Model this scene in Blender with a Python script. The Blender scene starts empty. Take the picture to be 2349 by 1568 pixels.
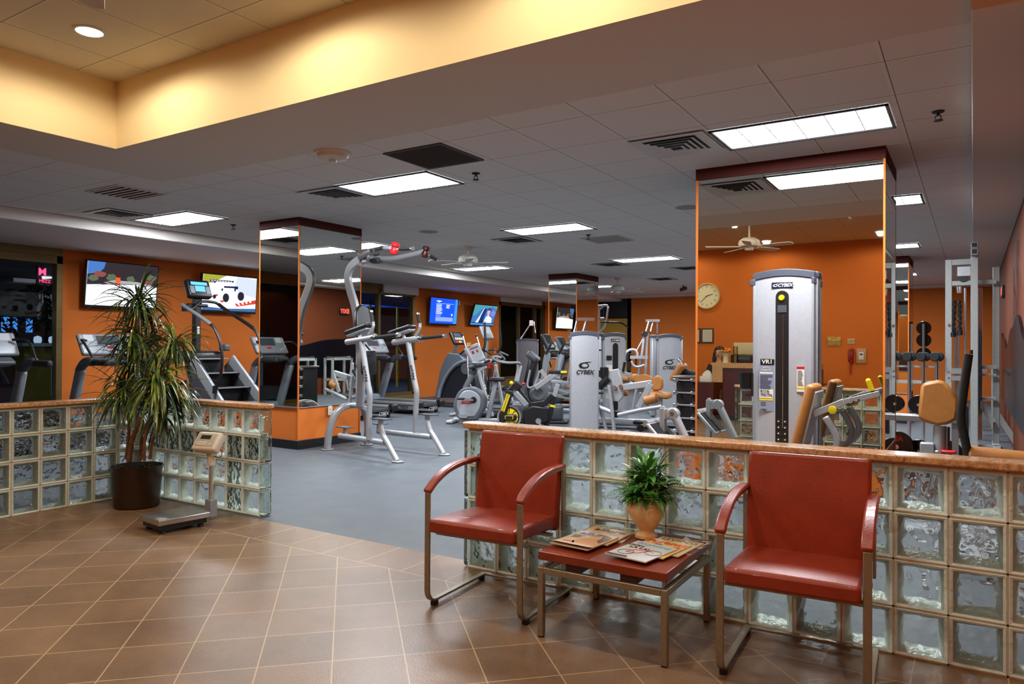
GP, DP, EXPO = 88, 52, 0.37
import bpy, bmesh, math, random
from mathutils import Vector as V, Matrix as MX
R = math.radians
random.seed(7)
SC = bpy.context.scene
COL = SC.collection

# ------------------------------------------------------------------ colour and materials
def S(r, g, b):
    f = lambda c: (c/255/12.92) if c/255 <= .04045 else ((c/255+.055)/1.055)**2.4
    return (f(r), f(g), f(b), 1)
MATS = {}
def M(name, col, rough=.5, metal=0, var=0, scale=20, bump=0, bscale=200, coat=0, emit=None, es=0, spec=.5, trans=0):
    if name in MATS: return MATS[name]
    m = bpy.data.materials.new(name); m.use_nodes = True
    nt = m.node_tree; b = nt.nodes['Principled BSDF']
    b.inputs['Base Color'].default_value = col
    b.inputs['Roughness'].default_value = rough; b.inputs['Metallic'].default_value = metal
    b.inputs['Coat Weight'].default_value = coat; b.inputs['Specular IOR Level'].default_value = spec
    if trans: b.inputs['Transmission Weight'].default_value = trans
    if emit:
        b.inputs['Emission Color'].default_value = emit; b.inputs['Emission Strength'].default_value = es
    if var or bump:
        tc = nt.nodes.new('ShaderNodeTexCoord')
    if var:
        n = nt.nodes.new('ShaderNodeTexNoise'); n.inputs['Scale'].default_value = scale; n.inputs['Detail'].default_value = 5
        nt.links.new(tc.outputs['Object'], n.inputs['Vector'])
        mr = nt.nodes.new('ShaderNodeMapRange'); mr.inputs[1].default_value = .3; mr.inputs[2].default_value = .7
        mr.inputs[3].default_value = 1-var; mr.inputs[4].default_value = 1+var
        nt.links.new(n.outputs['Fac'], mr.inputs[0])
        mx = nt.nodes.new('ShaderNodeMix'); mx.data_type = 'RGBA'; mx.blend_type = 'MULTIPLY'; mx.inputs[0].default_value = 1
        mx.inputs[6].default_value = col; nt.links.new(mr.outputs[0], mx.inputs[7])
        nt.links.new(mx.outputs[2], b.inputs['Base Color'])
    if bump:
        n2 = nt.nodes.new('ShaderNodeTexNoise'); n2.inputs['Scale'].default_value = bscale; n2.inputs['Detail'].default_value = 3
        nt.links.new(tc.outputs['Object'], n2.inputs['Vector'])
        bp = nt.nodes.new('ShaderNodeBump'); bp.inputs['Strength'].default_value = bump; bp.inputs['Distance'].default_value = .01
        nt.links.new(n2.outputs['Fac'], bp.inputs['Height']); nt.links.new(bp.outputs[0], b.inputs['Normal'])
    MATS[name] = m
    return m
def NM(name):
    m = bpy.data.materials.new(name); m.use_nodes = True; MATS[name] = m
    nt = m.node_tree; nt.nodes.clear()
    return m, nt, nt.nodes.new('ShaderNodeOutputMaterial')
def EM(name, col, s):
    if name in MATS: return MATS[name]
    m, nt, o = NM(name); e = nt.nodes.new('ShaderNodeEmission')
    e.inputs[0].default_value = col; e.inputs[1].default_value = s; nt.links.new(e.outputs[0], o.inputs[0])
    return m
class G:                                                     # small node-graph helper
    def __init__(s, nt): s.nt = nt
    def n(s, t, **k):
        q = s.nt.nodes.new(t)
        for a, v in k.items(): setattr(q, a, v)
        return q
    def l(s, a, b): s.nt.links.new(a, b)
    def math(s, op, a, b=None, c=None):
        q = s.n('ShaderNodeMath', operation=op)
        for i, v in enumerate((a, b, c)):
            if v is None: continue
            if isinstance(v, (int, float)): q.inputs[i].default_value = v
            else: s.l(v, q.inputs[i])
        return q.outputs[0]
    def mix(s, f, a, b, bt='MIX'):
        q = s.n('ShaderNodeMix', data_type='RGBA', blend_type=bt)
        for i, v in ((0, f), (6, a), (7, b)):
            if isinstance(v, (int, float)): q.inputs[i].default_value = v
            elif isinstance(v, tuple): q.inputs[i].default_value = v
            else: s.l(v, q.inputs[i])
        return q.outputs[2]
    def xyz(s, src='Object'):
        t = s.n('ShaderNodeTexCoord'); x = s.n('ShaderNodeSeparateXYZ'); s.l(t.outputs[src], x.inputs[0])
        return t.outputs[src], x.outputs
    def noise(s, vec, sc, det=4, rough=.5):
        q = s.n('ShaderNodeTexNoise'); q.inputs['Scale'].default_value = sc; q.inputs['Detail'].default_value = det
        q.inputs['Roughness'].default_value = rough
        s.l(vec, q.inputs['Vector']); return q.outputs['Fac']
    def line(s, coord, pitch, phase, w):                      # 1 on a grid line of width w
        a = s.math('SUBTRACT', coord, phase); a = s.math('DIVIDE', a, pitch); a = s.math('FRACT', a)
        a = s.math('SUBTRACT', a, .5); a = s.math('ABSOLUTE', a); a = s.math('SUBTRACT', .5, a)
        a = s.math('MULTIPLY', a, pitch); return s.math('LESS_THAN', a, w/2)
def principled(name):
    m, nt, o = NM(name); g = G(nt); b = g.n('ShaderNodeBsdfPrincipled'); g.l(b.outputs[0], o.inputs[0])
    return m, g, b
def bump(g, b, h, st, d=.01):
    q = g.n('ShaderNodeBump'); q.inputs['Strength'].default_value = st; q.inputs['Distance'].default_value = d
    g.l(h, q.inputs['Height']); g.l(q.outputs[0], b.inputs['Normal'])

def m_ceiling(name, px, ox, py, oy, col):
    m, g, b = principled(name); v, x = g.xyz()
    bar = g.math('MAXIMUM', g.line(x[0], px, ox, .024), g.line(x[1], py, oy, .024))
    edge = g.math('MAXIMUM', g.line(x[0], px, ox+.012, .006), g.line(x[1], py, oy-.012, .006))  # thin dark line paints the shadow along one side of each bar
    n = g.noise(v, 260, 3); sp = g.math('GREATER_THAN', n, .62)
    c = g.mix(g.math('MULTIPLY', sp, .35), col, tuple(k*.55 for k in col[:3])+(1,))
    c = g.mix(bar, c, tuple(min(1, k*1.04) for k in col[:3])+(1,))
    c = g.mix(g.math('MULTIPLY', edge, .8), c, (.05, .048, .045, 1))
    g.l(c, b.inputs['Base Color']); b.inputs['Roughness'].default_value = .9; b.inputs['Specular IOR Level'].default_value = .1
    bump(g, b, g.noise(v, 300, 3), .25, .004)
    return m
def m_tile():
    m, g, b = principled('brown_floor_tile'); v, x = g.xyz()
    u = g.math('MULTIPLY', g.math('ADD', x[0], x[1]), .70711); w = g.math('MULTIPLY', g.math('SUBTRACT', x[1], x[0]), .70711)
    dia = g.math('MAXIMUM', g.line(u, .2965, -1.99, .0055), g.line(w, .3235, .502, .0055))
    # straight border course along the two glass walls
    inb = g.math('MAXIMUM', g.math('GREATER_THAN', x[1], -.262), g.math('LESS_THAN', x[0], -3.74))
    l1 = g.math('LESS_THAN', g.math('ABSOLUTE', g.math('ADD', x[1], .262)), .003)
    l2 = g.math('LESS_THAN', g.math('ABSOLUTE', g.math('ADD', x[0], 3.74)), .003)
    jb = g.mix(g.math('GREATER_THAN', x[1], -.262), g.line(x[1], .326, -.262, .0055), g.line(x[0], .326, -2.09, .0055))
    grout = g.mix(inb, dia, jb)
    s = g.n('ShaderNodeSeparateColor'); g.l(grout, s.inputs[0])
    gr = g.math('MAXIMUM', s.outputs[0], g.math('MAXIMUM', l1, l2))
    # per tile tone
    cu = g.math('FLOOR', g.math('DIVIDE', g.math('ADD', u, 1.99), .2965)); cw = g.math('FLOOR', g.math('DIVIDE', g.math('SUBTRACT', w, .502), .3235))
    cv = g.n('ShaderNodeCombineXYZ'); g.l(cu, cv.inputs[0]); g.l(cw, cv.inputs[1])
    wn = g.n('ShaderNodeTexWhiteNoise'); g.l(cv.outputs[0], wn.inputs['Vector'])
    n = g.noise(v, 3.5, 6, .6); n2 = g.noise(v, 55, 4)
    f = g.math('ADD', g.math('MULTIPLY', n, .6), g.math('ADD', g.math('MULTIPLY', n2, .3), g.math('MULTIPLY', wn.outputs[0], .18)))
    mr = g.n('ShaderNodeMapRange'); mr.inputs[1].default_value = .25; mr.inputs[2].default_value = .8; g.l(f, mr.inputs[0])
    c = g.mix(mr.outputs[0], S(98, 76, 56), S(146, 116, 88))
    c = g.mix(gr, c, S(186, 160, 124)); g.l(c, b.inputs['Base Color'])
    b.inputs['Roughness'].default_value = .36
    h = g.math('SUBTRACT', g.math('MULTIPLY', g.noise(v, 110, 3), .7), g.math('MULTIPLY', gr, 1.0)); bump(g, b, h, .35, .004)
    return m
def m_rubber():
    m, g, b = principled('speckled_grey_rubber'); v, x = g.xyz()
    n = g.noise(v, 5, 5); sp = g.noise(v, 700, 2)
    c = g.mix(n, S(74, 80, 87), S(94, 101, 108)); c = g.mix(g.math('MULTIPLY', g.math('GREATER_THAN', sp, .64), .5), c, S(120, 125, 130))
    seam = g.math('MAXIMUM', g.line(x[0], 1.22, .3, .004), g.line(x[1], 7.6, .12, .004))
    c = g.mix(g.math('MULTIPLY', seam, .5), c, S(50, 54, 58)); g.l(c, b.inputs['Base Color'])
    b.inputs['Roughness'].default_value = .55; b.inputs['Specular IOR Level'].default_value = .35
    bump(g, b, g.noise(v, 420, 3), .2, .003)
    return m
def m_granite():
    m, g, b = principled('speckled_tan_granite'); v, x = g.xyz()
    n = g.noise(v, 45, 6, .7); n2 = g.noise(v, 150, 3); n3 = g.noise(v, 18, 4)
    r = g.n('ShaderNodeValToRGB'); r.color_ramp.elements[0].position = .3; r.color_ramp.elements[0].color = S(95, 62, 38)
    r.color_ramp.elements[1].position = .62; r.color_ramp.elements[1].color = S(214, 176, 130)
    e = r.color_ramp.elements.new(.45); e.color = S(186, 138, 92)
    g.l(n, r.inputs[0])
    c = g.mix(g.math('MULTIPLY', g.math('GREATER_THAN', n2, .63), .8), r.outputs[0], S(58, 42, 34))
    c = g.mix(g.math('MULTIPLY', n3, .35), c, S(205, 150, 110))
    g.l(c, b.inputs['Base Color']); b.inputs['Roughness'].default_value = .22; b.inputs['Coat Weight'].default_value = .3
    return m
def m_wall(name, col, var=.07):
    m, g, b = principled(name); v, x = g.xyz()
    n = g.noise(v, 2.2, 4); n2 = g.noise(v, 240, 3)
    c = g.mix(g.math('MULTIPLY', g.math('ADD', n, n2), .5), tuple(k*(1-var) for k in col[:3])+(1,), tuple(min(1, k*(1+var)) for k in col[:3])+(1,))
    g.l(c, b.inputs['Base Color']); b.inputs['Roughness'].default_value = .75; b.inputs['Specular IOR Level'].default_value = .25
    bump(g, b, n2, .25, .004)
    return m
def m_wavy():                                              # far pane of a glass block: refracting, rippled
    m, nt, o = NM('rippled_glass'); g = G(nt); v, x = g.xyz()
    r = g.n('ShaderNodeBsdfRefraction'); r.inputs['IOR'].default_value = 1.22; r.inputs['Roughness'].default_value = .02; r.inputs[0].default_value = (.93, .97, .95, 1)
    t = g.n('ShaderNodeBsdfTransparent'); t.inputs[0].default_value = (.9, .95, .92, 1); gl = g.n('ShaderNodeBsdfGlossy'); gl.inputs['Roughness'].default_value = .05
    q = g.n('ShaderNodeBump'); q.inputs['Strength'].default_value = 1; q.inputs['Distance'].default_value = .032
    g.l(g.noise(v, 21, 1.2), q.inputs['Height'])
    for k in (r, gl): g.l(q.outputs[0], k.inputs['Normal'])
    mx = g.n('ShaderNodeMixShader'); mx.inputs[0].default_value = .22; g.l(r.outputs[0], mx.inputs[1]); g.l(t.outputs[0], mx.inputs[2])
    m2 = g.n('ShaderNodeMixShader'); m2.inputs[0].default_value = .06; g.l(mx.outputs[0], m2.inputs[1]); g.l(gl.outputs[0], m2.inputs[2])
    g.l(m2.outputs[0], o.inputs[0]); return m
def m_pane(name, tint, wave, gloss):                       # thin clear pane
    m, nt, o = NM(name); g = G(nt); v, x = g.xyz()
    t = g.n('ShaderNodeBsdfTransparent'); t.inputs[0].default_value = tint
    gl = g.n('ShaderNodeBsdfGlossy'); gl.inputs['Roughness'].default_value = .02
    f = g.n('ShaderNodeFresnel'); f.inputs['IOR'].default_value = gloss
    if wave:
        q = g.n('ShaderNodeBump'); q.inputs['Strength'].default_value = wave; q.inputs['Distance'].default_value = .02
        g.l(g.noise(v, 26, 2), q.inputs['Height']); g.l(q.outputs[0], gl.inputs['Normal'])
    mx = g.n('ShaderNodeMixShader'); g.l(f.outputs[0], mx.inputs[0]); g.l(t.outputs[0], mx.inputs[1]); g.l(gl.outputs[0], mx.inputs[2])
    g.l(mx.outputs[0], o.inputs[0]); return m
def m_blockedge():
    m, g, b = principled('frosted_green_glass_edge'); v, x = g.xyz()
    n = g.noise(v, 38, 3); c = g.mix(n, S(206, 230, 216), S(246, 252, 247)); g.l(c, b.inputs['Base Color'])
    b.inputs['Roughness'].default_value = .18; b.inputs['Coat Weight'].default_value = .4
    b.inputs['Subsurface Weight'].default_value = 0
    bump(g, b, g.noise(v, 45, 2), .5, .015)
    return m

orange = m_wall('burnt_orange_paint', S(210, 112, 42))
cream = m_wall('cream_paint', S(230, 208, 160), .02)
soffit_m = m_wall('grey_beige_paint', S(222, 212, 200), .02)
white_trim = m_wall('white_painted_bulkhead', S(226, 221, 216), .02)
maroon = m_wall('maroon_band', S(72, 26, 18))
blk_base = M('black_rubber_base', S(14, 14, 16), .45)
mirror = M('mirror_glass', (.80, .84, .80, 1), .012, 1)
bronze = M('bronze_anodised_frame', S(110, 90, 52), .42, .55, .12, 12)
olive = m_wall('olive_sill', S(112, 92, 48))
rubber = m_rubber(); tile = m_tile(); granite = m_granite()
gc = m_ceiling('grey_ceiling_tile', .62, -.885, .645, 1.73, S(236, 231, 224))
rc = m_ceiling('warm_ceiling_tile', .725, -3.5, .72, -.49, S(214, 204, 184))
wavy = m_wavy(); clearp = m_pane('clear_block_face', (.97, .99, .98, 1), .5, 1.3); winglass = m_pane('window_glass', (.9, .93, .93, 1), 0, 1.22)
blockedge = m_blockedge()
def m_milky():
    m, g, b = principled('milky_green_glass_wall'); v, x = g.xyz(); o = [n for n in g.nt.nodes if n.type == 'OUTPUT_MATERIAL'][0]
    c = g.mix(g.noise(v, 40, 3), S(226, 246, 236), S(252, 255, 253)); g.l(c, b.inputs['Base Color']); b.inputs['Roughness'].default_value = .15
    t = g.n('ShaderNodeBsdfTranslucent'); g.l(c, t.inputs[0]); mx = g.n('ShaderNodeMixShader'); mx.inputs[0].default_value = .35
    g.l(b.outputs[0], mx.inputs[1]); g.l(t.outputs[0], mx.inputs[2]); g.l(mx.outputs[0], o.inputs[0]); bump(g, b, g.noise(v, 45, 2), .5, .015)
    return m
milky = m_milky()
mortar = m_wall('sand_mortar', S(206, 186, 152), .06)
alu = M('satin_aluminium', S(176, 180, 184), .38, .75, .05, 30)
silver = M('silver_metallic_paint', S(172, 174, 178), .36, .35, .05, 40, .03, 600)
grey = M('light_grey_paint', S(150, 154, 160), .42, .2, .05, 25)
dgrey = M('dark_grey_plastic', S(66, 70, 76), .45, 0, .08, 30, .05, 500)
mgrey = M('mid_grey_plastic', S(104, 110, 116), .42, .1, .06, 30)
black = M('black_plastic', S(16, 16, 18), .42, 0, .1, 40, .05, 400)
blackrub = M('black_foam_grip', S(20, 20, 22), .7, 0, .15, 90, .2, 300)
blackvinyl = M('black_vinyl', S(26, 27, 30), .38, 0, .1, 30, .1, 260)
chrome = M('polished_chrome', (.72, .72, .74, 1), .2, 1)
red = M('red_plastic', S(190, 24, 26), .35, 0, .05, 20)
yellow = M('yellow_plastic', S(238, 208, 20), .4, 0, .05, 20)
tanv = M('tan_vinyl', S(176, 116, 56), .42, 0, .1, 18, .12, 220)
white = M('white_plastic', S(226, 222, 212), .45, 0, .03, 20)
offwhite = M('off_white_plastic', S(216, 206, 186), .45, 0, .03, 20)
leather = M('rust_red_leather', S(142, 48, 25), .36, 0, .12, 9, .12, 160, coat=.15)
frame_m = M('bronze_grey_steel', S(150, 140, 122), .34, .55, .08, 60, .04, 500)

# ------------------------------------------------------------------ mesh builder
def cr(pts, n=6, closed=False):                             # Catmull-Rom through points
    P = [V(p) for p in pts]; out = []; L = len(P)
    if L < 3: return P
    for i in range(L if closed else L-1):
        p0 = P[i-1] if (i or closed) else P[0]*2-P[1]; p1 = P[i]; p2 = P[(i+1) % L]
        p3 = P[(i+2) % L] if (closed or i+2 < L) else P[-1]*2-P[-2]
        for k in range(n):
            t = k/n
            out.append(.5*((2*p1)+(p2-p0)*t+(2*p0-5*p1+4*p2-p3)*t*t+(3*p1-p0-3*p2+p3)*t**3))
    if not closed: out.append(P[-1])
    return out
class B:
    def __init__(s): s.v = []; s.f = []; s.mi = []; s.m = 0
    def add(s, vs, fs):
        o = len(s.v); s.v += [V(q) for q in vs]
        for f in fs: s.f.append([o+i for i in f]); s.mi.append(s.m)
        return s
    def bx(s, x0, x1, y0, y1, z0, z1, m=None):
        vs = [V((x, y, z)) for z in (z0, z1) for y in (y0, y1) for x in (x0, x1)]
        if m is not None: vs = [m @ q for q in vs]
        return s.add(vs, [(0, 2, 3, 1), (4, 5, 7, 6), (0, 1, 5, 4), (2, 6, 7, 3), (0, 4, 6, 2), (1, 3, 7, 5)])
    def pad(s, lx, ly, lz, r, m=MX(), seg=3):                # rounded box centred at the origin of m
        bm = bmesh.new(); bmesh.ops.create_cube(bm, size=1); bmesh.ops.scale(bm, vec=(lx, ly, lz), verts=bm.verts)
        r = min(r, .49*min(lx, ly, lz))
        bmesh.ops.bevel(bm, geom=bm.edges[:], offset=r, segments=seg, profile=.5, affect='EDGES')
        bm.verts.index_update(); s.add([m @ q.co for q in bm.verts], [[q.index for q in f.verts] for f in bm.faces]); bm.free()
        return s
    def ring(s, c, a, b_, r, n):
        return [c+a*(math.cos(2*math.pi*k/n)*r)+b_*(math.sin(2*math.pi*k/n)*r) for k in range(n)]
    def tube(s, path, r=.02, n=12, closed=False, sq=None, up=None):
        """round tube (radius r or list) or, with sq=(w,h), a flat bar of that section"""
        P = [V(p) for p in path]; L = len(P); rs = r if isinstance(r, (list, tuple)) else [r]*L
        T = []
        for i in range(L):
            if closed: t = P[(i+1) % L]-P[i-1]
            elif i == 0: t = P[1]-P[0]
            elif i == L-1: t = P[-1]-P[-2]
            else: t = (P[i+1]-P[i]).normalized()+(P[i]-P[i-1]).normalized()
            T.append(t.normalized())
        u = V(up) if up else (V((0, 0, 1)) if abs(T[0].z) < .9 else V((0, 1, 0)))
        o = len(s.v); k = 4 if sq else n
        for i in range(L):
            if not up: pass
            a = (u-T[i]*u.dot(T[i]))
            if a.length < 1e-5: a = T[i].orthogonal()
            a.normalize(); b_ = T[i].cross(a)
            if not up: u = a
            if sq:
                w, h = sq; sc = rs[i]/.02 if isinstance(r, (list, tuple)) else 1
                mit = 1
                if 0 < i < L-1:
                    d = (P[i]-P[i-1]).normalized().dot(T[i]); mit = 1/max(.5, d)
                ring = []
                for ca, cb in ((-1, -1), (1, -1), (1, 1), (-1, 1)):
                    ring.append(P[i]+a*(ca*h/2*mit*sc)+b_*(cb*w/2*sc))
                s.v += ring
            else: s.v += s.ring(P[i], a, b_, rs[i], n)
        for i in range(L if closed else L-1):
            j = (i+1) % L
            for q in range(k):
                s.f.append([o+i*k+q, o+i*k+(q+1) % k, o+j*k+(q+1) % k, o+j*k+q]); s.mi.append(s.m)
        if not closed:
            s.f.append([o+q for q in range(k)][::-1]); s.mi.append(s.m)
            s.f.append([o+(L-1)*k+q for q in range(k)]); s.mi.append(s.m)
        return s
    def cyl(s, p0, p1, r, r1=None, n=20): return s.tube([p0, p1], [r, r if r1 is None else r1], n)
    def lathe(s, prof, c=(0, 0, 0), n=28, m=None, sx=1, sy=1):
        o = len(s.v); c = V(c)
        for r, z in prof:
            for k in range(n):
                a = 2*math.pi*k/n; q = V((math.cos(a)*r*sx, math.sin(a)*r*sy, z))
                s.v.append((m @ q if m is not None else q)+c)
        for i in range(len(prof)-1):
            for k in range(n):
                s.f.append([o+i*n+k, o+i*n+(k+1) % n, o+(i+1)*n+(k+1) % n, o+(i+1)*n+k]); s.mi.append(s.m)
        big = max(r for r, z in prof)*.4
        if prof[0][0] < big: s.f.append([o+k for k in range(n)][::-1]); s.mi.append(s.m)
        if prof[-1][0] < big: s.f.append([o+(len(prof)-1)*n+k for k in range(n)]); s.mi.append(s.m)
        return s
    def ball(s, c, r, n=14, sc=(1, 1, 1)):
        pr = [(max(1e-4, math.sin(math.pi*i/n))*r, -math.cos(math.pi*i/n)*r*sc[2]) for i in range(n+1)]
        return s.lathe(pr, c, n*2, None, sc[0], sc[1])
    def prism(s, pts, ax, d0, d1):
        """extrude a 2-D outline; ax = 'y': pts are (x,z); 'x': (y,z); 'z': (x,y)"""
        def q(p, d): return {'y': (p[0], d, p[1]), 'x': (d, p[0], p[1]), 'z': (p[0], p[1], d)}[ax]
        n = len(pts); vs = [q(p, d0) for p in pts]+[q(p, d1) for p in pts]
        return s.add(vs, [list(range(n)), list(range(2*n-1, n-1, -1))]+[(i, i+n, (i+1) % n+n, (i+1) % n) for i in range(n)])
    def build(s, name, mats, parent=None, bev=0, smooth=38, loc=None, rz=0):
        me = bpy.data.meshes.new(name); me.from_pydata([tuple(q) for q in s.v], [], s.f)
        for m in (mats if isinstance(mats, (list, tuple)) else [mats]): me.materials.append(m)
        me.polygons.foreach_set('material_index', s.mi)
        bm = bmesh.new(); bm.from_mesh(me); bmesh.ops.recalc_face_normals(bm, faces=bm.faces); bm.to_mesh(me); bm.free()
        me.update()
        if smooth:
            me.polygons.foreach_set('use_smooth', [True]*len(me.polygons)); me.set_sharp_from_angle(angle=R(smooth))
        o = bpy.data.objects.new(name, me); COL.objects.link(o)
        if parent: o.parent = parent
        if loc: o.location = loc
        if rz: o.rotation_euler.z = rz
        if bev:
            b = o.modifiers.new('bevel', 'BEVEL'); b.width = bev; b.segments = 2; b.limit_method = 'ANGLE'; b.angle_limit = R(40)
        return o
def tag(o, label=None, cat=None, group=None, kind=None):
    for k, v in (('label', label), ('category', cat), ('group', group), ('kind', kind)):
        if v: o[k] = v
    return o
def E(name, label, cat, loc=(0, 0, 0), rz=0, group=None):
    o = bpy.data.objects.new(name, None); COL.objects.link(o); o.empty_display_size = .1
    o.location = loc; o.rotation_euler.z = rz
    return tag(o, label, cat, group)
def dup(root, loc, rz, label, group=None):
    kids = {}
    for q in COL.objects:
        if q.parent: kids.setdefault(q.parent.name, []).append(q)
    def cp(o, par):
        c = o.copy(); COL.objects.link(c)
        if par: c.parent = par
        for k in kids.get(o.name, []): cp(k, c)
        return c
    r = cp(root, None); r.location = loc; r.rotation_euler.z = rz
    r['label'] = label
    if group: r['group'] = group
    return r
def st(name, b, m, parent=None, **k): return tag(b.build(name, m, parent, **k), kind='structure')
def text(name, body, size, mat, parent=None, m=MX(), shear=0, ext=.0006, align='CENTER', sx=1, bold=0, spacing=1):
    """real lettering as a thin mesh; m maps the text plane (x right, y up, z out) into the parent's space"""
    c = bpy.data.curves.new(name, 'FONT'); c.body = body; c.size = size; c.extrude = ext; c.shear = shear; c.align_x = align; c.align_y = 'CENTER'
    c.offset = bold; c.resolution_u = 3; c.space_character = spacing
    t = bpy.data.objects.new(name+'_src', c); COL.objects.link(t)
    me = bpy.data.meshes.new_from_object(t.evaluated_get(bpy.context.evaluated_depsgraph_get()))
    bpy.data.objects.remove(t); bpy.data.curves.remove(c)
    me.transform(m @ MX.Scale(sx, 4, (1, 0, 0))); me.materials.clear(); me.materials.append(mat); me.name = name
    o = bpy.data.objects.new(name, me); COL.objects.link(o)
    if parent: o.parent = parent
    return o
def T(x, y, z, rx=0, ry=0, rz=0):
    return MX.Translation((x, y, z)) @ MX.Rotation(R(rz), 4, 'Z') @ MX.Rotation(R(ry), 4, 'Y') @ MX.Rotation(R(rx), 4, 'X')

# ------------------------------------------------------------------ camera
CP = V((2.0283, -3.507, 1.3081)); YAW, PIT, ROL, FP = .5640, .0061, .0050, 1672.0
fw = V((-math.sin(YAW)*math.cos(PIT), math.cos(YAW)*math.cos(PIT), math.sin(PIT))); rt = V((math.cos(YAW), math.sin(YAW), 0)); upv = rt.cross(fw)
r2 = rt*math.cos(ROL)+upv*math.sin(ROL); u2 = -rt*math.sin(ROL)+upv*math.cos(ROL)
cd = bpy.data.cameras.new('camera'); cam = bpy.data.objects.new('camera', cd); COL.objects.link(cam)
mw = MX((r2, u2, -fw)).transposed().to_4x4(); mw.translation = CP; cam.matrix_world = mw
cd.sensor_width = 36; cd.lens = 36*FP/2349; cd.clip_start = .05; cd.clip_end = 200
SC.camera = cam
class Fr:
    """a machine's own frame: turns a measured image point into a point on one of the machine's own planes"""
    def __init__(s, x, y, deg, z=0): s.o = V((x, y, z)); s.a = R(deg)
    def _loc(s, px, py):
        d = fw+r2*((px-1174.5)/FP)-u2*((py-784)/FP); m = MX.Rotation(-s.a, 3, 'Z')
        return m @ (CP-s.o), m @ d
    def p(s, px, py, yo=0):
        c, d = s._loc(px, py); return c+d*((yo-c.y)/d.y)
    def q(s, px, py, xo=0):
        c, d = s._loc(px, py); return c+d*((xo-c.x)/d.x)
    def zf(s, px, py, zo=0):
        c, d = s._loc(px, py); return c+d*((zo-c.z)/d.z)
    def P(s, pts, yo=0): return [s.p(a, b, yo) for a, b in pts]
    def Q(s, pts, xo=0): return [s.q(a, b, xo) for a, b in pts]
    def E(s, name, label, cat, group=None): return E(name, label, cat, tuple(s.o), s.a, group)
W0 = Fr(0, 0, 0)
# ------------------------------------------------------------------ the setting
H, HR, XW, XR, YB, YL = 2.923, 3.468, -9.857, 2.47, 18.2, -6.04
st('floor_lobby', B().bx(-4.15, 4.6, YL, .12, -.1, 0), tile)
st('floor_gym', B().bx(XW-.1, -4.15, YL, YB, -.1, .0).bx(-4.15, XR+.1, .12, YB+1.5, -.1, .0).bx(XW-.1, -4.15, YB, YB+1.5, -.1, 0), rubber)
b = B(); b.bx(XW, XR, .74, YB+1.4, H, H+.12); b.bx(XW, -4.77, YL, .74, H, H+.12)
st('ceiling_gym', b, gc)
b = B(); b.bx(-4.77, -3.956, YL, .74, H-.003, H+.12); b.bx(-3.956, 4.6, -.18, .74, H-.003, H+.12)
st('ceiling_border', b, soffit_m)
b = B(); b.bx(-3.956, 4.6, -.184, -.10, H-.002, HR+.1); b.bx(-4.05, -3.952, YL, -.1, H-.002, HR+.1)
st('wall_recess', b, cream)
st('ceiling_recess', B().bx(-3.956, 4.6, YL, -.18, HR, HR+.1), rc)
st('wall_lobby_back', B().bx(XW, 4.6, YL-.12, YL, 0, HR+.1), orange)
st('wall_lobby_right', B().bx(4.6, 4.7, YL, .4, 0, HR+.1).bx(XR, 4.6, .3, .42, 0, H), orange)
# window wall: piers, lintel, sill
b = B(); th = .2
for y0, y1 in ((YL, -4.5), (2.289, 5.95), (10.70, 14.56), (17.3, YB+1.4)): b.bx(XW-th, XW, y0, y1, 0, H)
st('wall_windows', b, orange)
st('trim_window_sill', B().bx(XW-th, XW+.02, 14.56, 17.3, 0, .33).bx(XW-th, XW+.02, -4.5, 2.289, 0, .12).bx(XW-th, XW+.02, 5.95, 10.7, 0, .1), olive)
b = B()
for y0, y1 in ((-4.5, 2.289), (5.95, 10.70), (14.56, 17.3)): b.bx(XW-th, XW, y0, y1, 2.66, H)
st('trim_window_head', b, bronze)
# bulkhead along the window wall and the far wall
st('trim_bulkhead', B().bx(XW, -7.56, YL, YB+1.4, 2.775, H).bx(-7.56, XR, YB-.5, YB+1.4, 2.86, H), white_trim, bev=.012)
# far wall with a door recess
st('wall_far', B().bx(-7.33, XR, YB, YB+.15, 0, H).bx(XW, -8.47, YB, YB+.15, 0, H).bx(XW, -7.2, YB+1.2, YB+1.35, 0, H).bx(-7.33, -7.2, YB, YB+1.3, 0, H), orange)
d1 = st('door_1', B().bx(-8.47, -7.34, YB+.1, YB+.15, 0, 2.23), M('mustard_door_paint', S(176, 136, 40), .5, 0, .06, 5), bev=.004)
B().ball((-7.98, YB+.05, 1.02), .035, 8).cyl((-7.98, YB+.1, 1.02), (-7.98, YB+.05, 1.02), .015).build('door_handle', M('brass', S(190, 150, 70), .3, .9), d1)
st('trim_door_header', B().bx(-8.47, -7.34, YB+.06, YB+.14, 2.25, H), blk_base)
# right wall with dark wavy panel and mirror
st('wall_right', B().bx(XR, XR+.12, .42, YB, 0, H), m_wall('vignette_dark_orange', S(104, 48, 20)))  # orange wall colour darkened to imitate vignette shade on this side
st('trim_soffit_right', B().bx(2.02, XR, .42, YB-.5, 2.85, H), soffit_m, bev=.006)
top = [(1.2, 1.62)]
for i in range(0, 81):
    y = 1.2+i*.13; top.append((y, 1.50+.16*math.sin(y*1.15)+.05*math.sin(y*3.1+1)))
st('trim_wavy_panel', B().prism(top+[(top[-1][0], .47), (1.2, .47)], 'x', XR-.03, XR), M('navy_black_panel', S(10, 11, 20), .3, 0, spec=.2))
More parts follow.
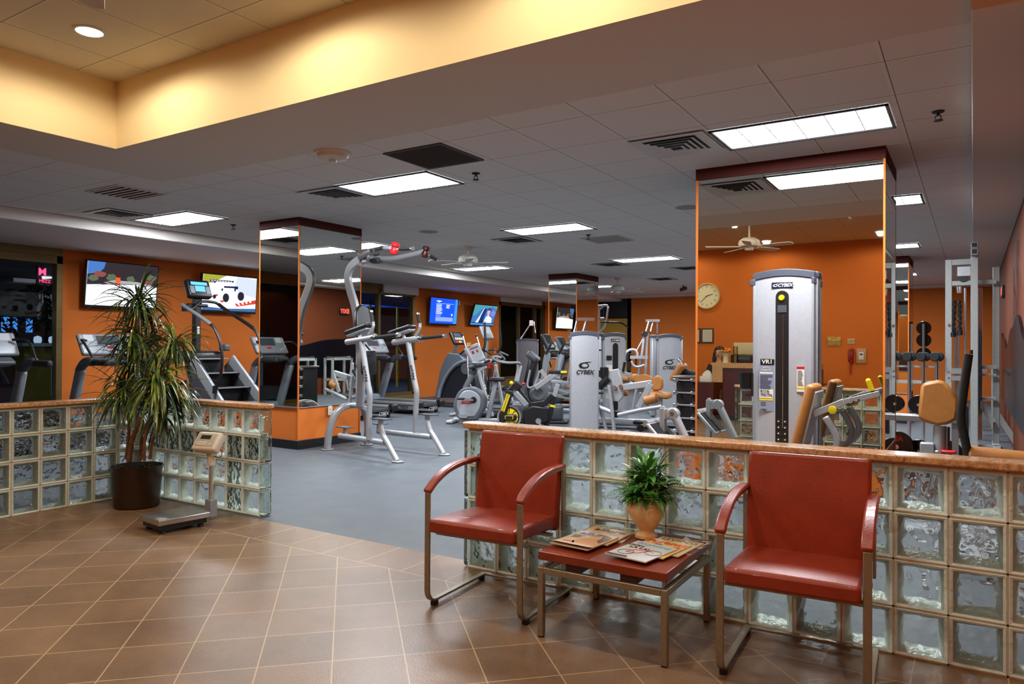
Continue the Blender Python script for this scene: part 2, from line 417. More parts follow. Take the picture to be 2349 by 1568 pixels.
# pillars: maroon head, mirrors on each face, orange foot, black base
def pillar(n, x0, x1, y0, y1, zm0, zm1, tilt=0):
    c = st('wall_pillar_%d' % n, B().bx(x0+.012, x1-.012, y0+.012, y1-.012, .0, H), orange)
    st('trim_pillar_head_%d' % n, B().bx(x0-.004, x1+.004, y0-.004, y1+.004, zm1, H), maroon)
    st('baseboard_pillar_%d' % n, B().bx(x0-.008, x1+.008, y0-.008, y1+.008, 0, .112), blk_base, bev=.004)
    e = .014
    for k, (a0, a1, c0, c1) in enumerate(((x0+e, x1-e, y0, y0+.012), (x0+e, x1-e, y1-.012, y1), (x0, x0+.012, y0+e, y1-e), (x1-.012, x1, y0+e, y1-e))):
        o = B().bx(a0, a1, c0, c1, zm0, zm1).build('mirror', mirror, None, smooth=0)
        tag(o, kind='structure'); o.name = 'trim_mirror_%d_%d' % (n, k)
        if tilt and k == 0:
            m = MX.Translation((0, y0, zm0)) @ MX.Rotation(R(-tilt), 4, 'X') @ MX.Translation((0, -y0, -zm0)); o.data.transform(m)
        bb = B()
        if k < 2: bb.bx(a0, a1, c0-.004, c1+.004, zm0-.012, zm0)
        else: bb.bx(a0-.004, a1+.004, c0, c1, zm0-.012, zm0)
        st('trim_mirror_rail_%d_%d' % (n, k), bb, alu)
    # corner beads
    cb = B()
    for x in (x0, x1):
        for y in (y0, y1): cb.bx(x-.002 if x == x0 else x-.014, x+.014 if x == x0 else x+.002, y-.002 if y == y0 else y-.014, y+.014 if y == y0 else y+.002, .11, zm1)
    st('trim_corner_bead_%d' % n, cb, orange)
pillar(1, -5.877, -5.128, 2.793, 3.893, .53, 2.818)
pillar(2, -.10, 1.436, 2.98, 3.93, .49, 2.822, .2)
pillar(3, -5.994, -5.292, 10.70, 11.78, .53, 2.80)
pillar(4, -.15, 1.085, 10.9, 11.9, .53, 2.80)
# windows: frames and panes on the window wall
def window(n, y0, y1, z0, z1, mull):
    f = B(); x0, x1 = XW-.12, XW+.01
    f.bx(x0, x1, y0, y0+.09, z0, z1).bx(x0, x1, y1-.09, y1, z0, z1).bx(x0, x1, y0, y1, z1-.12, z1).bx(x0, x1, y0, y1, z0, z0+.07)
    for y in mull: f.bx(x0, x1, y-.035, y-.003, z0, z1).bx(x0, x1, y+.006, y+.035, z0, z1)
    w = st('window_%d' % n, f, bronze, bev=.004)
    ys = [y0+.09]+list(mull)+[y1-.09]
    for a, c in zip(ys[:-1], ys[1:]): tag(B().bx(XW-.07, XW-.062, a+.03, c-.03, z0+.07, z1-.12).build('pane', winglass, w, smooth=0), kind='structure')
window(1, -4.5, 2.289, .12, 2.66, (-2.3, 0.0))
window(2, 5.95, 10.70, .1, 2.66, (7.6, 9.40))
window(3, 14.56, 17.3, .33, 2.66, (15.70, 16.70))
st('trim_shade_box', B().bx(XW+.005, XW+.06, 9.5, 10.78, 2.58, 2.775), white_trim, bev=.006)
st('trim_shade_box_far', B().bx(XW+.005, XW+.06, 14.56, 17.0, 2.64, 2.775), white_trim, bev=.006)
# ------------------------------------------------------------------ glass block partitions
PB = .2032
def blocks(name, label, u0, n, mat4, first=None, caps=(0, 0), ext=0):
    """n columns x 4 rows along local x from u0, front face at local y=0, .1 thick"""
    e = E(name, label, 'partition wall'); e.matrix_world = mat4
    gb, mo = B(), B(); t = .1; rim = .013
    for i in range(n):
        for j in range(4):
            x0, x1, z0, z1 = u0+i*PB+.003, u0+(i+1)*PB-.003, j*PB+.003+.004, (j+1)*PB-.003+.004
            r = rim
            gb.m = 0
            for yf, yi, d in ((0, .004, 1), (t, t-.004, -1)):
                gb.m = 3 if d > 0 else 1
                O = [(x0, yi+.003*d, z0), (x1, yi+.003*d, z0), (x1, yi+.003*d, z1), (x0, yi+.003*d, z1)]
                M_ = [(x0+.004, yf, z0+.004), (x1-.004, yf, z0+.004), (x1-.004, yf, z1-.004), (x0+.004, yf, z1-.004)]
                I = [(x0+r, yi, z0+r), (x1-r, yi, z0+r), (x1-r, yi, z1-r), (x0+r, yi, z1-r)]
                gb.add(O+M_+I, [(k, (k+1) % 4, (k+1) % 4+4, k+4) for k in range(4)]+[(k+4, (k+1) % 4+4, (k+1) % 4+8, k+8) for k in range(4)])
            # cavity walls, rippled
            K = 5; rows = []
            for k in range(K):
                y = .006+.068*k/(K-1); ring = []; q_ = r+.021*(k/(K-1))**.6
                for s_ in range(16):
                    q = s_/4; c = int(q); fr_ = q-c
                    cor = [(x0+q_, z0+q_), (x1-q_, z0+q_), (x1-q_, z1-q_), (x0+q_, z1-q_)]
                    a, b_ = cor[c], cor[(c+1) % 4]
                    px, pz = a[0]+(b_[0]-a[0])*fr_, a[1]+(b_[1]-a[1])*fr_
                    amp = random.uniform(-.004, .004) if k else 0
                    ring.append((px+amp, y, pz+amp))
                rows.append(ring)
            vs = [p for ring in rows for p in ring]; gb.m = 3
            gb.add(vs, [(k*16+s_, k*16+(s_+1) % 16, (k+1)*16+(s_+1) % 16, (k+1)*16+s_) for k in range(K-1) for s_ in range(16)])
            gb.m = 2; gb.add([(x0+r, .007, z0+r), (x1-r, .007, z0+r), (x1-r, .007, z1-r), (x0+r, .007, z1-r)], [(0, 1, 2, 3)])
            gb.m = 1
            for y in (t-.007,): gb.add([(x0+r, y, z0+r), (x1-r, y, z0+r), (x1-r, y, z1-r), (x0+r, y, z1-r)], [(0, 1, 2, 3)])
    for i in range(n+1):
        x = u0+i*PB
        if (i == 0 and caps[0]) or (i == n and caps[1]): continue
        mo.bx(x-.004, x+.004, .009, t-.012, 0, 4*PB+.004)
    for j in range(5): mo.bx(u0, u0+n*PB, .009, t-.012, j*PB if j else 0, j*PB+.008)
    gb.build('glass_blocks', [blockedge, clearp, wavy, milky], e, smooth=25)
    mo.build('mortar_joints', mortar, e, smooth=0)
    # rounded glass end of each course
    ends = B()
    for cap, x, sg in ((caps[0], u0, -1), (caps[1], u0+n*PB, 1)):
        if not cap: continue
        for j in range(4):
            z0, z1 = j*PB+.012, (j+1)*PB-.004
            o = [(x+sg*(.0+.05*math.sin(math.pi*k/10)), t/2-.05*math.cos(math.pi*k/10)) for k in range(11)]
            ends.prism(o, 'z', z0, z1)
    if ends.v: ends.build('rounded_end_blocks', m_end, e, bev=.006)
    # granite cap
    a = u0-(.06 if caps[0] else ext); c = u0+n*PB+(.06 if caps[1] else 0)
    o = []
    for k in range(9): o.append((c-.075+.075*math.sin(math.pi*k/8), t/2-.075*math.cos(math.pi*k/8))) if caps[1] else None
    if not caps[1]: o += [(c, -.025), (c, t+.025)]
    if caps[0]:
        for k in range(9): o.append((a+.075-.075*math.sin(math.pi*k/8), t/2+.075*math.cos(math.pi*k/8)))
    else: o += [(a, t+.025), (a, -.025)]
    B().prism(o, 'z', 4*PB+.012, 4*PB+.044).build('granite_cap', granite, e, bev=.006)
    return e
m_end = m_pane('clear_end_glass', (.86, .94, .9, 1), 1, 1.5)
blocks('glass_block_partition', 'long glass block half wall with granite cap behind the red chairs', -.495, 14, MX.Translation((0, 0, 0)), caps=(1, 0))
blocks('glass_block_partition', 'short glass block half wall with rounded end beside the floor scale', -4.1815, 8, MX.Translation((0, .156, 0)), caps=(0, 1), ext=.03)
blocks('glass_block_partition', 'glass block half wall running out of frame left of the potted plant', -13*PB, 13, MX.Translation((-4.108, .149, 0)) @ MX.Rotation(R(90), 4, 'Z'), caps=(0, 0))
# ------------------------------------------------------------------ ceiling fittings
def area(name, loc, sx, sy, power, col, spread=180, rot=(0, 0, 0)):
    l = bpy.data.lights.new(name, 'AREA'); l.shape = 'RECTANGLE'; l.size = sx; l.size_y = sy; l.energy = power; l.color = col; l.spread = R(spread)
    o = bpy.data.objects.new(name, l); COL.objects.link(o); o.location = loc; o.rotation_euler = rot; return o
diff_m = EM('fluorescent_diffuser', (.93, .96, 1, 1), 3.2)
louv = M('white_louver', S(220, 222, 224), .4)
def fixture(x, y, label, p=GP, w=1.2, d=.6):
    e = E('ceiling_light', label, 'ceiling light', (x, y, H), 0, 'recessed fluorescent ceiling lights')
    B().bx(-w/2, w/2, -d/2, d/2, -.005, -.002).build('diffuser', diff_m, e, smooth=0)
    f = B(); t = .022
    f.bx(-w/2, w/2, -d/2, -d/2+t, -.016, 0).bx(-w/2, w/2, d/2-t, d/2, -.016, 0).bx(-w/2, -w/2+t, -d/2, d/2, -.016, 0).bx(w/2-t, w/2, -d/2, d/2, -.016, 0)
    f.build('frame', dark_fr, e, smooth=0)
    l = B()
    for i in range(1, 6): l.bx(-w/2+i*w/6-.0025, -w/2+i*w/6+.0025, -d/2+t, d/2-t, -.014, -.006)
    for i in range(1, 3): l.bx(-w/2+t, w/2-t, -d/2+i*d/3-.0025, -d/2+i*d/3+.0025, -.014, -.006)
    l.build('louver', louv, e, smooth=0)
    area('fluorescent_light', (x, y, H-.02), w-.06, d-.06, p, (.9, .95, 1), 180)
dark_fr = M('dark_fixture_frame', S(40, 40, 42), .5)
for x, y, lab in ((.957, 2.15, 'large bright ceiling light in front of the wide mirrored pillar'),
                  (-2.82, 2.02, 'bright ceiling light beside the square return grille'),
                  (-6.57, 2.09, 'ceiling light over the row of screens on the left wall'),
                  (-2.90, 5.20, 'ceiling light next to the ribbed square panel, middle of the gym'),
                  (-3.05, 9.10, 'ceiling light above the tall silver weight towers, far middle'),
                  (-6.45, 5.15, 'ceiling light behind the pull up tower beside the near mirrored pillar'),
                  (-6.58, 8.90, 'ceiling light seen through the fan blades'),
                  (.98, 5.45, 'ceiling light just right of the wide mirrored pillar'),
                  (.73, 9.45, 'ceiling light farther back right of the wide pillar'),
                  (.42, 14.5, 'farthest ceiling light on the right'),
                  (-6.6, 14.2, 'farthest ceiling light behind the far mirrored pillar'),
                  (-2.9, 14.0, 'ceiling light at the back near the orange far wall')):
    fixture(x, y, lab)
ventw = M('white_vent_metal', S(206, 202, 198), .5, 0, .04, 20)
ventd = M('vent_shadow_black', S(20, 20, 20), .8)
def diffuser(x, y, label, w=.6):
    e = E('ceiling_vent', label, 'air vent', (x, y, H), 0, 'square air diffusers in the ceiling')
    B().bx(-w/2+.03, w/2-.03, -w/2+.03, w/2-.03, -.006, -.003).build('backing', ventd, e, smooth=0)
    f = B()
    for k in range(5):
        r = w/2-.06-k*.042; r_ = r-.028
        if k == 0: r = w/2
        z = -.008-.006*k
        vs = [(-r, -r, z-.004), (r, -r, z-.004), (r, r, z-.004), (-r, r, z-.004), (-r_, -r_, z+.002), (r_, -r_, z+.002), (r_, r_, z+.002), (-r_, r_, z+.002)]
        f.add(vs, [(i, (i+1) % 4, (i+1) % 4+4, i+4) for i in range(4)])
    f.build('louvres', ventw, e, smooth=0)
for x, y, lab in ((.03, 2.10, 'square louvred vent left of the large ceiling light'), (-3.72, 2.05, 'square louvred vent at the left end of a ceiling light'),
                  (-6.9, 1.50, 'dark louvred vent near the left wall bulkhead'), (-3.84, 5.90, 'louvred vent beside the middle ceiling light'),
                  (-4.0, 9.6, 'louvred vent beside the far middle ceiling light'), (-4.2, 13.0, 'small looking far louvred vent'), (-2.9, 11.0, 'dark far vent close to the wide pillar edge')):
    diffuser(x, y, lab)
def grille(x, y, label, w, d, col, n):
    e = E('return_grille', label, 'air vent', (x, y, H))
    B().bx(-w/2, w/2, -d/2, d/2, -.006, -.002).build('backing', ventd, e, smooth=0)
    s = B()
    for i in range(n): s.bx(-w/2, w/2, -d/2+(i+.25)*d/n, -d/2+(i+.55)*d/n, -.014, -.007)
    s.bx(-w/2-.02, w/2+.02, -d/2-.02, -d/2, -.012, 0).bx(-w/2-.02, w/2+.02, d/2, d/2+.02, -.012, 0).bx(-w/2-.02, -w/2, -d/2, d/2, -.012, 0).bx(w/2, w/2+.02, -d/2, d/2, -.012, 0)
    s.build('slats', col, e, smooth=0)
grille(-1.85, 1.37, 'dark square return air grille with fine slats', .57, .57, M('grille_grey', S(70, 66, 62), .6), 20)
grille(-2.60, 6.47, 'grey square panel with fine ribs past the middle light', .57, .57, ventw, 16)
grille(-5.57, .83, 'pale vent panel beside the corner of the border, upper left', .57, .5, ventw, 7)
def disc(name, label, cat, x, y, parts, group=None):
    e = E(name, label, cat, (x, y, H), 0, group)
    for nm, prof, m in parts: B().lathe([(r, -z) for r, z in prof][::-1], n=32).build(nm, m, e)
    return e
disc('smoke_detector', 'round white smoke detector on the ceiling near the beige border', 'smoke detector', -2.496, .83, (('base', [(.001, 0), (.15, 0), (.15, .02), (.001, .021)], white), ('dome', [(.001, .02), (.135, .02), (.12, .05), (.05, .066), (.001, .066)], offwhite), ('sensor', [(.001, .06), (.035, .06), (.03, .085), (.001, .086)], white)))
for x, y, lab in ((-4.47, 4.55, 'round flush ceiling speaker over the pull up tower'), (-.76, 4.67, 'round flush ceiling speaker near the wide pillar edge')):
    disc('ceiling_speaker', lab, 'speaker', x, y, (('grille', [(.001, 0), (.13, 0), (.125, .006), (.001, .008)], M('speaker_grey', S(150, 146, 142), .7, 0, .2, 300)), ('rim', [(.13, 0), (.145, 0), (.145, .004), (.13, .004)], ventw)), 'ceiling speakers')
for x, y, lab in ((-1.895, 2.05, 'fire sprinkler behind the dark return grille'), (-6.365, 2.75, 'fire sprinkler left of the near mirrored pillar'), (1.826, 2.23, 'fire sprinkler right of the large ceiling light'), (-2.66, 5.95, 'fire sprinkler past the middle ceiling light')):
    e = disc('sprinkler', lab, 'sprinkler', x, y, (('escutcheon', [(.001, 0), (.04, 0), (.035, .008), (.001, .01)], ventd), ('deflector', [(.001, .06), (.03, .06), (.03, .064), (.001, .065)], ventd)), 'sprinkler heads')
    B().cyl((0, 0, -.005), (0, 0, -.03), .009).tube([(.011, 0, -.025), (.02, 0, -.045), (.006, 0, -.062)], .004, 6).tube([(-.011, 0, -.025), (-.02, 0, -.045), (-.006, 0, -.062)], .004, 6).build('yoke', ventd, e)
def fan(x, y, zc, label, drop, rot, zt=H):
    e = E('ceiling_fan', label, 'ceiling fan', (x, y, zt), R(rot), 'white ceiling fans')
    fm = M('fan_white', S(214, 210, 202), .45)
    B().lathe([(.001, 0), (.07, 0), (.06, -.05), (.014, -.06), (.014, -drop+.12)][::-1] if False else [(.001, -drop+.1), (.014, -drop+.1), (.014, -.06), (.06, -.05), (.07, 0), (.001, 0)]).build('downrod', fm, e)
    B().lathe([(.001, -drop-.10), (.06, -drop-.10), (.08, -drop-.06), (.15, -drop-.04), (.165, -drop), (.15, -drop+.05), (.09, -drop+.09), (.001, -drop+.1)]).build('motor', fm, e)
    for k in range(5):
        a = MX.Rotation(R(72*k), 4, 'Z') @ MX.Translation((0, 0, -drop-.045)) @ MX.Rotation(R(11), 4, 'X')
        b = B(); b.prism([(.20, -.05), (.34, -.062), (.64, -.068), (.665, -.03), (.665, .03), (.64, .068), (.34, .062), (.20, .05)], 'z', -.004, .004)
        b.v = [a @ q for q in b.v]; b.build('blade', fm, e)
        c = B().bx(.08, .25, -.018, .018, -.006, .006, a).build('blade_iron', fm, e)
fan(-4.9, 6.1, 2.67, 'white ceiling fan hanging above the exercise bikes', .22, 20)
fan(-5.0, 12.2, 2.6, 'white ceiling fan beyond the far mirrored pillar', .26, 50)
fan(-.90, -2.0, 2.9, 'cream ceiling fan in the lobby, seen in the wide mirror', .52, 8, HR)
e = E('security_camera', 'small black camera under the ceiling by the far orange wall', 'security camera', (-4.4, 15.05, H+.01))
B().cyl((0, 0, 0), (0, 0, -.07), .02).build('bracket', black, e); B().cyl((-.05, -.06, -.12), (.06, .06, -.07), .045).build('body', black, e)
# lobby downlights (recessed cans in the raised ceiling)
lamp_m = EM('downlight_lamp', (1, .93, .82, 1), 14)
def downlight(x, y, label, p=DP):
    e = E('downlight', label, 'downlight', (x, y, HR), 0, 'round recessed lobby downlights')
    B().lathe([(.001, -.006), (.085, -.006), (.085, -.002), (.001, -.002)]).build('lamp', lamp_m, e)
    B().lathe([(.085, -.009), (.105, -.006), (.105, -.001), (.085, -.001)]).build('rim', ventw, e)
    l = bpy.data.lights.new('downlight_bulb', 'SPOT'); l.energy = p; l.color = (1, .87, .68); l.spot_size = R(174); l.spot_blend = .35; l.shadow_soft_size = .06
    o = bpy.data.objects.new('downlight_bulb', l); COL.objects.link(o); o.location = (x, y, HR-.02)
downlight(-3.125, -.833, 'round downlight glowing in the raised lobby ceiling, upper left')
for x, y in ((-1.42, -.83), (.3, -.83), (2.0, -.83), (-3.1, -3.0), (-1.4, -3.0), (.4, -2.9), (2.6, -2.9)): downlight(x, y, 'round warm downlight in the raised lobby ceiling beyond the picture top')
for x, y, lab in ((-1.41, -5.30, 'downlight by the orange lobby wall above the fan, seen in the mirror'), (.62, -5.15, 'downlight by the orange lobby wall at the mirror right edge'), (-3.2, -5.3, 'downlight over the lobby desk end')): downlight(x, y, lab, DP*.6)

# ------------------------------------------------------------------ night outside the windows
st('floor_terrace', B().bx(-60, XW-.25, -40, 60, -.35, -.2), M('dark_paving', S(46, 50, 54), .6, 0, .2, 2))
wl = SC.world = bpy.data.worlds.new('night'); wl.use_nodes = True
wl.node_tree.nodes['Background'].inputs[0].default_value = (.010, .018, .04, 1); wl.node_tree.nodes['Background'].inputs[1].default_value = .35
# ------------------------------------------------------------------ red lobby chairs
def make_chair(label, loc, rz):
    e = E('armchair', label, 'chair', loc, rz, 'red leather lobby chairs')
    hw = .262; sec = (.030, .012)
    for sx in (-1, 1):
        x = sx*hw
        p = [(x, -.27, .575), (x, -.271, .09), (x, -.266, .066), (x, -.252, .045), (x, -.231, .031), (x, -.20, .027), (x, .27, .027)]
        B().tube(p, sq=(.012, .030), up=(1, 0, 0)).build('leg', frame_m, e, bev=.003)
        c = cr([(x, -.27, .572), (x, -.20, .617), (x, -.10, .655), (x, .02, .674), (x, .10, .676), (x, .20, .676)], 5)
        B().tube(c, sq=sec, up=(0, -.5, 1)).build('arm_bar', frame_m, e, bev=.003)
        c2 = [q+V((0, -.006, .014)) for q in c[1:]]; c2[0] = c2[0]+V((0, -.014, -.016))
        B().tube(c2, sq=(.046, .021), up=(0, -.5, 1)).build('arm_pad', leather, e, bev=.008)
        B().bx(x-.014, x+.014, -.225, -.19, 0, .021).build('foot', black, e, bev=.003)
        B().bx(x-.014, x+.014, .235, .265, 0, .021).build('foot', black, e, bev=.003)
    B().tube([(-hw-.015, .276, .027), (hw+.015, .276, .027)], sq=(.030, .012), up=(0, 0, 1)).build('floor_bar', frame_m, e, bev=.003)
    # one upholstered shell: seat and back
    def cush(name, pts, th, w):
        b = B(); n = len(pts); m = 9; o = []
        for sgn in (1, -1):
            for i in range(n):
                t = pts[min(i+1, n-1)]-pts[max(i-1, 0)]; t.normalize(); nr = V((0, -t.z, t.y))
                for k in range(m):
                    u = 2*k/(m-1)-1
                    crown = (1-u*u)*.010*min(1, i/2, (n-1-i)/2)
                    o.append(pts[i]+nr*(sgn*th/2+(crown if sgn > 0 else 0))+V((u*w/2, 0, 0)))
        q = lambda s_, i, k: s_*n*m+i*m+k
        f = []
        for s_ in (0, 1):
            for i in range(n-1):
                for k in range(m-1): f.append((q(s_, i, k), q(s_, i, k+1), q(s_, i+1, k+1), q(s_, i+1, k)))
        for i in range(n-1):
            for k in (0, m-1): f.append((q(0, i, k), q(0, i+1, k), q(1, i+1, k), q(1, i, k)))
        for k in range(m-1):
            for i in (0, n-1): f.append((q(0, i, k), q(0, i, k+1), q(1, i, k+1), q(1, i, k)))
        b.add(o, f); return b.build(name, leather, e, bev=.014, smooth=50)
    cush('seat', cr([(0, -.298, .418), (0, -.15, .416), (0, .0, .408), (0, .165, .398)], 4), .066, .485)
    cush('backrest', cr([(0, .168, .355), (0, .178, .45), (0, .20, .62), (0, .243, .838)], 4)[::-1], .046, .50)
    B().bx(-hw, hw, .05, .085, .352, .364).bx(-hw, hw, -.2, -.165, .352, .364).build('seat_support', frame_m, e)
    for sx in (-1, 1): B().bx(sx*hw-.006, sx*hw+.006, .19, .225, .352, .672).build('back_upright', frame_m, e)
    return e
ch = make_chair('rust red leather armchair left of the magazine table', (-.028, -.362, 0), R(3.4))
dup(ch, (1.432, -.345, 0), R(3.2), 'rust red leather armchair right of the magazine table')

# ------------------------------------------------------------------ low table
tx, ty = .669, -.352
TT = .386
e = E('side_table', 'low square table with red brown top and bronze legs between the chairs', 'table', (tx, ty, 0), R(.6))
ttop = M('red_brown_laminate', S(132, 54, 30), .34, 0, .12, 7)
B().bx(-.302, .302, -.302, .302, TT-.038, TT).build('tabletop', ttop, e, bev=.004)
for x in (-1, 1):
    for y in (-1, 1):
        B().bx(x*.29-.014, x*.29+.014, y*.29-.014, y*.29+.014, .006, .316).build('leg', frame_m, e, bev=.003)
        B().bx(x*.29-.011, x*.29+.011, y*.29-.011, y*.29+.011, 0, .006).build('foot', black, e)
for x0, x1, y0, y1 in ((-.276, .276, -.304, -.276), (-.276, .276, .276, .304), (-.304, -.276, -.276, .276), (.276, .304, -.276, .276)):
    B().bx(x0, x1, y0, y1, .288, .316).build('rail', frame_m, e, bev=.003)
for x in (-.13, .13): B().bx(x-.038, x+.038, -.29, .29, .316, TT-.038).build('spacer', M('dark_maroon_wood', S(58, 20, 16), .45), e)

# ------------------------------------------------------------------ magazines: pages, cover and its printing
TM = MX.Translation((tx, ty, 0)) @ MX.Rotation(R(.6), 4, 'Z')
page = M('magazine_paper', S(226, 216, 196), .6, 0, .06, 300)
INK = {}
def ink(k, *c):
    return INK.setdefault(k, M('ink_'+k, S(*c), .3, 0))
def patch(b, pts, z): b.add([(x, y, z) for x, y in pts], [tuple(range(len(pts)))])
def magazine(label, x, y, z, rot, cover, w=.205, h=.275, t=.005, curl=0):
    e = E('magazine', label, 'magazine', tuple(TM @ V((x, y, z))), R(rot+.6), 'magazines on the low table')
    b = B(); b.bx(-w/2, w/2, -h/2, h/2, 0, t-.0006)
    b.build('pages', page, e)
    c = B(); n = 8
    for k in range(n+1):
        yy = -h/2+h*k/n; zz = t+curl*max(0, 1-k/2.)**2
        c.v += [V((-w/2-.001, yy, zz)), V((w/2+.001, yy, zz)), V((-w/2-.001, yy, zz-.0006)), V((w/2+.001, yy, zz-.0006))]
    for k in range(n):
        o = 4*k
        for q in ((o, o+1, o+5, o+4), (o+2, o+6, o+7, o+3), (o, o+4, o+6, o+2), (o+1, o+3, o+7, o+5)): c.f.append(list(q)); c.mi.append(0)
    cv = c.build('cover', cover, e, smooth=0)
    return e, cv, t+.0004
# positions on the tabletop, local table coordinates
zt = TT
fash = ink('cover_cream', 228, 208, 182); beige = ink('cover_tan', 206, 168, 122); sage = ink('cover_sage', 168, 186, 160); cream_c = ink('cover_ivory', 226, 216, 200)
e, cv, zz = magazine('pale magazine underneath at the back of the left stack, sticking out to the right', -.145, .15, zt, 5, cream_c)
e, cv, zz = magazine('pale green edged magazine at the rear of the left stack', -.165, .12, zt+.0055, 3, sage)
text('title', 'Choices', .05, ink('maroon', 120, 40, 44), cv, T(0, .10, zz), sx=.8); 
e, cv, zz = magazine('tan magazine just under the front one of the left stack, dark lettering', -.15, .05, zt+.011, -3, beige)
text('title', 'allure', .075, ink('dark', 38, 30, 30), cv, T(0, .095, zz), bold=.001)
e, cv, zz = magazine('front fashion magazine of the left stack with blue title and a woman on the cover', -.175, -.085, zt+.0165, -6, fash, curl=.012)
text('title', 'allure', .072, ink('blue', 52, 116, 196), cv, T(0, .098, zz), bold=.001)
p = B(); z = zz+.0002
patch(p, [(.0, -.13), (.1, -.13), (.102, -.02), (.07, .04), (.02, .05), (-.02, .02), (-.035, -.05)], z); p.build('shoulders', ink('skin', 222, 168, 118), cv, smooth=0)
p = B(); patch(p, [(.02+.034*math.cos(a*.4), .075+.042*math.sin(a*.4)) for a in range(16)], z+.0003); p.build('face', ink('skin2', 232, 186, 142), cv, smooth=0)
p = B(); patch(p, [(.0, .12), (.05, .125), (.09, .1), (.1, .04), (.085, -.02), (.06, .01), (.055, .06), (.04, .10), (.01, .105)], z+.0006); p.build('hair', ink('brown', 122, 78, 48), cv, smooth=0)
p = B(); patch(p, [(-.075, -.06), (-.03, -.04), (-.01, -.08), (-.04, -.11), (-.085, -.1)], z); p.build('flower', ink('pink', 222, 112, 116), cv, smooth=0)
for k, (tt, yy) in enumerate((('CHEST', .05), ('HAIR', .032), ('SKIN', .014))): text('cover_line', tt, .02, ink('grey', 90, 80, 76), cv, T(-.06, yy, zz))
# right hand stack
e, cv, zz = magazine('dark patterned magazine at the back right corner of the table', .212, .15, zt, -4, ink('cover_dark', 112, 62, 58))
p = B()
for k in range(14): patch(p, [(-.09+.19*random.random()+dx, -.1+.22*random.random()*1+dy) for dx, dy in ((0, 0), (.02, .004), (.012, .018))], zz)
p.build('pattern', cream_c, cv, smooth=0)
e, cv, zz = magazine('cream magazine with thin capital title in the right stack', .186, .07, zt+.0055, -6, ink('cover_cream2', 224, 204, 168))
text('title', 'LIVING', .06, ink('taupe', 120, 98, 80), cv, T(0, .10, zz), sx=1.0)
e, cv, zz = magazine('yellow magazine with red title in the right stack', .152, -.01, zt+.011, -8, ink('cover_yellow', 238, 206, 120))
text('title', 'Parents', .066, ink('redorange', 226, 72, 34), cv, T(0, .095, zz), bold=.0016)
text('cover_line', 'baby', .02, ink('dark', 38, 30, 30), cv, T(-.02, .055, zz))
p = B(); patch(p, [(.075+.017*math.cos(a*.4), .045+.017*math.sin(a*.4)) for a in range(16)], zz); p.build('badge', ink('redorange', 226, 72, 34), cv, smooth=0)
e, cv, zz = magazine('front cycling magazine of the right stack with a drawn bicycle on white', .12, -.115, zt+.0165, -10, ink('cover_ice', 214, 222, 228))
text('title', 'Bicycling', .05, ink('sky', 132, 190, 222), cv, T(0, .105, zz), bold=.001)
text('cover_line', 'OOH', .034, ink('dark', 38, 30, 30), cv, T(-.065, .06, zz), bold=.001); text('cover_line', 'LA LA!', .034, ink('dark', 38, 30, 30), cv, T(-.03, .028, zz), bold=.001)
p = B(); z = zz+.0004
for cx, cy in ((-.045, -.06), (.06, -.005)): p.tube([(cx+.036*math.cos(a*.3142), cy+.036*math.sin(a*.3142), z) for a in range(20)], .0012, 4, closed=True)
p.build('bicycle_wheels', ink('dark', 38, 30, 30), cv)
p = B(); p.tube([(-.045, -.06, z), (-.03, -.01, z), (.035, .012, z), (.005, -.05, z), (-.045, -.06, z)], .0014, 4).tube([(.035, .012, z), (.06, -.005, z)], .0014, 4).tube([(.02, .02, z), (.05, .03, z)], .001, 4)
p.build('bicycle_frame', ink('redbike', 214, 60, 70), cv)
p = B(); patch(p, [(-.1, -.135), (.0, -.132), (.0, -.112), (-.1, -.115)], zz); p.build('bottom_strip', ink('navy', 40, 38, 62), cv, smooth=0)

# ------------------------------------------------------------------ vase with greenery
vx, vy = TM @ V((.0, .17, 0)), 0
e = E('plant_vase', 'golden tan urn of green foliage on the magazine table', 'plant', (.694, -.172, TT))
vm = M('gilded_ceramic', S(228, 192, 140), .34, .1, .14, 26, .05, 60)
B().lathe([(.001, 0), (.046, 0), (.052, .006), (.050, .018), (.036, .030), (.034, .040), (.055, .075), (.078, .115), (.088, .150), (.086, .172), (.074, .190), (.072, .197), (.080, .205), (.075, .207), (.066, .196), (.001, .18)], n=36, sx=1.08, sy=1.08).build('urn', vm, e)
def leaf(b, base, dirv, L, w, droop, nseg=5, fold=.15, tip=1.0):
    d = V(dirv).normalized(); side = d.cross(V((0, 0, 1)))
    side = side.normalized() if side.length > 1e-3 else V((1, 0, 0))
    p = V(base); o = len(b.v); pts = []
    for i in range(nseg+1):
        t = i/nseg; ww = w*(math.sin(math.pi*min(1, .12+t*.88))**.8)*(1 if t < 1 else .02)
        pts.append((p.copy(), ww)); d = (d+V((0, 0, -droop/nseg))).normalized(); p = p+d*(L/nseg)
    for q, ww in pts:
        up = side.cross(d)
        b.v += [q-side*ww/2+V((0, 0, fold*ww)), q, q+side*ww/2+V((0, 0, fold*ww))]
    for i in range(nseg):
        a = o+3*i
        for k in (0, 1): b.f.append([a+k, a+k+1, a+k+4, a+k+3]); b.mi.append(b.m)
def m_leaf(name, c1, c2, rough=.4):
    m, g, b = principled(name); v, x = g.xyz(); n = g.noise(v, 9, 3); mr = g.n('ShaderNodeMapRange'); mr.inputs[1].default_value = .35; mr.inputs[2].default_value = .65; g.l(n, mr.inputs[0])
    g.l(g.mix(mr.outputs[0], c1, c2), b.inputs['Base Color']); b.inputs['Roughness'].default_value = rough; b.inputs['Coat Weight'].default_value = .15
    return m
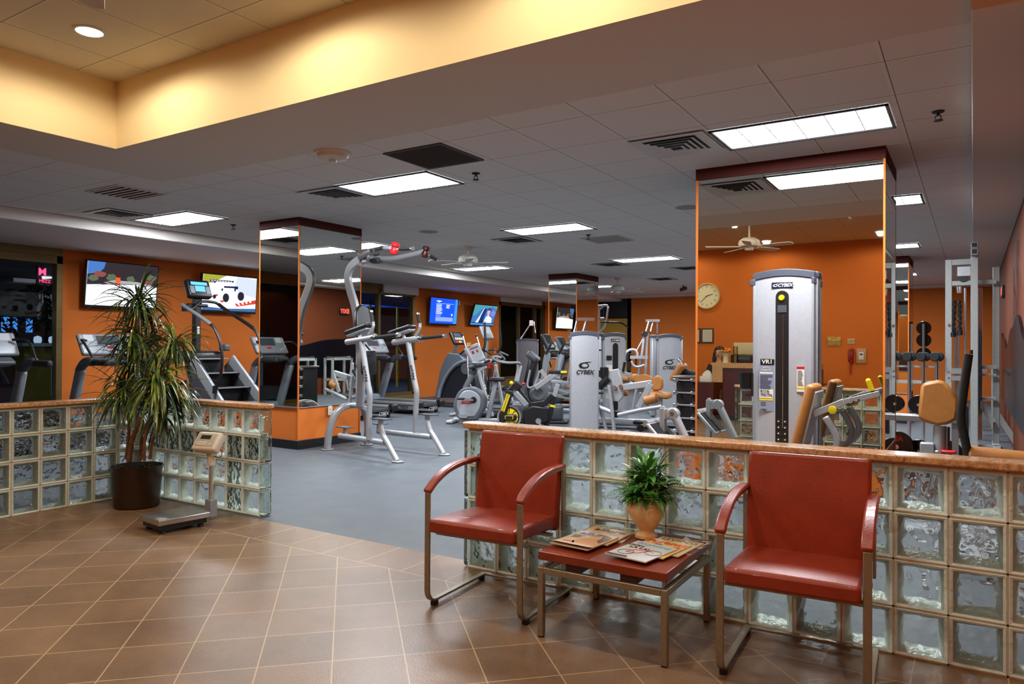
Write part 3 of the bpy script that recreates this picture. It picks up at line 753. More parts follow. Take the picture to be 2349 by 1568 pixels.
lf1 = m_leaf('bright_green_leaf', S(40, 104, 38), S(98, 168, 74)); lf2 = m_leaf('pale_green_leaf', S(96, 128, 60), S(150, 168, 104))
rnd = random.Random(3)
b, b2 = B(), B()
for k in range(430):
    a = rnd.uniform(0, 2*math.pi); el = rnd.uniform(-.35, 1.2); r = rnd.uniform(.02, .13)
    hgt = .20+rnd.uniform(.0, .20)*math.sin(max(.1, el))
    base = (math.cos(a)*r*.6, math.sin(a)*r*.6, hgt)
    leaf(b if rnd.random() < .85 else b2, base, (math.cos(a)*math.cos(el), math.sin(a)*math.cos(el), math.sin(el)), rnd.uniform(.05, .095), rnd.uniform(.020, .034), rnd.uniform(.4, 1.6), 4)
for k in range(26):                                                # fern fronds
    a = rnd.uniform(0, 2*math.pi); el = rnd.uniform(.2, 1.2); base = V((math.cos(a)*.05, math.sin(a)*.05, .21)); d = V((math.cos(a)*math.cos(el), math.sin(a)*math.cos(el), math.sin(el)))
    for i in range(9):
        q = base+d*(.03+.018*i)+V((0, 0, -.0012*i*i))
        for s_ in (-1, 1): leaf(b, q, d.cross(V((0, 0, 1))).normalized()*s_+d*.5, .045-.003*i, .011, .3, 3)
for a, L in ((2.7, .24), (2.95, .22), (3.2, .20), (-.35, .16), (.1, .14)): leaf(b2, (math.cos(a)*.05, math.sin(a)*.05, .21), (math.cos(a), math.sin(a), .35), L, .010, .45, 6)
for a in (-.2, .25, -.7, 2.5): leaf(b2, (math.cos(a)*.07, math.sin(a)*.07, .21), (math.cos(a), math.sin(a), .0), .13, .03, 1.4, 6)
for q in b.v+b2.v: q.y = min(q.y, .152)
b.build('foliage', lf1, e); b2.build('pale_foliage', lf2, e)

# ------------------------------------------------------------------ dragon tree in a bronze pot
px_, py_ = -3.70, -.13
e = E('potted_dragon_tree', 'tall potted dragon tree with long narrow leaves in the corner of the glass walls', 'plant', (px_, py_, 0))
potm = M('bronze_glazed_pot', S(62, 45, 31), .28, .55, .2, 5, .04, 80)
B().lathe([(.001, 0), (.155, 0), (.170, .012), (.190, .30), (.195, .33), (.189, .333), (.178, .31), (.001, .29)], n=44).build('pot', potm, e)
b = B(); rnd = random.Random(11)
for k in range(330):
    a = rnd.uniform(0, 6.283); r = .168*math.sqrt(rnd.random()); s_ = rnd.uniform(.008, .015)
    b.ball((math.cos(a)*r, math.sin(a)*r, .315+rnd.uniform(-.006, .012)+.02*(1-r/.168)), s_, 3, (1, 1, .7))
tag(b.build('bark_mulch', M('dark_bark_mulch', S(40, 33, 30), .6, 0, .3, 40), e), kind='stuff')
bark = M('tan_ringed_bark', S(126, 88, 54), .8, 0, .3, 24, .6, 60)
F_ = Fr(px_, py_, 0)
def stem(name, pts, r0, r1):
    q = cr(pts, 6); n = len(q); B().tube(q, [r0+(r1-r0)*i/(n-1)+.0015*math.sin(i*2.1) for i in range(n)], 10).build('trunk', bark, e)
def fp(px, py, yo=0): return F_.p(px, py, yo)
stem('a', [fp(296, 1058, -.03), fp(303, 1010, -.04), fp(318, 965, -.03), fp(310, 925, -.02), fp(305, 860, 0), fp(312, 790, .0), fp(316, 720, .0), fp(318, 690, .0)], .021, .011)
stem('b', [fp(289, 1052, .03), fp(296, 990, .02), fp(292, 940, .0), fp(285, 905, -.03)], .013, .010)
stem('c', [fp(322, 1056, .04), fp(326, 985, .06), fp(332, 900, .05), fp(338, 830, .03), fp(335, 785, .05)], .014, .010)
stem('d', [fp(344, 1052, .02), fp(350, 1010, .03), fp(368, 965, .0), fp(366, 915, -.04), fp(361, 880, -.07)], .013, .009)
stem('g', [fp(331, 1056, -.06), fp(333, 1000, -.07), fp(352, 920, .06), fp(383, 850, .05), fp(397, 790, .06)], .012, .009)
dl1 = m_leaf('dark_strap_leaf', S(24, 40, 18), S(62, 84, 34), .3); dl2 = m_leaf('bright_strap_leaf', S(78, 100, 34), S(132, 146, 62), .3)
rnd = random.Random(5)
def rosette(px, py, yo, n, L, up=.5, brt=.3):
    c = fp(px, py, yo); b, b2 = B(), B()
    for k in range(int(n*1.5)):
        a = rnd.uniform(0, 6.283); el = rnd.uniform(-.25, 1.3) if rnd.random() < .8 else rnd.uniform(-.6, .1)
        ln = 1.28*L*rnd.uniform(.7, 1.15)
        base = c+V((math.cos(a)*.012, math.sin(a)*.012, rnd.uniform(-.07, .05)))
        leaf(b2 if rnd.random() < brt else b, base, (math.cos(a)*math.cos(el), math.sin(a)*math.cos(el), math.sin(el)), ln, rnd.uniform(.015, .024), rnd.uniform(1.0, 2.5), 8, .25)
    for q in b.v+b2.v:
        if q.z < .9: q.x = max(q.x, -4.09-px_); q.y = min(q.y, .14-py_)
    b.build('leaf_cluster', dl1, e); b2.build('leaf_cluster', dl2, e)
rosette(318, 692, 0, 62, .30, brt=.12)
rosette(306, 770, -.02, 58, .30, brt=.35)
rosette(338, 795, .05, 46, .27, brt=.2)
rosette(400, 790, .06, 60, .27, brt=.5)
rosette(284, 900, -.03, 66, .30, brt=.35)
rosette(361, 870, -.08, 72, .31, brt=.6)
rosette(300, 830, .04, 40, .27, brt=.2)
rosette(392, 905, .05, 44, .27, brt=.12)
rosette(372, 940, .04, 34, .25, brt=.05)

# ------------------------------------------------------------------ floor scale
e = E('floor_scale', 'steel platform scale with display head on a post beside the glass wall', 'scale', (-2.93, -.30, 0))
F_ = Fr(-2.93, -.30, 0)
zt = .105
A_ = [F_.zf(*q, zt) for q in ((318, 1178), (438, 1160), (483, 1172), (364, 1195))]
stl = M('brushed_stainless', S(178, 176, 172), .3, .85, .08, 8)
cx_ = [q.x for q in A_]; cy_ = [q.y for q in A_]
ctr = V((sum(cx_)/4, sum(cy_)/4, 0)); ax = ((A_[3]-A_[0])+(A_[2]-A_[1])).normalized(); ay = V((-ax.y, ax.x, 0))
ang = math.atan2(ax.y, ax.x); lx = ((A_[3]-A_[0]).length+(A_[2]-A_[1]).length)/2; ly = ((A_[1]-A_[0]).length+(A_[2]-A_[3]).length)/2
LM = MX.Translation((ctr.x, ctr.y, 0)) @ MX.Rotation(ang, 4, 'Z')
b = B(); b.pad(lx, ly, .042, .008, LM @ MX.Translation((0, 0, zt-.021))); b.build('platform', stl, e)
b = B().bx(-lx/2+.02, lx/2-.02, -ly/2+.02, ly/2-.02, .028, .064, LM); b.build('base_frame', black, e)
for sx in (-1, 1):
    for sy in (-1, 1): B().cyl(LM @ V((sx*(lx/2-.05), sy*(ly/2-.05), 0)), LM @ V((sx*(lx/2-.05), sy*(ly/2-.05), .03)), .024, .018).build('foot', blackrub, e)
pp = F_.zf(484, 1190, 0); pp = V((pp.x, pp.y, 0))
B().bx(pp.x-.035, pp.x+.035, pp.y-.03, pp.y+.03, .02, .15).build('post_bracket', grey, e, bev=.004)
ya = pp.y
top = F_.p(482, 1060, ya)
B().cyl((pp.x, pp.y, .02), (pp.x, pp.y, top.z), .0155).build('post', chrome, e)
B().lathe([(.001, top.z-.02), (.028, top.z-.02), (.03, top.z+.0), (.024, top.z+.05), (.001, top.z+.052)], (pp.x, pp.y, 0)).cyl((pp.x-.03, pp.y, top.z+.065), (pp.x+.03, pp.y, top.z+.065), .024).build('swivel', offwhite, e)
hm = MX.Translation((pp.x-.005, pp.y-.02, top.z+.15)) @ MX.Rotation(R(14), 4, 'Z') @ MX.Rotation(R(52), 4, 'X')
hd = B().pad(.215, .155, .075, .02, hm).build('display_head', offwhite, e)
B().pad(.165, .112, .006, .0028, hm @ MX.Translation((0, .004, .0375))).build('face_plate', M('scale_face', S(182, 176, 160), .5), hd)
B().bx(-.055, .035, .008, .042, .039, .0418, hm).build('display', M('lcd_dark', S(48, 52, 44), .25), hd)
b = B()
for i in range(5):
    for j in range(2): b.bx(-.065+i*.018, -.053+i*.018, -.04+j*.016, -.030+j*.016, .039, .0425, hm)
for i in range(2): b.bx(.04+i*.02, .054+i*.02, -.036, -.028, .039, .0425, hm)
b.build('keys', white, hd)
h0 = hm @ V((.07, -.02, -.025))
B().tube(cr([tuple(h0), tuple(h0+V((.03, .02, -.03))), tuple(h0+V((.012, .02, -.075))), (pp.x+.03, pp.y, top.z+.05)], 6), .003, 6).build('cable', black, e)
# ------------------------------------------------------------------ pull up and dip tower
F_ = Fr(-4.08, 3.2, -8); P_ = F_.p
e = F_.E('pull_up_tower', 'silver pull up and leg raise tower in front of the near mirrored pillar', 'exercise machine')
def z0(v, z): v = V(v); v.z = z; return v
sil = silver; D = .365
def mir(pts): return [V((q.x, -q.y, q.z)) for q in pts]
near = F_.P([(780, 997), (840, 1005), (879, 1014)], -D)
near = [V((near[0].x, -D, .19)), V((near[-1].x, -D, .19))]
xb0, xb1 = P_(778, 997, -.31).x, P_(880, 1012, -D).x
up = F_.P([(829.7, 784), (843, 874), (848.5, 905), (847, 942), (846.6, 1003)], -D)
ft = F_.P([(873.5, 962), (873.5, 975), (880, 1000), (888, 1014), (911, 1056)], -D)
ar = F_.P([(797, 784), (857, 774)], -D)
for s_ in (-1, 1):
    f = (lambda L: L) if s_ < 0 else mir
    B().tube(f([V((xb0, -.30, .20)), V((xb1+.02, -D, .20))]), .034, 14).build('base_tube', sil, e)
    B().tube(f(cr([z0(up[0], up[0].z), up[1], up[2], up[3], V((up[4].x, -D, .21))], 4)), .035, 14).build('upright', sil, e)
    B().tube(f(cr(ft[:2]+[ft[2], ft[3]]+[V((ft[4].x, -D, .012))], 4)), .032, 14).build('front_foot', sil, e)
    c = V((ft[4].x+.01, -D*-s_ if False else (-D if s_ < 0 else D), 0))
    B().lathe([(.001, 0), (.075, 0), (.075, .012), (.05, .02), (.001, .021)], c, sx=1, sy=.8).build('floor_pad', sil, e)
    B().lathe([(.001, -.006), (.078, -.006), (.078, .0), (.001, .0)], c+V((0, 0, .006)), sx=1, sy=.8).build('rubber_pad', black, e)
    st_ = P_(875, 960, -D); y = -D if s_ < 0 else D
    B().bx(st_.x-.13, st_.x+.13, y-.06, y+.06, st_.z-.008, st_.z+.006).build('step_plate', dgrey, e, bev=.004)
    B().bx(-.50, -.29, (-.335 if s_ < 0 else .20), (-.20 if s_ < 0 else .335), .30, .312).build('step_plate', dgrey, e, bev=.004)
    B().cyl((-.40, y*.72, .2), (-.40, y*.72, .30), .025).build('step_post', sil, e)
    a0, a1 = f(ar)[0], f(ar)[1]
    B().tube([a0, a1], .037, 16).ball(a0, .037, 8).build('arm_tube', sil, e)
    g0, g1 = f(F_.P([(859, 774), (914, 767.5)], -D)); d = (g1-g0).normalized()
    B().cyl(a1, a1+d*.03, .046).cyl(a1+d*.03, g0+d*.02, .022).build('collar', chrome, e)
    B().cyl(g0+d*.02, g1-d*.02, .021).build('grip', blackrub, e)
    B().cyl(g1-d*.02, g1+d*.015, .026).build('grip_end', chrome, e)
    v = cr(f(F_.P([(846, 767), (853, 757), (856.5, 747), (855.5, 742)], -D)), 4)
    B().tube(v, .019, 12).build('handle_post', sil, e)
    v0, v1 = f(F_.P([(855.3, 742), (851, 716)], -D)); d2 = (v1-v0).normalized()
    B().cyl(v0, v0+d2*.02, .026).cyl(v1-d2*.005, v1+d2*.02, .026).build('grip_end', chrome, e)
    B().cyl(v0+d2*.02, v1, .021).build('grip', blackrub, e)
    # forearm pad
    q0, q1 = f(F_.P([(799, 763), (848, 745)], -D+.03)); dd = (q1-q0); L = dd.length
    an = math.atan2(dd.z, dd.x)
    mm = MX.Translation((q0+q1)/2) @ MX.Rotation(-an, 4, 'Y')
    B().pad(L+.03, .13, .055, .026, mm, 4).build('forearm_pad', blackvinyl, e)
    B().pad(L-.02, .10, .03, .012, mm @ MX.Translation((0, 0, -.04))).cyl(mm @ V((0, 0, -.04)), V(((a0.x+a1.x)/2, y, a0.z)), .02).build('pad_bracket', sil, e)
# rear arch with the two rear feet
xa = -.64
arch = [(xa-.06, -.31, .012), (xa-.03, -.30, .25), (xa, -.25, .43), (xa+.02, -.15, .52), (xa+.02, 0, .545), (xa+.02, .15, .52), (xa, .25, .43), (xa-.03, .30, .25), (xa-.06, .31, .012)]
B().tube(cr(arch, 5), sq=(.075, .075), up=(1, 0, 0)).build('rear_arch', sil, e, bev=.02)
for s_ in (-1, 1):
    B().lathe([(.001, 0), (.08, 0), (.08, .012), (.001, .016)], (xa-.06, s_*.31, 0)).build('floor_pad', sil, e)
    B().lathe([(.001, 0), (.084, 0), (.084, .006), (.001, .006)], (xa-.06, s_*.31, 0)).build('rubber_pad', black, e)
B().bx(-.11, .11, -.055, .055, .535, .556, T(xa+.04, 0, 0)).build('mast_bracket', sil, e, bev=.004)
mast = F_.P([(826, 934), (829, 868), (826, 800), (820.8, 751), (814.7, 704), (803.5, 665), (798, 637), (804, 614), (823, 597), (845, 591)], 0)
q = cr(mast, 5)
B().tube(q, sq=(.05, .125), up=(1, 0, .1)).build('mast', sil, e, bev=.022)
# back pad
bp = F_.P([(834, 775), (826, 711)], 0); mid = (bp[0]+bp[1])/2+V((.04, 0, 0)); dd = bp[1]-bp[0]
mm = MX.Translation(mid) @ MX.Rotation(math.atan2(dd.x, dd.z), 4, 'Y')
o = [( .13, -.22), (.135, .0), (.115, .14), (.08, .21), (.03, .245), (-.03, .245), (-.08, .21), (-.115, .14), (-.135, 0), (-.13, -.22)]
b = B().prism(o, 'x', -.035, .035); b.v = [mm @ v for v in b.v]; b.build('back_pad', blackvinyl, e, bev=.02)
lb = F_.P([(842, 850), (838, 805)], 0); mm = MX.Translation((lb[0]+lb[1])/2+V((.05, 0, -.02)))
B().pad(.07, .22, .30, .03, mm).build('hip_pad', blackvinyl, e)
# overhead arms and grips
for s_, tip, pts, ballc, yy in ((-1, (900, 569), [(826, 590), (845, 578), (876, 571), (901, 569.5)], red, -.30), (1, (974, 577), [(836, 594), (862, 592), (900, 593), (940, 585), (972, 577.5)], M('dark_red_plastic', S(70, 16, 18), .35), .30)):
    n = len(pts); w = [P_(a, b_, yy*min(1, (i+.3)/(n-1))) for i, (a, b_) in enumerate(pts)]
    c = cr(w, 5); B().tube(c, .034, 14).build('overhead_arm', sil, e)
    tipv = c[-1]; b = B(); b.lathe([(.001, -.012), (.03, -.03), (.046, -.02), (.05, .01), (.038, .035), (.034, .055), (.05, .075), (.046, .1), (.02, .11), (.001, .108)], (0, 0, 0), 20, MX.Rotation(R(20), 4, 'Y'))
    b.v = [v+tipv+V((.02, 0, -.04)) for v in b.v]; b.build('climbing_hold', ballc, e)
def grp(p0, p1, y0, y1):
    a, b_ = P_(*p0, y0), P_(*p1, y1); d = (b_-a).normalized()
    B().cyl(a, a+d*.025, .024).cyl(b_-d*.02, b_+d*.012, .024).build('grip_end', chrome, e); B().cyl(a+d*.02, b_-d*.015, .02).build('grip', blackrub, e)
grp((915, 571.5), (946, 569.5), -.30, -.36); grp((982, 584), (1005, 597), .32, .42)
grp((878, 568), (853, 574.5), -.30, -.46); B().tube([P_(906, 572, -.3), P_(916, 571.5, -.3)], .012).tube([P_(974, 579, .3), P_(983, 585, .32)], .012).build('grip_stem', sil, e)
mm = MX.Translation(P_(864, 592, .1)+V((0, 0, -.03))); b = B().pad(.16, .12, .07, .03, mm); b.build('logo_housing', dgrey, e)
lm = P_(866, 585, -.045)
text('lettering', 'Nault', .05, black, e, MX.Translation((lm.x, -.07, lm.z)) @ MX.Rotation(R(-6), 4, 'Y') @ MX.Rotation(R(90), 4, 'X'), shear=.3, bold=.001)
# lettering running up the two uprights
for s_ in (-1, 1):
    u0, u1 = up[1], up[2]; mid = P_(842.5, 858, -D); dd = P_(847, 880, -D)-P_(838, 836, -D); an = math.atan2(-dd.x, -dd.z)
    mm = MX.Translation((mid.x+.012, s_*D-.0352, mid.z)) @ MX.Rotation(an, 4, 'Y') @ MX.Rotation(R(90), 4, 'X') @ MX.Rotation(R(90), 4, 'Z')
    text('lettering', 'Nault', .075, black, e, mm, shear=.35, bold=.001, spacing=1.15)

# ------------------------------------------------------------------ weight stack towers
capm = M('dark_cap_plastic', S(70, 74, 86), .4, 0, .05, 20)
tow = M('silver_shroud', S(178, 180, 186), .38, .25, .04, 30)
logo_sw = lambda: None
def swoosh(parent, mat, m):
    """the oval swirl mark: a crescent ring with a tail"""
    b = B(); n = 30
    vs = [(math.cos(6.2832*k/n), 0, .62*math.sin(6.2832*k/n)) for k in range(n)]+[(.16+.62*math.cos(6.2832*k/n), 0, .05+.36*math.sin(6.2832*k/n)) for k in range(n)]
    b.add(vs, [(k, (k+1) % n, n+(k+1) % n, n+k) for k in range(n)])
    b.add([(-.35, 0, .52), (.3, 0, .70), (1.5, 0, .78), (1.5, 0, .70), (.5, 0, .50)], [(0, 4, 3, 2, 1)])
    b.v = [m @ v for v in b.v]; return b.build('logo_mark', mat, parent, smooth=0)
def tower(label, loc, rz, w=.47, h=1.93, d=.13, slot=True, logo='plate', group=None, back=True):
    """shroud of a selectorised machine; front faces local -y, front panel at y=-d"""
    e = E('weight_tower', label, 'weight machine', loc, rz, group)
    n = 14; o = [(-w/2, -d+.03)]+[(-w/2+w*k/n, -d+.03-.03*math.sin(math.pi*k/n)) for k in range(1, n)]+[(w/2, -d+.03), (w/2, 0), (-w/2, 0)]
    def top(x): return h-.06+.028*(1-(2*x/w)**2)
    b = B(); m = len(o); vs = [(x, y, 0.02) for x, y in o]+[(x, y, top(x)) for x, y in o]
    b.add(vs, [(i, (i+1) % m, (i+1) % m+m, i+m) for i in range(m)]+[tuple(range(m, 2*m))]); b.build('front_shroud', tow, e)
    b = B(); vs = [(x*1.03, y-.006 if y < -.01 else y, top(x)-.045) for x, y in o]+[(x*1.03, y-.006 if y < -.01 else y, top(x)+.018) for x, y in o]
    b.add(vs, [(i, (i+1) % m, (i+1) % m+m, i+m) for i in range(m)]+[tuple(range(m, 2*m)), tuple(range(m-1, -1, -1))])
    for s_ in (-1, 1): b.bx(s_*w/2*1.03-.022, s_*w/2*1.03+.022 if s_ < 0 else s_*w/2*1.03+.002, -d+.018, .0, top(w/2)-.085, top(w/2)-.03)
    b.build('top_cap', capm, e, bev=.006)
    B().bx(-w/2-.004, -w/2+.014, -d+.02, 0, .02, h-.1).bx(w/2-.014, w/2+.004, -d+.02, 0, .02, h-.1).build('edge_trim', grey, e, bev=.004)
    if back:
        b = B(); b.bx(-w/2+.03, w/2+.012, .012, .06, .02, h-.075); b.build('rear_shroud', tow, e, bev=.01)
        B().bx(-w/2+.028, w/2+.018, .006, .068, h-.085, h-.035).build('rear_cap', capm, e, bev=.006)
    B().bx(-w/2-.02, w/2+.02, -d-.01, .06, 0, .035).build('base', grey, e, bev=.005)
    if logo == 'plate':
        pl = B().bx(-.085, .085, -d-.004, -d+.004, h-.175, h-.125).build('logo_plate', M('navy_logo_plate', S(24, 24, 52), .3), e, bev=.004)
        text('logo', 'CYBEX', .038, white, pl, MX.Translation((.022, -d-.0045, h-.151)) @ MX.Rotation(R(90), 4, 'X'), shear=.3, bold=.0012)
        swoosh(pl, white, MX.Translation((-.055, -d-.0046, h-.151)) @ MX.Diagonal((.018, 1, .018, 1)))
    elif logo == 'big':
        text('logo', 'CYBEX', .085, black, e, MX.Translation((0, -d-.002, logo_z)) @ MX.Rotation(R(90), 4, 'X'), shear=.3, bold=.0025)
        swoosh(e, black, MX.Translation((-.01, -d-.002, logo_z+.10)) @ MX.Diagonal((.075, 1, .075, 1)))
    if slot:
        b = B(); sw = .052; zc = h-.245
        pts = [(-sw, .06)]+[(-sw, zc)]+[(sw*math.cos(math.pi-math.pi*k/10), zc+sw*math.sin(math.pi-math.pi*k/10)) for k in range(1, 10)]+[(sw, zc), (sw, .06)]
        b.prism(pts, 'y', -d-.003, -d+.012); b.build('stack_slot', black, e, bev=.003)
    return e
logo_z = .88
e = tower('tall silver weight tower of the leg press before the wide mirrored pillar', (.695, 2.905, 0), 0, w=.475, h=1.975)
zt_ = 1.975; d = .13; mm = lambda x, z, y=-.1345: MX.Translation((x, y, z)) @ MX.Rotation(R(90), 4, 'X')
B().lathe([(.001, 0), (.024, 0), (.022, .012), (.001, .014)], (0, 0, 0), 24, mm(-.004, 1.722)).build('yellow_knob', yellow, e)
B().cyl((.008, -.137, .65), (.008, -.137, 1.58), .0035, n=8).build('guide_rod', chrome, e)
b = B(); b.bx(-.036, .036, -.138, -.133, 1.60, 1.66)
b.build('selector_head', dgrey, e)
b = B()
for i in range(9): b.bx(-.04, .04, -.1365, -.133, .28+i*.05, .322+i*.05)
b.build('weight_plates', M('weight_plate_black', S(24, 24, 26), .4), e)
b = B()
for i in range(9):
    for s_ in (-1, 1): b.bx(s_*.026-.006, s_*.026+.006, -.1385, -.136, .296+i*.05, .306+i*.05)
b.build('plate_numbers', offwhite, e)
pl = B().bx(-.185, -.065, -.122, -.1185, .78, 1.16).build('placard', M('placard_grey_blue', S(140, 146, 168), .45), e)
for s_ in (pl,): s_.location.y = -.006
v = B().bx(-.175, -.062, -.131, -.124, 1.165, 1.215).build('name_plate', black, e, bev=.004)
text('lettering', 'VR1', .045, white, v, mm(-.118, 1.190, -.1315), bold=.001, sx=1.15)
text('lettering', 'LEG', .024, white, pl, mm(-.125, 1.143, -.1235), sx=1.25); text('lettering', 'PRESS', .024, white, pl, mm(-.125, 1.120, -.1235), sx=1.25)
b = B(); rnd = random.Random(2)
for k in range(16):
    zz = 1.075-.0115*k; b.bx(-.175, -.175+rnd.uniform(.06, .10), -.1235, -.122, zz, zz+.005)
for k in range(3): b.bx(-.17, -.17+.04, -.1235, -.122, .85-.012*k, .854-.012*k)
b.build('small_print', M('print_dark', S(70, 76, 100), .5), pl, smooth=0)
B().bx(-.178, -.072, -.1235, -.122, 1.09, 1.104).build('white_panel', white, pl, smooth=0); B().bx(-.182, -.07, -.1235, -.122, .888, .962).build('white_panel', white, pl, smooth=0)
b = B()
for x in (-.155, -.1): b.tube([(x-.012, -.124, .935), (x, -.124, .915), (x+.016, -.124, .92), (x+.02, -.124, .9)], .002, 5).cyl((x-.012, -.1245, .944), (x-.012, -.1235, .944), .005)
b.build('exercise_drawings', black, pl)
B().bx(-.182, -.07, -.1235, -.122, .868, .882).build('yellow_strip', yellow, pl, smooth=0)
text('lettering', 'CYBEX', .016, black, pl, mm(-.15, .792, -.1235), shear=.3)
w_ = B().bx(.115, .175, -.128, -.1245, .95, 1.155).build('warning_label', white, e)
B().bx(.115, .175, -.1295, -.128, 1.137, 1.155).build('red_header', red, w_, smooth=0); B().bx(.115, .175, -.1295, -.128, .975, .99).build('yellow_strip', yellow, w_, smooth=0)
b = B()
for k in range(14): b.bx(.122, .122+rnd.uniform(.03, .046), -.1295, -.128, 1.0+.0092*k, 1.004+.0092*k)
b.build('small_print', M('print_grey', S(120, 120, 126), .5), w_, smooth=0)
# bottle holder on the tower's left edge
b = B(); b.lathe([(.001, 0), (.048, 0), (.06, .13), (.064, .135), (.056, .135), (.045, .01), (.001, .01)], (-.30, -.10, .96)); b.bx(-.25, -.235, -.13, -.07, .90, 1.09); b.bx(-.30, -.24, -.11, -.09, .90, .912)
b.build('bottle_holder', black, e)

# leg press seat, frame and foot plate (one machine with the tower's bench)
F_ = Fr(.60, 2.42, 0); P_ = F_.p
e = F_.E('leg_press_bench', 'tan padded leg press seat with yellow handles before the mirror', 'weight machine')
yo = .05
pt, pb = P_(1868, 884, yo), P_(1832, 1026, yo); dd = pt-pb; an = math.atan2(dd.x, dd.z)
mm = MX.Translation((pt+pb)/2) @ MX.Rotation(an, 4, 'Y')
B().pad(.075, .34, dd.length+.03, .032, mm, 4).build('back_pad', tanv, e)
B().pad(.02, .30, dd.length-.06, .006, mm @ MX.Translation((.045, 0, 0))).build('pad_plate', silver, e)
B().pad(.36, .34, .075, .03, MX.Translation(P_(1795, 1040, yo)+V((-.07, 0, -.02)))).build('seat_pad', tanv, e)
for s_ in (-1, 1):
    y = yo+s_*.10
    c = cr(F_.P([(1893, 955), (1912, 985), (1921, 1012), (1914, 1036), (1895, 1052), (1862, 1060)], y), 5); 
    B().tube(c, sq=(.05, .065), up=(0, 1, 0)).build('curved_support', silver, e, bev=.012)
    h0, h1 = P_(1866, 949, y), P_(1937, 921, y); h2 = P_(2018, 902, y)
    B().tube([h0, h1], sq=(.045, .05), up=(0, 0, 1)).build('handle_rail', silver, e, bev=.004)
    B().tube([h1, h2], sq=(.036, .04), up=(0, 0, 1)).build('telescopic_bar', silver, e, bev=.003)
    g0, g1 = P_(2001, 896, y), P_(1992, 873, y)
    B().cyl(g0, g1, .019).ball(g1, .019, 6).build('yellow_handle', yellow, e); B().cyl(P_(2003, 902, y), g0, .014).build('handle_stem', black, e)
    k = P_(1909.5, 940, y-.03)
    B().lathe([(.001, 0), (.03, 0), (.028, .014), (.001, .016)], k, 20, MX.Rotation(R(90), 4, 'X')).build('yellow_knob', yellow, e)
    b = B()
    for q in ((1946, 926), (1958, 921), (1970, 917)): b.cyl(P_(*q, y-.0205), P_(*q, y-.0185), .007, n=10)
    b.build('adjust_holes', black, e)
x0 = P_(1560, 1000, -.06).x
B().bx(-.85, .72, yo-.06, yo+.06, .06, .16).build('main_rail', silver, e, bev=.01)
B().tube([(.62, yo-.1, .16), P_(1862, 1060, yo-.1)], .03).tube([(.62, yo+.1, .16), P_(1862, 1060, yo+.1)], .03).build('seat_post', silver, e)
for x in (-.8, .68): B().bx(x-.04, x+.04, yo-.3, yo+.3, 0, .06).build('floor_bar', silver, e, bev=.006)
yf = -.07
b = B(); b.bx(-.02, .02, -.02, .02, 0, 0.001)
pq = P_(1521, 935, yf); B().tube([(pq.x, yf, .1), (pq.x, yf, pq.z)], sq=(.06, .045), up=(1, 0, 0)).cyl((pq.x, yf, pq.z), (pq.x, yf, pq.z+.015), .016).build('foot_post', silver, e, bev=.004)
pr_ = P_(1545, 946, yf)
B().tube([pq+V((.0, 0, -.06)), pr_], sq=(.055, .09), up=(0, 0, 1)).cyl(pr_+V((0, -.035, -.01)), pr_+V((0, .035, -.01)), .05).build('pivot_bracket', silver, e, bev=.008)
B().cyl(pr_+V((0, -.04, -.005)), pr_+V((0, -.034, -.005)), .018).build('pivot_bolt', chrome, e)
t0, t1 = P_(1549, 955, yf), P_(1588, 1040, yf); B().tube([t0, t1], .036, 14).build('swing_arm', silver, e)
a, c = P_(1500, 968, yf-.02), P_(1548, 1026, yf-.02); d = c-a; an = math.atan2(d.x, d.z)
fm = MX.Translation((a+c)/2+V((0, .0, 0))) @ MX.Rotation(an, 4, 'Y')
B().pad(.03, .34, d.length, .012, fm).build('foot_plate', silver, e)
b = B()
b.bx(-.02, -.0152, -.15, .15, -d.length/2+.02, d.length/2-.02, fm); b.build('tread', M('black_grip_tread', S(22, 22, 24), .8, 0, .3, 120, .5, 200), e)
q = P_(1486, 978, yf-.02); B().cyl(q+V((0, -.16, 0)), q+V((0, .16, 0)), .03).build('rubber_stop', black, e)
B().tube([a+V((0, .0, .02)), q], sq=(.30, .03), up=(0, 0, 1)).build('plate_lip', silver, e)
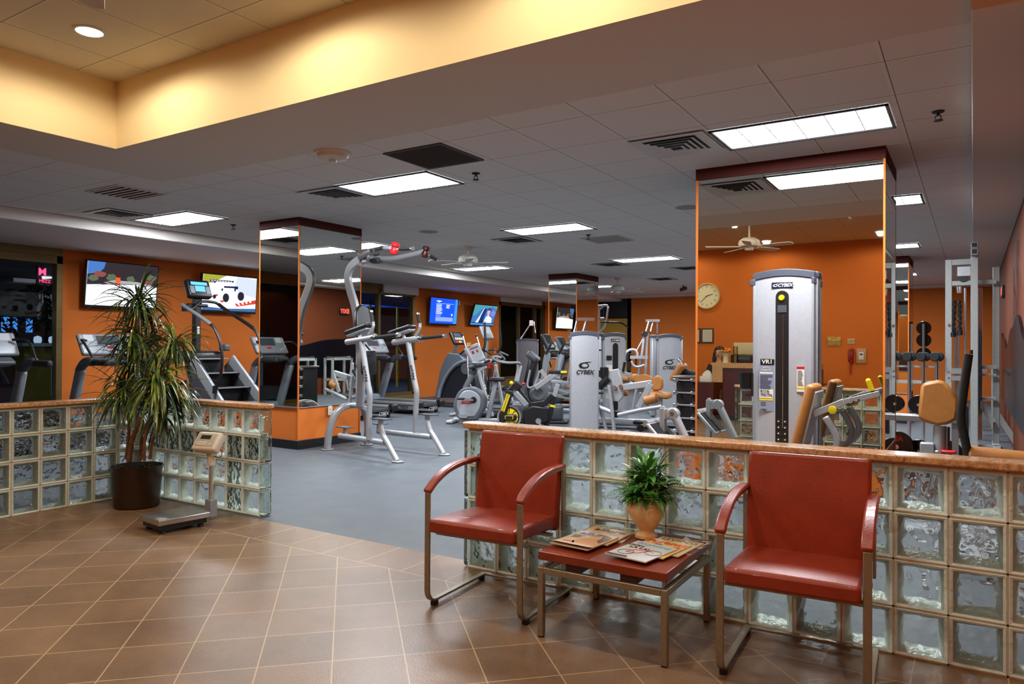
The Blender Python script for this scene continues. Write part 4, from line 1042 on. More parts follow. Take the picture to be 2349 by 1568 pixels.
# ------------------------------------------------------------------ treadmills along the windows
ledb = EM('blue_display_glow', (.12, .42, 1, 1), 1.6)
steel = M('treadmill_grey', S(128, 136, 146), .4, .3, .06, 14)
belt = M('treadmill_belt', S(30, 31, 33), .7, 0, .12, 60, .15, 300)
def make_treadmill(label, loc):
    e = E('treadmill', label, 'treadmill', loc, 0, 'treadmills facing the window wall')
    b = B(); b.bx(-.75, .95, -.40, .40, .13, .19); b.build('deck', dgrey, e, bev=.006)
    B().bx(-.70, .93, -.27, .27, .185, .196).build('running_belt', belt, e)
    for s_ in (-1, 1):
        B().pad(1.66, .11, .075, .02, T(.12, s_*.345, .19)).build('side_rail', alu, e)
        B().pad(.13, .16, .13, .03, T(.965, s_*.335, .185)).build('end_cap', black, e)
        B().bx(-.7, .8, s_*.37-.03, s_*.37+.03, .05, .13).build('side_frame', black, e)
        u = [(-.74, s_*.425, .16), (-.44, s_*.425, .98)]
        B().tube(u, sq=(.085, .17), up=(1, 0, .3)).build('upright', steel, e, bev=.03)
        c = cr([(-.50, s_*.425, .93), (-.38, s_*.43, 1.03), (-.26, s_*.43, 1.075), (-.10, s_*.43, 1.075)], 5)
        B().tube(c, sq=(.085, .12), up=(0, 0, 1)).build('shoulder', dgrey, e, bev=.03)
        B().pad(.42, .075, .085, .03, T(.05, s_*.43, 1.065)).build('hand_rest', blackrub, e)
        B().tube(cr([(-.50, s_*.33, 1.36), (-.42, s_*.43, 1.37), (-.30, s_*.45, 1.31), (-.17, s_*.44, 1.18), (-.10, s_*.43, 1.10)], 5), .017, 10).build('grab_bar', black, e)
        B().bx(-.72, .9, s_*.402-.012, s_*.402+.012, .09, .16).build('side_panel', mgrey, e)
        B().cyl((.85, s_*.33, 0), (.85, s_*.33, .10), .035).cyl((-.85, s_*.3, 0), (-.85, s_*.3, .12), .035).build('foot', black, e)
    B().pad(.42, .80, .24, .07, T(-.86, 0, .19), 4).build('motor_hood', steel, e)
    hp = T(-.50, 0, 1.27) @ MX.Rotation(R(-58), 4, 'Y')
    c = B().pad(.34, .80, .07, .03, T(-.55, 0, 1.30) @ MX.Rotation(R(58), 4, 'Y'), 4).build('console', M('console_grey', S(126, 130, 138), .42, .15), e)
    fm = T(-.55, 0, 1.30) @ MX.Rotation(R(58), 4, 'Y')
    B().bx(-.13, .02, -.16, .16, .034, .037, fm).build('screen', M('console_screen', S(60, 66, 72), .2), c)
    [B().bx(-.145, -.04, y, y+.13, .034, .037, fm).build('key_panel', M('key_panel_grey', S(170, 172, 176), .4), c) for y in (.2, -.33)]
    b = B()
    for y in (-.36, .36): b.tube([fm @ V((-.13, y, .036)), fm @ V((.05, y, .036)), fm @ V((.11, y*.6, .036))], .004, 5)
    b.build('outline', white, c)
    B().bx(.05, .08, -.05, .05, .034, .04, fm).build('stop_key', red, c)
    B().pad(.16, .62, .06, .025, T(-.40, 0, 1.09) @ MX.Rotation(R(25), 4, 'Y')).build('accessory_tray', dgrey, e)
    B().tube([(-.50, -.3, 1.05), (-.47, 0, 1.03), (-.50, .3, 1.05)], .03).build('cross_tube', steel, e)
    B().tube([(-.45, .0, 1.12), (-.1, .0, 1.10)], .012).build('heart_bar', chrome, e)
    text('logo', 'CYBEX', .09, black, e, MX.Translation((.62, -.4145, .128)) @ MX.Rotation(R(90), 4, 'X'), shear=.3, bold=.002)
    text('logo', 'CYBEX', .085, white, e, MX.Translation((.965+.067, .0, .10)) @ MX.Rotation(R(90), 4, 'Z') @ MX.Rotation(R(90), 4, 'X'), shear=.3)
    return e
tm = make_treadmill('treadmill with console in front of the orange wall, partly behind the dragon tree', (-7.85, 2.20, 0))
for y, lab in ((.62, 'treadmill at the far left edge in front of the dark window'), (5.08, 'treadmill just left of the near mirrored pillar behind the stair climber'),
               (6.22, 'treadmill directly behind the pull up tower'), (7.62, 'treadmill between the pull up tower and the grey arc trainer')):
    dup(tm, (-7.85, y, 0), 0, lab)
COL.objects[-1]
# ------------------------------------------------------------------ stair climber
F_ = Fr(-7.35, 3.45, 0); P_ = F_.p
e = F_.E('stair_climber', 'stair climber with black steps and tall blue lit console', 'exercise machine')
for s_, pl in ((-1, [(436, 826), (449, 822.5), (516, 925), (494, 925)]), (1, [(526, 821.5), (535, 825), (594, 900), (578, 900)])):
    yo = s_*.31; q = F_.P(pl, yo)
    a, c = (q[0]+q[1])/2, (q[2]+q[3])/2; d = (c-a); c = a+d*((.10-a.z)/d.z)
    B().tube([a, a+(c-a)*.03, c], sq=(.045, .17), up=(0, 1, 0) if False else (.5, 0, .8)).build('side_rail', grey, e, bev=.012)
    b = B(); b.prism([(a.x-.03, a.z-.02), (c.x, c.z), (c.x, 0.03), (-.45, 0.03), (-.55, .98)], 'y', yo-.02, yo+.02); b.build('side_panel', dgrey, e, bev=.01)
    if s_ < 0:
        r_ = F_.P([(493.7, 894), (506.5, 857), (509.5, 818), (504.6, 784), (492.7, 754), (480.8, 741.6), (450, 720), (417.6, 699)], -.35)
        r_ = cr(r_, 5); n = len(r_); B().tube(r_[:n-10], .021, 12).build('handrail', black, e); B().tube(r_[n-12:], .028, 12).build('foam_sleeve', M('grey_foam', S(96, 98, 100), .8, 0, .1, 60), e)
        B().cyl(r_[0]+V((-.01, 0, -.05)), r_[0]+V((0, 0, .06)), .034).build('rail_socket', black, e)
    else:
        r_ = cr(F_.P([(586.6, 889), (594, 850), (597, 800), (592.5, 772), (583.6, 756), (571.8, 745.5), (545, 728), (516, 709), (502, 698)], .35), 5)
        B().tube(r_, .021, 12).build('handrail', black, e); B().tube(r_[22:], .028, 12).build('foam_sleeve', black, e)
        B().cyl(r_[0]+V((-.01, 0, -.05)), r_[0]+V((0, 0, .06)), .034).build('rail_socket', black, e)
        endR = r_[-1]
endL = F_.p(417.6, 699, -.35)
B().tube(cr([endL, F_.p(440, 708, -.2), F_.p(460, 692, 0), F_.p(490, 693, .25), endR], 5), .022).build('cross_handle', black, e)
st0, st1 = P_(524, 820.7, .29), P_(575, 885, .29)
stp = M('black_step', S(20, 20, 22), .55, 0, .12, 60, .1, 300)
d = st1-st0
for k in range(5):
    c = st0+d*(k/2)
    if c.z < .12: break
    B().bx(c.x-.20, c.x+.01, -.285, .285, c.z-.02, c.z).build('step', stp, e)
    B().bx(c.x-.19, c.x-.165, -.285, .285, c.z-.30, c.z-.02).build('riser', stp, e)
    B().bx(c.x+.004, c.x+.016, -.285, .285, c.z-.016, c.z+.002).build('step_edge', alu, e)
b = B().pad(.52, .64, .20, .08, T(st0.x-.40, 0, st0.z+.01), 4); b.build('top_cover', black, e)
m0, m1 = P_(450, 790, 0), P_(449, 680, 0)
B().bx(m0.x-.05, m0.x+.05, -.045, .045, m0.z-.1, m1.z).build('mast', black, e, bev=.008)
B().bx(m0.x-.02, m0.x+.055, -.02, .02, m0.z+.16, m0.z+.28).build('mast_label', white, e)
cm = MX.Translation(P_(451, 664, 0)+V((.03, 0, 0))) @ MX.Rotation(R(68), 4, 'Y')
c = B().pad(.30, .40, .12, .04, cm, 4).build('console', black, e)
B().bx(-.10, -.05, -.14, .14, .058, .062, cm).bx(-.035, .06, -.085, .085, .058, .062, cm).build('blue_display', ledb, c, smooth=0)
[B().bx(-.03, .09, y, y+.07, .058, .062, cm).build('key_panel', M('key_panel_silver', S(150, 154, 158), .4, .3), c) for y in (-.17, .10)]
B().pad(.10, .34, .05, .02, MX.Translation(P_(452, 700, 0))).build('console_shelf', black, e)
tr = P_(428, 702, -.3); B().pad(.10, .12, .03, .012, MX.Translation(tr)).cyl(tr+V((0, -.03, .0)), tr+V((0, -.03, -.08)), .045).build('cup_holder', black, e)
B().bx(-.75, .55, -.30, .30, 0.0, .05).build('base_frame', black, e)
B().pad(.16, .10, .10, .02, MX.Translation(P_(515, 797, .30))).build('side_box', dgrey, e)

# ------------------------------------------------------------------ arc trainer (big curved shroud)
F_ = Fr(-7.45, 9.25, 0); P_ = F_.p
e = F_.E('arc_trainer', 'arc trainer with curved blue grey side shrouds next to the treadmills', 'exercise machine')
ol = [(1031, 809), (1022, 822), (1016, 838), (1011, 853), (1007, 876), (1003, 899), (999, 912), (1092, 912), (1090, 870), (1080, 838), (1066, 822), (1050, 812)]
q = F_.P(ol, -.24); poly = [(p.x, max(.03, p.z)) for p in q]
B().prism(poly, 'y', -.22, .22).build('drive_housing', M('arc_dark_core', S(34, 36, 46), .45), e, bev=.015)
for s_ in (-1, 1):
    o1 = F_.P([(1031, 809), (1022, 822), (1016, 838), (1011, 853), (1006, 880), (999, 914), (1009, 914), (1018, 880), (1030, 858), (1045, 842), (1060, 836), (1068, 826), (1055, 812)], -.24)
    b = B().prism([(p.x, max(.03, p.z)) for p in o1], 'y', s_*.25-.03, s_*.25+.03); b.build('side_shroud', M('arc_blue_grey', S(112, 122, 136), .4, .2, .05, 12), e, bev=.012)
    c = cr(F_.P([(1006, 912), (1011, 890), (1026, 858), (1046, 836), (1068, 827), (1092, 826)], -.30), 5)
    c = [V((p.x, s_*.30, p.z)) for p in c]; B().tube(c, sq=(.05, .07), up=(0, 1, 0)).build('side_arch', grey, e, bev=.01)
p0, p1 = P_(1040, 812, 0), P_(1050, 785, 0); B().tube([p0, p1], sq=(.06, .05)).build('console_post', grey, e)
cm = MX.Translation(P_(1049, 776, 0)) @ MX.Rotation(R(62), 4, 'Y')
c = B().pad(.30, .40, .07, .03, cm, 4).build('console', black, e)
B().bx(-.11, -.02, -.12, .12, .032, .037, cm).build('screen', M('console_screen', S(60, 66, 72), .2), c)
b = B()
for i in range(5):
    for j in range(2): b.bx(.0+j*.03, .018+j*.03, -.14+i*.06, -.10+i*.06, .032, .038, cm)
b.build('keys', white, c); B().bx(.08, .12, -.05, .05, .032, .038, cm).build('orange_panel', M('orange_key', S(230, 140, 50), .4), c)
B().bx(.08, .12, -.15, -.08, .032, .038, cm).build('red_key', red, c)
for s_, pts in ((-1, [(1052, 830), (1052, 818), (1060, 808), (1068, 803)]), (1, [(1078, 826), (1080, 815), (1088, 806), (1096, 800)])):
    B().tube(cr(F_.P(pts, s_*.26), 5), .018).build('handle', black, e)
for s_ in (-1, 1): B().pad(.36, .13, .05, .02, T(.35, s_*.16, .28)).build('pedal', black, e)
B().pad(1.5, .5, .06, .02, T(.25, 0, .03)).build('base', dgrey, e)
mp = P_(1070, 845, -.27); B().lathe([(.001, 0), (.13, 0), (.12, .04), (.001, .05)], mp, 24, MX.Rotation(R(90), 4, 'X')).build('crank_disc', mgrey, e)

# ------------------------------------------------------------------ elliptical trainers
def elliptical(label, x, y, deg, shroud, cons=grey, arm_top=1.55, scr=M('light_screen', S(186, 192, 192), .3), ch=1.50):
    e = E('elliptical_trainer', label, 'exercise machine', (x, y, 0), R(deg), 'elliptical trainers in the cardio rows')
    B().pad(1.5, .12, .07, .02, T(0, 0, .05)).pad(.1, .6, .06, .02, T(-.72, 0, .04)).pad(.1, .6, .06, .02, T(.72, 0, .04)).build('base', grey, e)
    B().lathe([(.001, -.14), (.20, -.14), (.28, -.10), (.30, 0), (.28, .10), (.20, .14), (.001, .14)], (-.50, 0, .36), 32, MX.Rotation(R(90), 4, 'X')).build('drive_housing', shroud, e)
    B().tube(cr([(-.42, 0, .45), (-.36, 0, .9), (-.30, 0, ch-.25), (-.34, 0, ch-.05)], 5), sq=(.07, .10), up=(1, 0, 0)).build('mast', grey, e, bev=.015)
    cm = T(-.30, 0, ch) @ MX.Rotation(R(64), 4, 'Y')
    c = B().pad(.34, .36, .08, .035, cm, 4).build('console', cons, e)
    B().bx(-.13, .04, -.13, .13, .037, .042, cm).build('screen', scr, c); B().bx(.07, .14, -.12, .12, .037, .042, cm).build('key_panel', M('key_panel_silver', S(150, 154, 158), .4, .3), c)
    for s_ in (-1, 1):
        B().tube(cr([(-.34, s_*.30, .42), (-.27, s_*.30, .8), (-.22, s_*.31, 1.1), (-.10, s_*.30, 1.35), (-.13, s_*.28, arm_top)], 5), .02, 10).build('swing_arm', grey, e)
        B().tube(cr([(-.20, s_*.31, 1.16), (-.10, s_*.30, 1.35), (-.13, s_*.28, arm_top)], 5), .026, 10).build('grip', blackrub, e)
        B().tube([(-.34, s_*.30, .42), (.55, s_*.20, .26)], sq=(.05, .06)).build('pedal_arm', alu, e)
        B().pad(.38, .14, .05, .02, T(.28, s_*.20, .36)).build('pedal', black, e)
        B().tube([(.55, s_*.2, .26), (.62, s_*.2, .09)], .025).build('roller_leg', grey, e)
        B().tube(cr([(-.34, s_*.02, 1.2), (-.2, s_*.2, 1.22), (.02, s_*.24, 1.12)], 5), .016).build('fixed_handle', black, e)
    return e
elliptical('elliptical trainer with tall light screen below the right hand film screen', -7.2, 10.42, -4, mgrey, grey, 1.85, ch=1.62)
ds = M('dark_screen', S(30, 34, 36), .2)
for px, py, y, deg, lab in ((1257, 784, 9.25, 4, 'elliptical trainer with big dark console in front of the far window'), (1289, 789, 10.3, 0, 'elliptical trainer with black curved arms next to the far mirrored pillar')):
    q = W0.p(px, py, y); a = R(deg)
    elliptical(lab, q.x+.30*math.cos(a), q.y+.30*math.sin(a), deg, dgrey, black if deg else dgrey, 1.45, ds, ch=q.z)
# silver cross trainer behind the upright bike
F_ = Fr(-5.35, 7.75, 8); P_ = F_.p
e = F_.E('cross_trainer', 'silver framed cross trainer with chrome poles behind the upright bike', 'exercise machine')
for s_, px in ((-1, (1061, 768, 1071, 806)), (1, (1093, 770, 1106, 815))):
    a, c = P_(px[0], px[1], s_*.24), P_(px[2], px[3], s_*.24); d = (c-a)
    B().tube([a, c, c+V((.03, 0, -.5)), c+V((.14, 0, -.78))], .016, 10).build('pole', chrome, e); B().ball(a, .026, 7).build('pole_knob', black, e)
B().tube(cr(F_.P([(1078, 862), (1100, 850), (1116, 840)], -.22), 4), sq=(.05, .06)).build('upper_bar', grey, e, bev=.01)
for s_, pts in ((-1, [(1099, 850), (1103, 870), (1112, 900), (1122, 932), (1132, 955)]), (1, [(1137, 836), (1142, 868), (1149, 905), (1156, 942)])):
    B().tube(cr(F_.P(pts, s_*.22), 5), sq=(.055, .06), up=(1, 0, 0)).build('frame_leg', silver, e, bev=.012)
B().tube(F_.P([(1092, 834), (1137, 831)], -.05), .02).build('cross_bar', chrome, e)
B().tube(cr(F_.P([(1125, 818), (1138, 826), (1148, 829), (1158, 823), (1148, 812), (1150, 808), (1166, 815)], .05), 5), .016).build('handlebar', mgrey, e)
B().pad(.55, .44, .10, .03, MX.Translation(P_(1122, 948, 0))).build('step_housing', black, e)
for s_ in (-1, 1): B().pad(.34, .13, .05, .02, MX.Translation(P_(1128, 938, s_*.15)+V((.1, 0, .03)))).build('pedal', dgrey, e)
z = P_(1120, 962, 0); B().pad(1.25, .10, .06, .02, T(z.x-.1, 0, .03)).pad(.08, .55, .05, .02, T(z.x+.45, 0, .03)).pad(.08, .55, .05, .02, T(z.x-.65, 0, .03)).build('base', silver, e)
B().tube([(z.x-.1, 0, .05), P_(1118, 940, 0)], sq=(.08, .08)).build('mast_foot', silver, e)
B().tube(F_.P([(1118, 905), (1122, 868), (1124, 838)], 0), sq=(.04, .05)).build('centre_strut', black, e)
B().bx(-.02, .02, -.02, .02, -.05, .05, MX.Translation(P_(1123, 838, -.08))).build('red_lever', red, e)

# ------------------------------------------------------------------ upright bike
F_ = Fr(-5.15, 6.62, 20); P_ = F_.p
e = F_.E('upright_bike', 'grey upright exercise bike with rounded shroud and red badge', 'exercise bike')
ol = [(1040, 935), (1042, 918), (1050, 900), (1062, 890), (1078, 887), (1094, 892), (1106, 902), (1112, 915), (1110, 935), (1100, 953), (1090, 963), (1053, 960), (1046, 950)]
q = cr(F_.P(ol, -.09), 3, True); poly = [(p.x, p.z) for p in q]
cxm = sum(a for a, _ in poly)/len(poly); czm = sum(c for _, c in poly)/len(poly)
B().prism(poly, 'y', -.10, .10).build('shroud_rim', M('rim_grey', S(96, 102, 108), .42), e, bev=.02)
B().prism([(cxm+(a-cxm)*.76, czm+(c-czm)*.80) for a, c in poly], 'y', -.115, .115).build('shroud', M('shroud_silver', S(170, 176, 184), .38, .2), e, bev=.012)
ck = P_(1086, 917, -.12)
B().lathe([(.001, 0), (.055, 0), (.05, .012), (.001, .014)], ck, 20, MX.Rotation(R(90), 4, 'X')).build('crank_hub', black, e)
ce = P_(1063, 914, -.16); B().tube([ck+V((0, -.02, 0)), ce], sq=(.02, .03)).build('crank_arm', chrome, e)
B().pad(.11, .10, .035, .012, MX.Translation(ce+V((-.03, -.05, 0)))).build('pedal', black, e)
B().pad(.11, .10, .035, .012, MX.Translation(2*ck-ce+V((.03, .38, 0)))).build('pedal', black, e)
B().cyl(2*ck-ce+V((0, .33, 0)), ck, .014).build('crank_shaft', chrome, e)
lb = P_(1070, 923, -.117); pl = B().pad(.17, .006, .045, .002, MX.Translation(lb)).build('badge', red, e)
text('lettering', 'STAR TRAC', .022, white, pl, MX.Translation(lb+V((0, -.004, 0))) @ MX.Rotation(R(90), 4, 'X'))
text('lettering', 'fitness', .02, dgrey, e, MX.Translation(P_(1072, 931, -.1158)) @ MX.Rotation(R(90), 4, 'X'), shear=.3)
B().prism([(p.x, p.z) for p in F_.P([(1050, 953), (1054, 948), (1070, 948), (1075, 953), (1070, 959), (1054, 959)], -.12)], 'y', -.12, -.11).build('lower_cap', grey, e, bev=.004)
B().tube(F_.P([(1066, 892), (1085, 856)], 0), sq=(.09, .085), up=(1, 0, 0)).build('mast', mgrey, e, bev=.02)
B().tube(F_.P([(1083, 858), (1090, 846)], 0), sq=(.11, .10), up=(1, 0, 0)).build('mast_collar', dgrey, e, bev=.02)
a, c = P_(1081, 795, 0), P_(1098, 828, 0); an = math.atan2((a-c).x, (a-c).z)
cm = MX.Translation((a+c)/2) @ MX.Rotation(an, 4, 'Y') @ MX.Rotation(R(-38), 4, 'Z') 
co = B().pad(.09, .30, (a-c).length+.04, .03, cm, 4).build('console', grey, e)
B().bx(.043, .0475, -.11, .11, -.08, .12, cm).build('face', M('console_face', S(150, 152, 156), .4), co)
B().bx(.0475, .05, -.09, .09, .085, .105, cm).bx(.0475, .05, -.085, -.04, .0, .055, cm).bx(.0475, .05, .02, .05, .0, .05, cm).build('red_lamps', M('dark_red_window', S(120, 30, 36), .3), co)
B().cyl(a+V((-.02, -.08, .0)), a+V((-.02, -.08, .07)), .035).build('bottle_cap', M('amber_cap', S(196, 140, 80), .5), co)
B().pad(.26, .36, .07, .03, MX.Translation(P_(1096, 838, 0)) @ MX.Rotation(R(-15), 4, 'Y')).build('console_base', dgrey, e)
for s_ in (-1, 1):
    h = cr([P_(1090, 830, 0)+V((0, s_*.05, 0)), P_(1094, 831, 0)+V((0, s_*.22, 0)), P_(1120, 830, 0)+V((0, s_*.25, .0)), P_(1132, 828, 0)+V((0, s_*.25, .02))], 5)
    B().tube(h, .017).build('handlebar', grey, e); B().tube(h[-6:], .022).build('grip', blackrub, e)
ba, bb = P_(1050, 966, 0), P_(1140, 968, 0)
B().pad(1.05, .09, .07, .025, T((ba.x+bb.x)/2+.1, 0, .06)).pad(.12, .52, .06, .025, T(ba.x-.08, 0, .035)).pad(.10, .46, .06, .025, T(bb.x+.28, 0, .035)).build('base', silver, e)
B().tube([(bb.x-.16, 0, .07), (bb.x-.02, 0, .72)], sq=(.06, .075), up=(1, 0, 0)).build('seat_post', grey, e, bev=.012)
B().pad(.27, .20, .07, .03, T(bb.x, 0, .75)).build('saddle', blackvinyl, e)

# ------------------------------------------------------------------ yellow and black spin bike
F_ = Fr(-3.95, 6.25, 30); P_ = F_.p
e = F_.E('spin_bike', 'black spin bike with yellow flywheel and yellow fork strip', 'exercise bike')
wc = P_(1168, 956, 0); rr = abs(P_(1168, 929, 0).z-wc.z)
RX = MX.Rotation(R(90), 4, 'X')
B().lathe([(rr*.80, -.016), (rr*1.02, -.014), (rr*1.04, 0), (rr*1.02, .014), (rr*.80, .016)], wc, 48, RX).build('flywheel_rim', chrome, e)
B().lathe([(rr*.76, -.018), (rr*.88, -.018), (rr*.88, .018), (rr*.76, .018)], wc, 48, RX).build('flywheel_band', black, e)
w = B()
for k in range(8):
    a0, a1 = 2*math.pi*k/8+.06, 2*math.pi*(k+1)/8-.06; n = 6
    vs = []
    for y in (-.014, .014):
        vs += [wc+V((math.cos(a)*rr*.26, y, math.sin(a)*rr*.26)) for a in (a0, a1)]+[wc+V((math.cos(a1+(a0-a1)*i/n)*rr*.77, y, math.sin(a1+(a0-a1)*i/n)*rr*.77)) for i in range(n+1)]
    m = n+3; w.add(vs, [tuple(range(m)), tuple(range(2*m-1, m-1, -1))]+[(i, (i+1) % m, (i+1) % m+m, i+m) for i in range(m)])
w.build('flywheel_sector', yellow, e); B().cyl(wc+V((0, -.011, 0)), wc+V((0, .011, 0)), rr*.8, n=40).build('flywheel_disc', black, e)
hubm = MX.Translation(wc+V((0, -.05, 0)))
B().pad(.26, .05, .10, .045, MX.Translation(wc+V((-.01, -.05, 0)))).build('hub_cover', black, e)
B().pad(.13, .008, .055, .003, MX.Translation(wc+V((0, -.079, 0)))).pad(.11, .01, .042, .003, MX.Translation(wc+V((0, -.0795, 0)))).build('hub_outline', yellow, e)
B().pad(.11, .012, .044, .003, MX.Translation(wc+V((0, -.0805, 0)))).build('hub_plate', black, e)
for s_ in (-1, 1):
    f = F_.P([(1172, 895), (1160, 935), (1146, 984)], 0); f = [p+V((0, s_*.055, 0)) for p in f]
    B().tube(f, sq=(.05, .085), up=(1, 0, 0)).build('fork', black, e, bev=.012)
yl = F_.P([(1166.5, 904), (1153, 943)], -.084)
B().tube(yl, sq=(.01, .055), up=(1, 0, 0)).build('yellow_strip', yellow, e)
an = math.atan2((yl[0]-yl[1]).x, (yl[0]-yl[1]).z)
text('lettering', 'ROADMACHINE', .038, black, e, MX.Translation((yl[0]+yl[1])/2+V((0, -.0062, 0))) @ MX.Rotation(an, 4, 'Y') @ MX.Rotation(R(90), 4, 'X') @ MX.Rotation(R(90), 4, 'Z'))
B().tube(F_.P([(1165, 905), (1192, 878)], 0), sq=(.10, .14), up=(1, 0, 1)).build('head_block', black, e, bev=.02)
B().tube(F_.P([(1176, 893), (1209, 931)], 0), sq=(.10, .10), up=(1, 0, 1)).build('main_tube', M('spin_silver', S(160, 164, 170), .35, .4), e, bev=.02)
B().tube(F_.P([(1187, 888), (1225, 938), (1262, 988)], 0), sq=(.05, .05), up=(1, 0, 1)).build('down_tube', black, e, bev=.008)
B().tube(F_.P([(1213, 930), (1250, 925), (1268, 905)], 0), sq=(.07, .09), up=(0, 0, 1)).build('rear_frame', black, e, bev=.012)
B().prism([(p.x, p.z) for p in F_.P([(1198, 940), (1222, 930), (1258, 935), (1260, 965), (1232, 980), (1202, 975)], -.07)], 'y', -.07, .03).build('chain_guard', black, e, bev=.02)
cc = P_(1235, 965, -.09); B().cyl(cc, cc+V((0, -.02, 0)), .045).tube([cc+V((0, -.02, 0)), cc+V((.08, -.03, -.14))], sq=(.02, .035)).build('crank', chrome, e); B().pad(.11, .09, .035, .01, MX.Translation(cc+V((.09, -.09, -.15)))).build('pedal', black, e)
B().tube(F_.P([(1192.5, 838), (1185, 875)], 0), sq=(.055, .075), up=(1, 0, 0)).build('handlebar_post', silver, e, bev=.006)
for s_ in (-1, 1):
    c0 = P_(1194, 836, 0); B().tube(cr([c0, c0+V((-.04, s_*.12, .03)), c0+V((-.20, s_*.20, .03)), c0+V((-.36, s_*.21, .06)), c0+V((-.42, s_*.13, .12)), c0+V((-.30, s_*.08, .11))], 5), .017).build('handlebar', mgrey, e)
k = P_(1173, 878, -.07); B().ball(k, .032, 7).build('yellow_knob', yellow, e); k = P_(1201, 880, -.05); B().ball(k, .03, 7, (1, 1, .7)).build('red_knob', red, e)
B().tube(F_.P([(1280, 880), (1270, 912)], 0), sq=(.055, .07), up=(1, 0, 0)).build('seat_post', silver, e, bev=.006)
B().tube(F_.P([(1271, 908), (1262, 950), (1250, 985)], 0), sq=(.06, .075), up=(1, 0, 0)).build('seat_tube', black, e, bev=.01)
B().tube(F_.P([(1268, 928), (1267, 933)], 0), sq=(.066, .082), up=(1, 0, 0)).build('yellow_strip', yellow, e)
B().tube(F_.P([(1264, 874), (1305, 877)], 0), sq=(.05, .045), up=(0, 0, 1)).build('seat_slider', grey, e, bev=.006); 
sd = P_(1280, 853, 0)
B().prism([(-.15, -.025), (.0, -.035), (.10, -.09), (.14, -.06), (.15, 0), (.14, .06), (.10, .09), (0, .035), (-.15, .025)], 'z', -.03, .03).build('saddle', blackvinyl, e, bev=.015, loc=sd)
B().pad(.10, .19, .035, .012, MX.Translation(sd+V((.09, 0, .0)))).build('yellow_flank', yellow, e); B().cyl(sd+V((.02, 0, -.1)), sd, .016).build('saddle_stem', grey, e)
for p in ((1150, 984), (1258, 990)):
    q = F_.zf(*p, 0); B().pad(.08, .52, .05, .02, T(q.x, 0, .03)).build('floor_bar', black, e)
b0 = F_.zf(1150, 984, 0); b1 = F_.zf(1258, 990, 0); B().bx(b0.x, b1.x, -.03, .03, .03, .08).build('base_rail', black, e)

# ------------------------------------------------------------------ dark bike behind the spin bike, with big rounded console
F_ = Fr(-4.05, 7.55, 24); P_ = F_.p
e = F_.E('stepper_machine', 'grey and black step machine with rounded hood behind the spin bike', 'exercise machine')
a, c = P_(1212, 880, 0), P_(1226, 818, 0)
B().tube([a, (a+c)/2, c], sq=(.26, .16), up=(1, 0, 0)).build('mast_shroud', black, e, bev=.05)
B().pad(.22, .36, .12, .05, MX.Translation(P_(1222, 818, 0)) @ MX.Rotation(R(40), 4, 'Y'), 4).build('console_hood', dgrey, e)
B().pad(.14, .20, .07, .03, MX.Translation(P_(1231, 820, -.05)) @ MX.Rotation(R(40), 4, 'Y')).build('console_face', mgrey, e)
for s_ in (-1, 1):
    B().tube(cr([P_(1216, 848, s_*.18), P_(1210, 885, s_*.2), P_(1226, 884, s_*.2), P_(1238, 850, s_*.2)], 5), .018).build('u_handle', grey, e)
    B().tube(F_.P([(1240, 848), (1258, 870)], s_*.2), sq=(.05, .06)).build('link_arm', silver, e); B().tube(F_.P([(1228, 890), (1272, 858)], s_*.22), sq=(.05, .09), up=(0, 0, 1)).build('side_beam', silver, e, bev=.01)
B().lathe([(.001, -.10), (.10, -.10), (.16, -.05), (.16, .05), (.10, .10), (.001, .10)], P_(1236, 902, 0), 24, RX).build('pivot_housing', mgrey, e)
g = P_(1232, 930, 0); B().pad(.9, .36, max(.2, g.z*1.0), .06, T(g.x, 0, g.z*.5+.03)).build('body', dgrey, e); B().pad(1.1, .5, .05, .02, T(g.x, 0, .025)).build('base', black, e)
B().tube([(g.x-.05, 0, g.z), P_(1214, 876, 0)], sq=(.12, .10)).build('mast', black, e)
# ------------------------------------------------------------------ weight towers in the middle of the gym
logo_z = .93
t1 = tower('nearest silver weight tower with large swirl logo, right of the spin bike', (-2.90, 6.30, 0), R(32), w=.42, h=1.56, slot=False, logo='big', group=None)
B().tube([(-.15, .01, 1.50), (-.10, .03, 1.72), (.12, .03, 1.72)], .018).tube([(-.02, .01, 1.5), (.04, .03, 1.72)], .018).bx(-.12, .16, -.0, .06, 1.70, 1.745).build('pulley_frame', chrome, t1)
B().lathe([(.001, 0), (.055, 0), (.065, .16), (.06, .165), (.05, .02), (.001, .02)], (.30, -.06, .84)).bx(.20, .26, -.09, -.03, .86, .96).build('cup_holder', black, t1)
B().cyl((.21, -.06, .62), (.27, -.06, .62), .014).ball((.27, -.06, .62), .018, 6).cyl((.21, -.06, 1.26), (.26, -.06, 1.26), .012).build('side_pin', black, t1)
B().cyl((-.24, -.06, .05), (-.24, .06, .05), .05).build('wheel', black, t1)
t2 = tower('silver weight tower with large swirl logo behind the tan leg curl pads', (-2.74, 9.45, 0), R(30), w=.42, h=1.57, slot=False, logo='big')
B().bx(-.29, -.20, .10, .36, .02, 1.5).bx(.23, .30, .16, .4, .02, 1.48).build('second_shroud', tow, t2, bev=.02); B().bx(-.30, -.20, .09, .37, 1.49, 1.54).bx(.225, .305, .15, .41, 1.46, 1.51).build('second_cap', capm, t2, bev=.01)
F_ = Fr(-3.35, 10.05, 30); P_ = F_.p
e = F_.E('cable_tower', 'chrome cable crossover frame with curved arms beside the far weight tower', 'weight machine')
B().tube(F_.P([(1481, 766), (1489, 737)], 0), .022).tube(F_.P([(1493, 760), (1499, 737)], .1), .022).tube(F_.P([(1508, 764), (1508, 737)], .2), .024).build('top_struts', chrome, e)
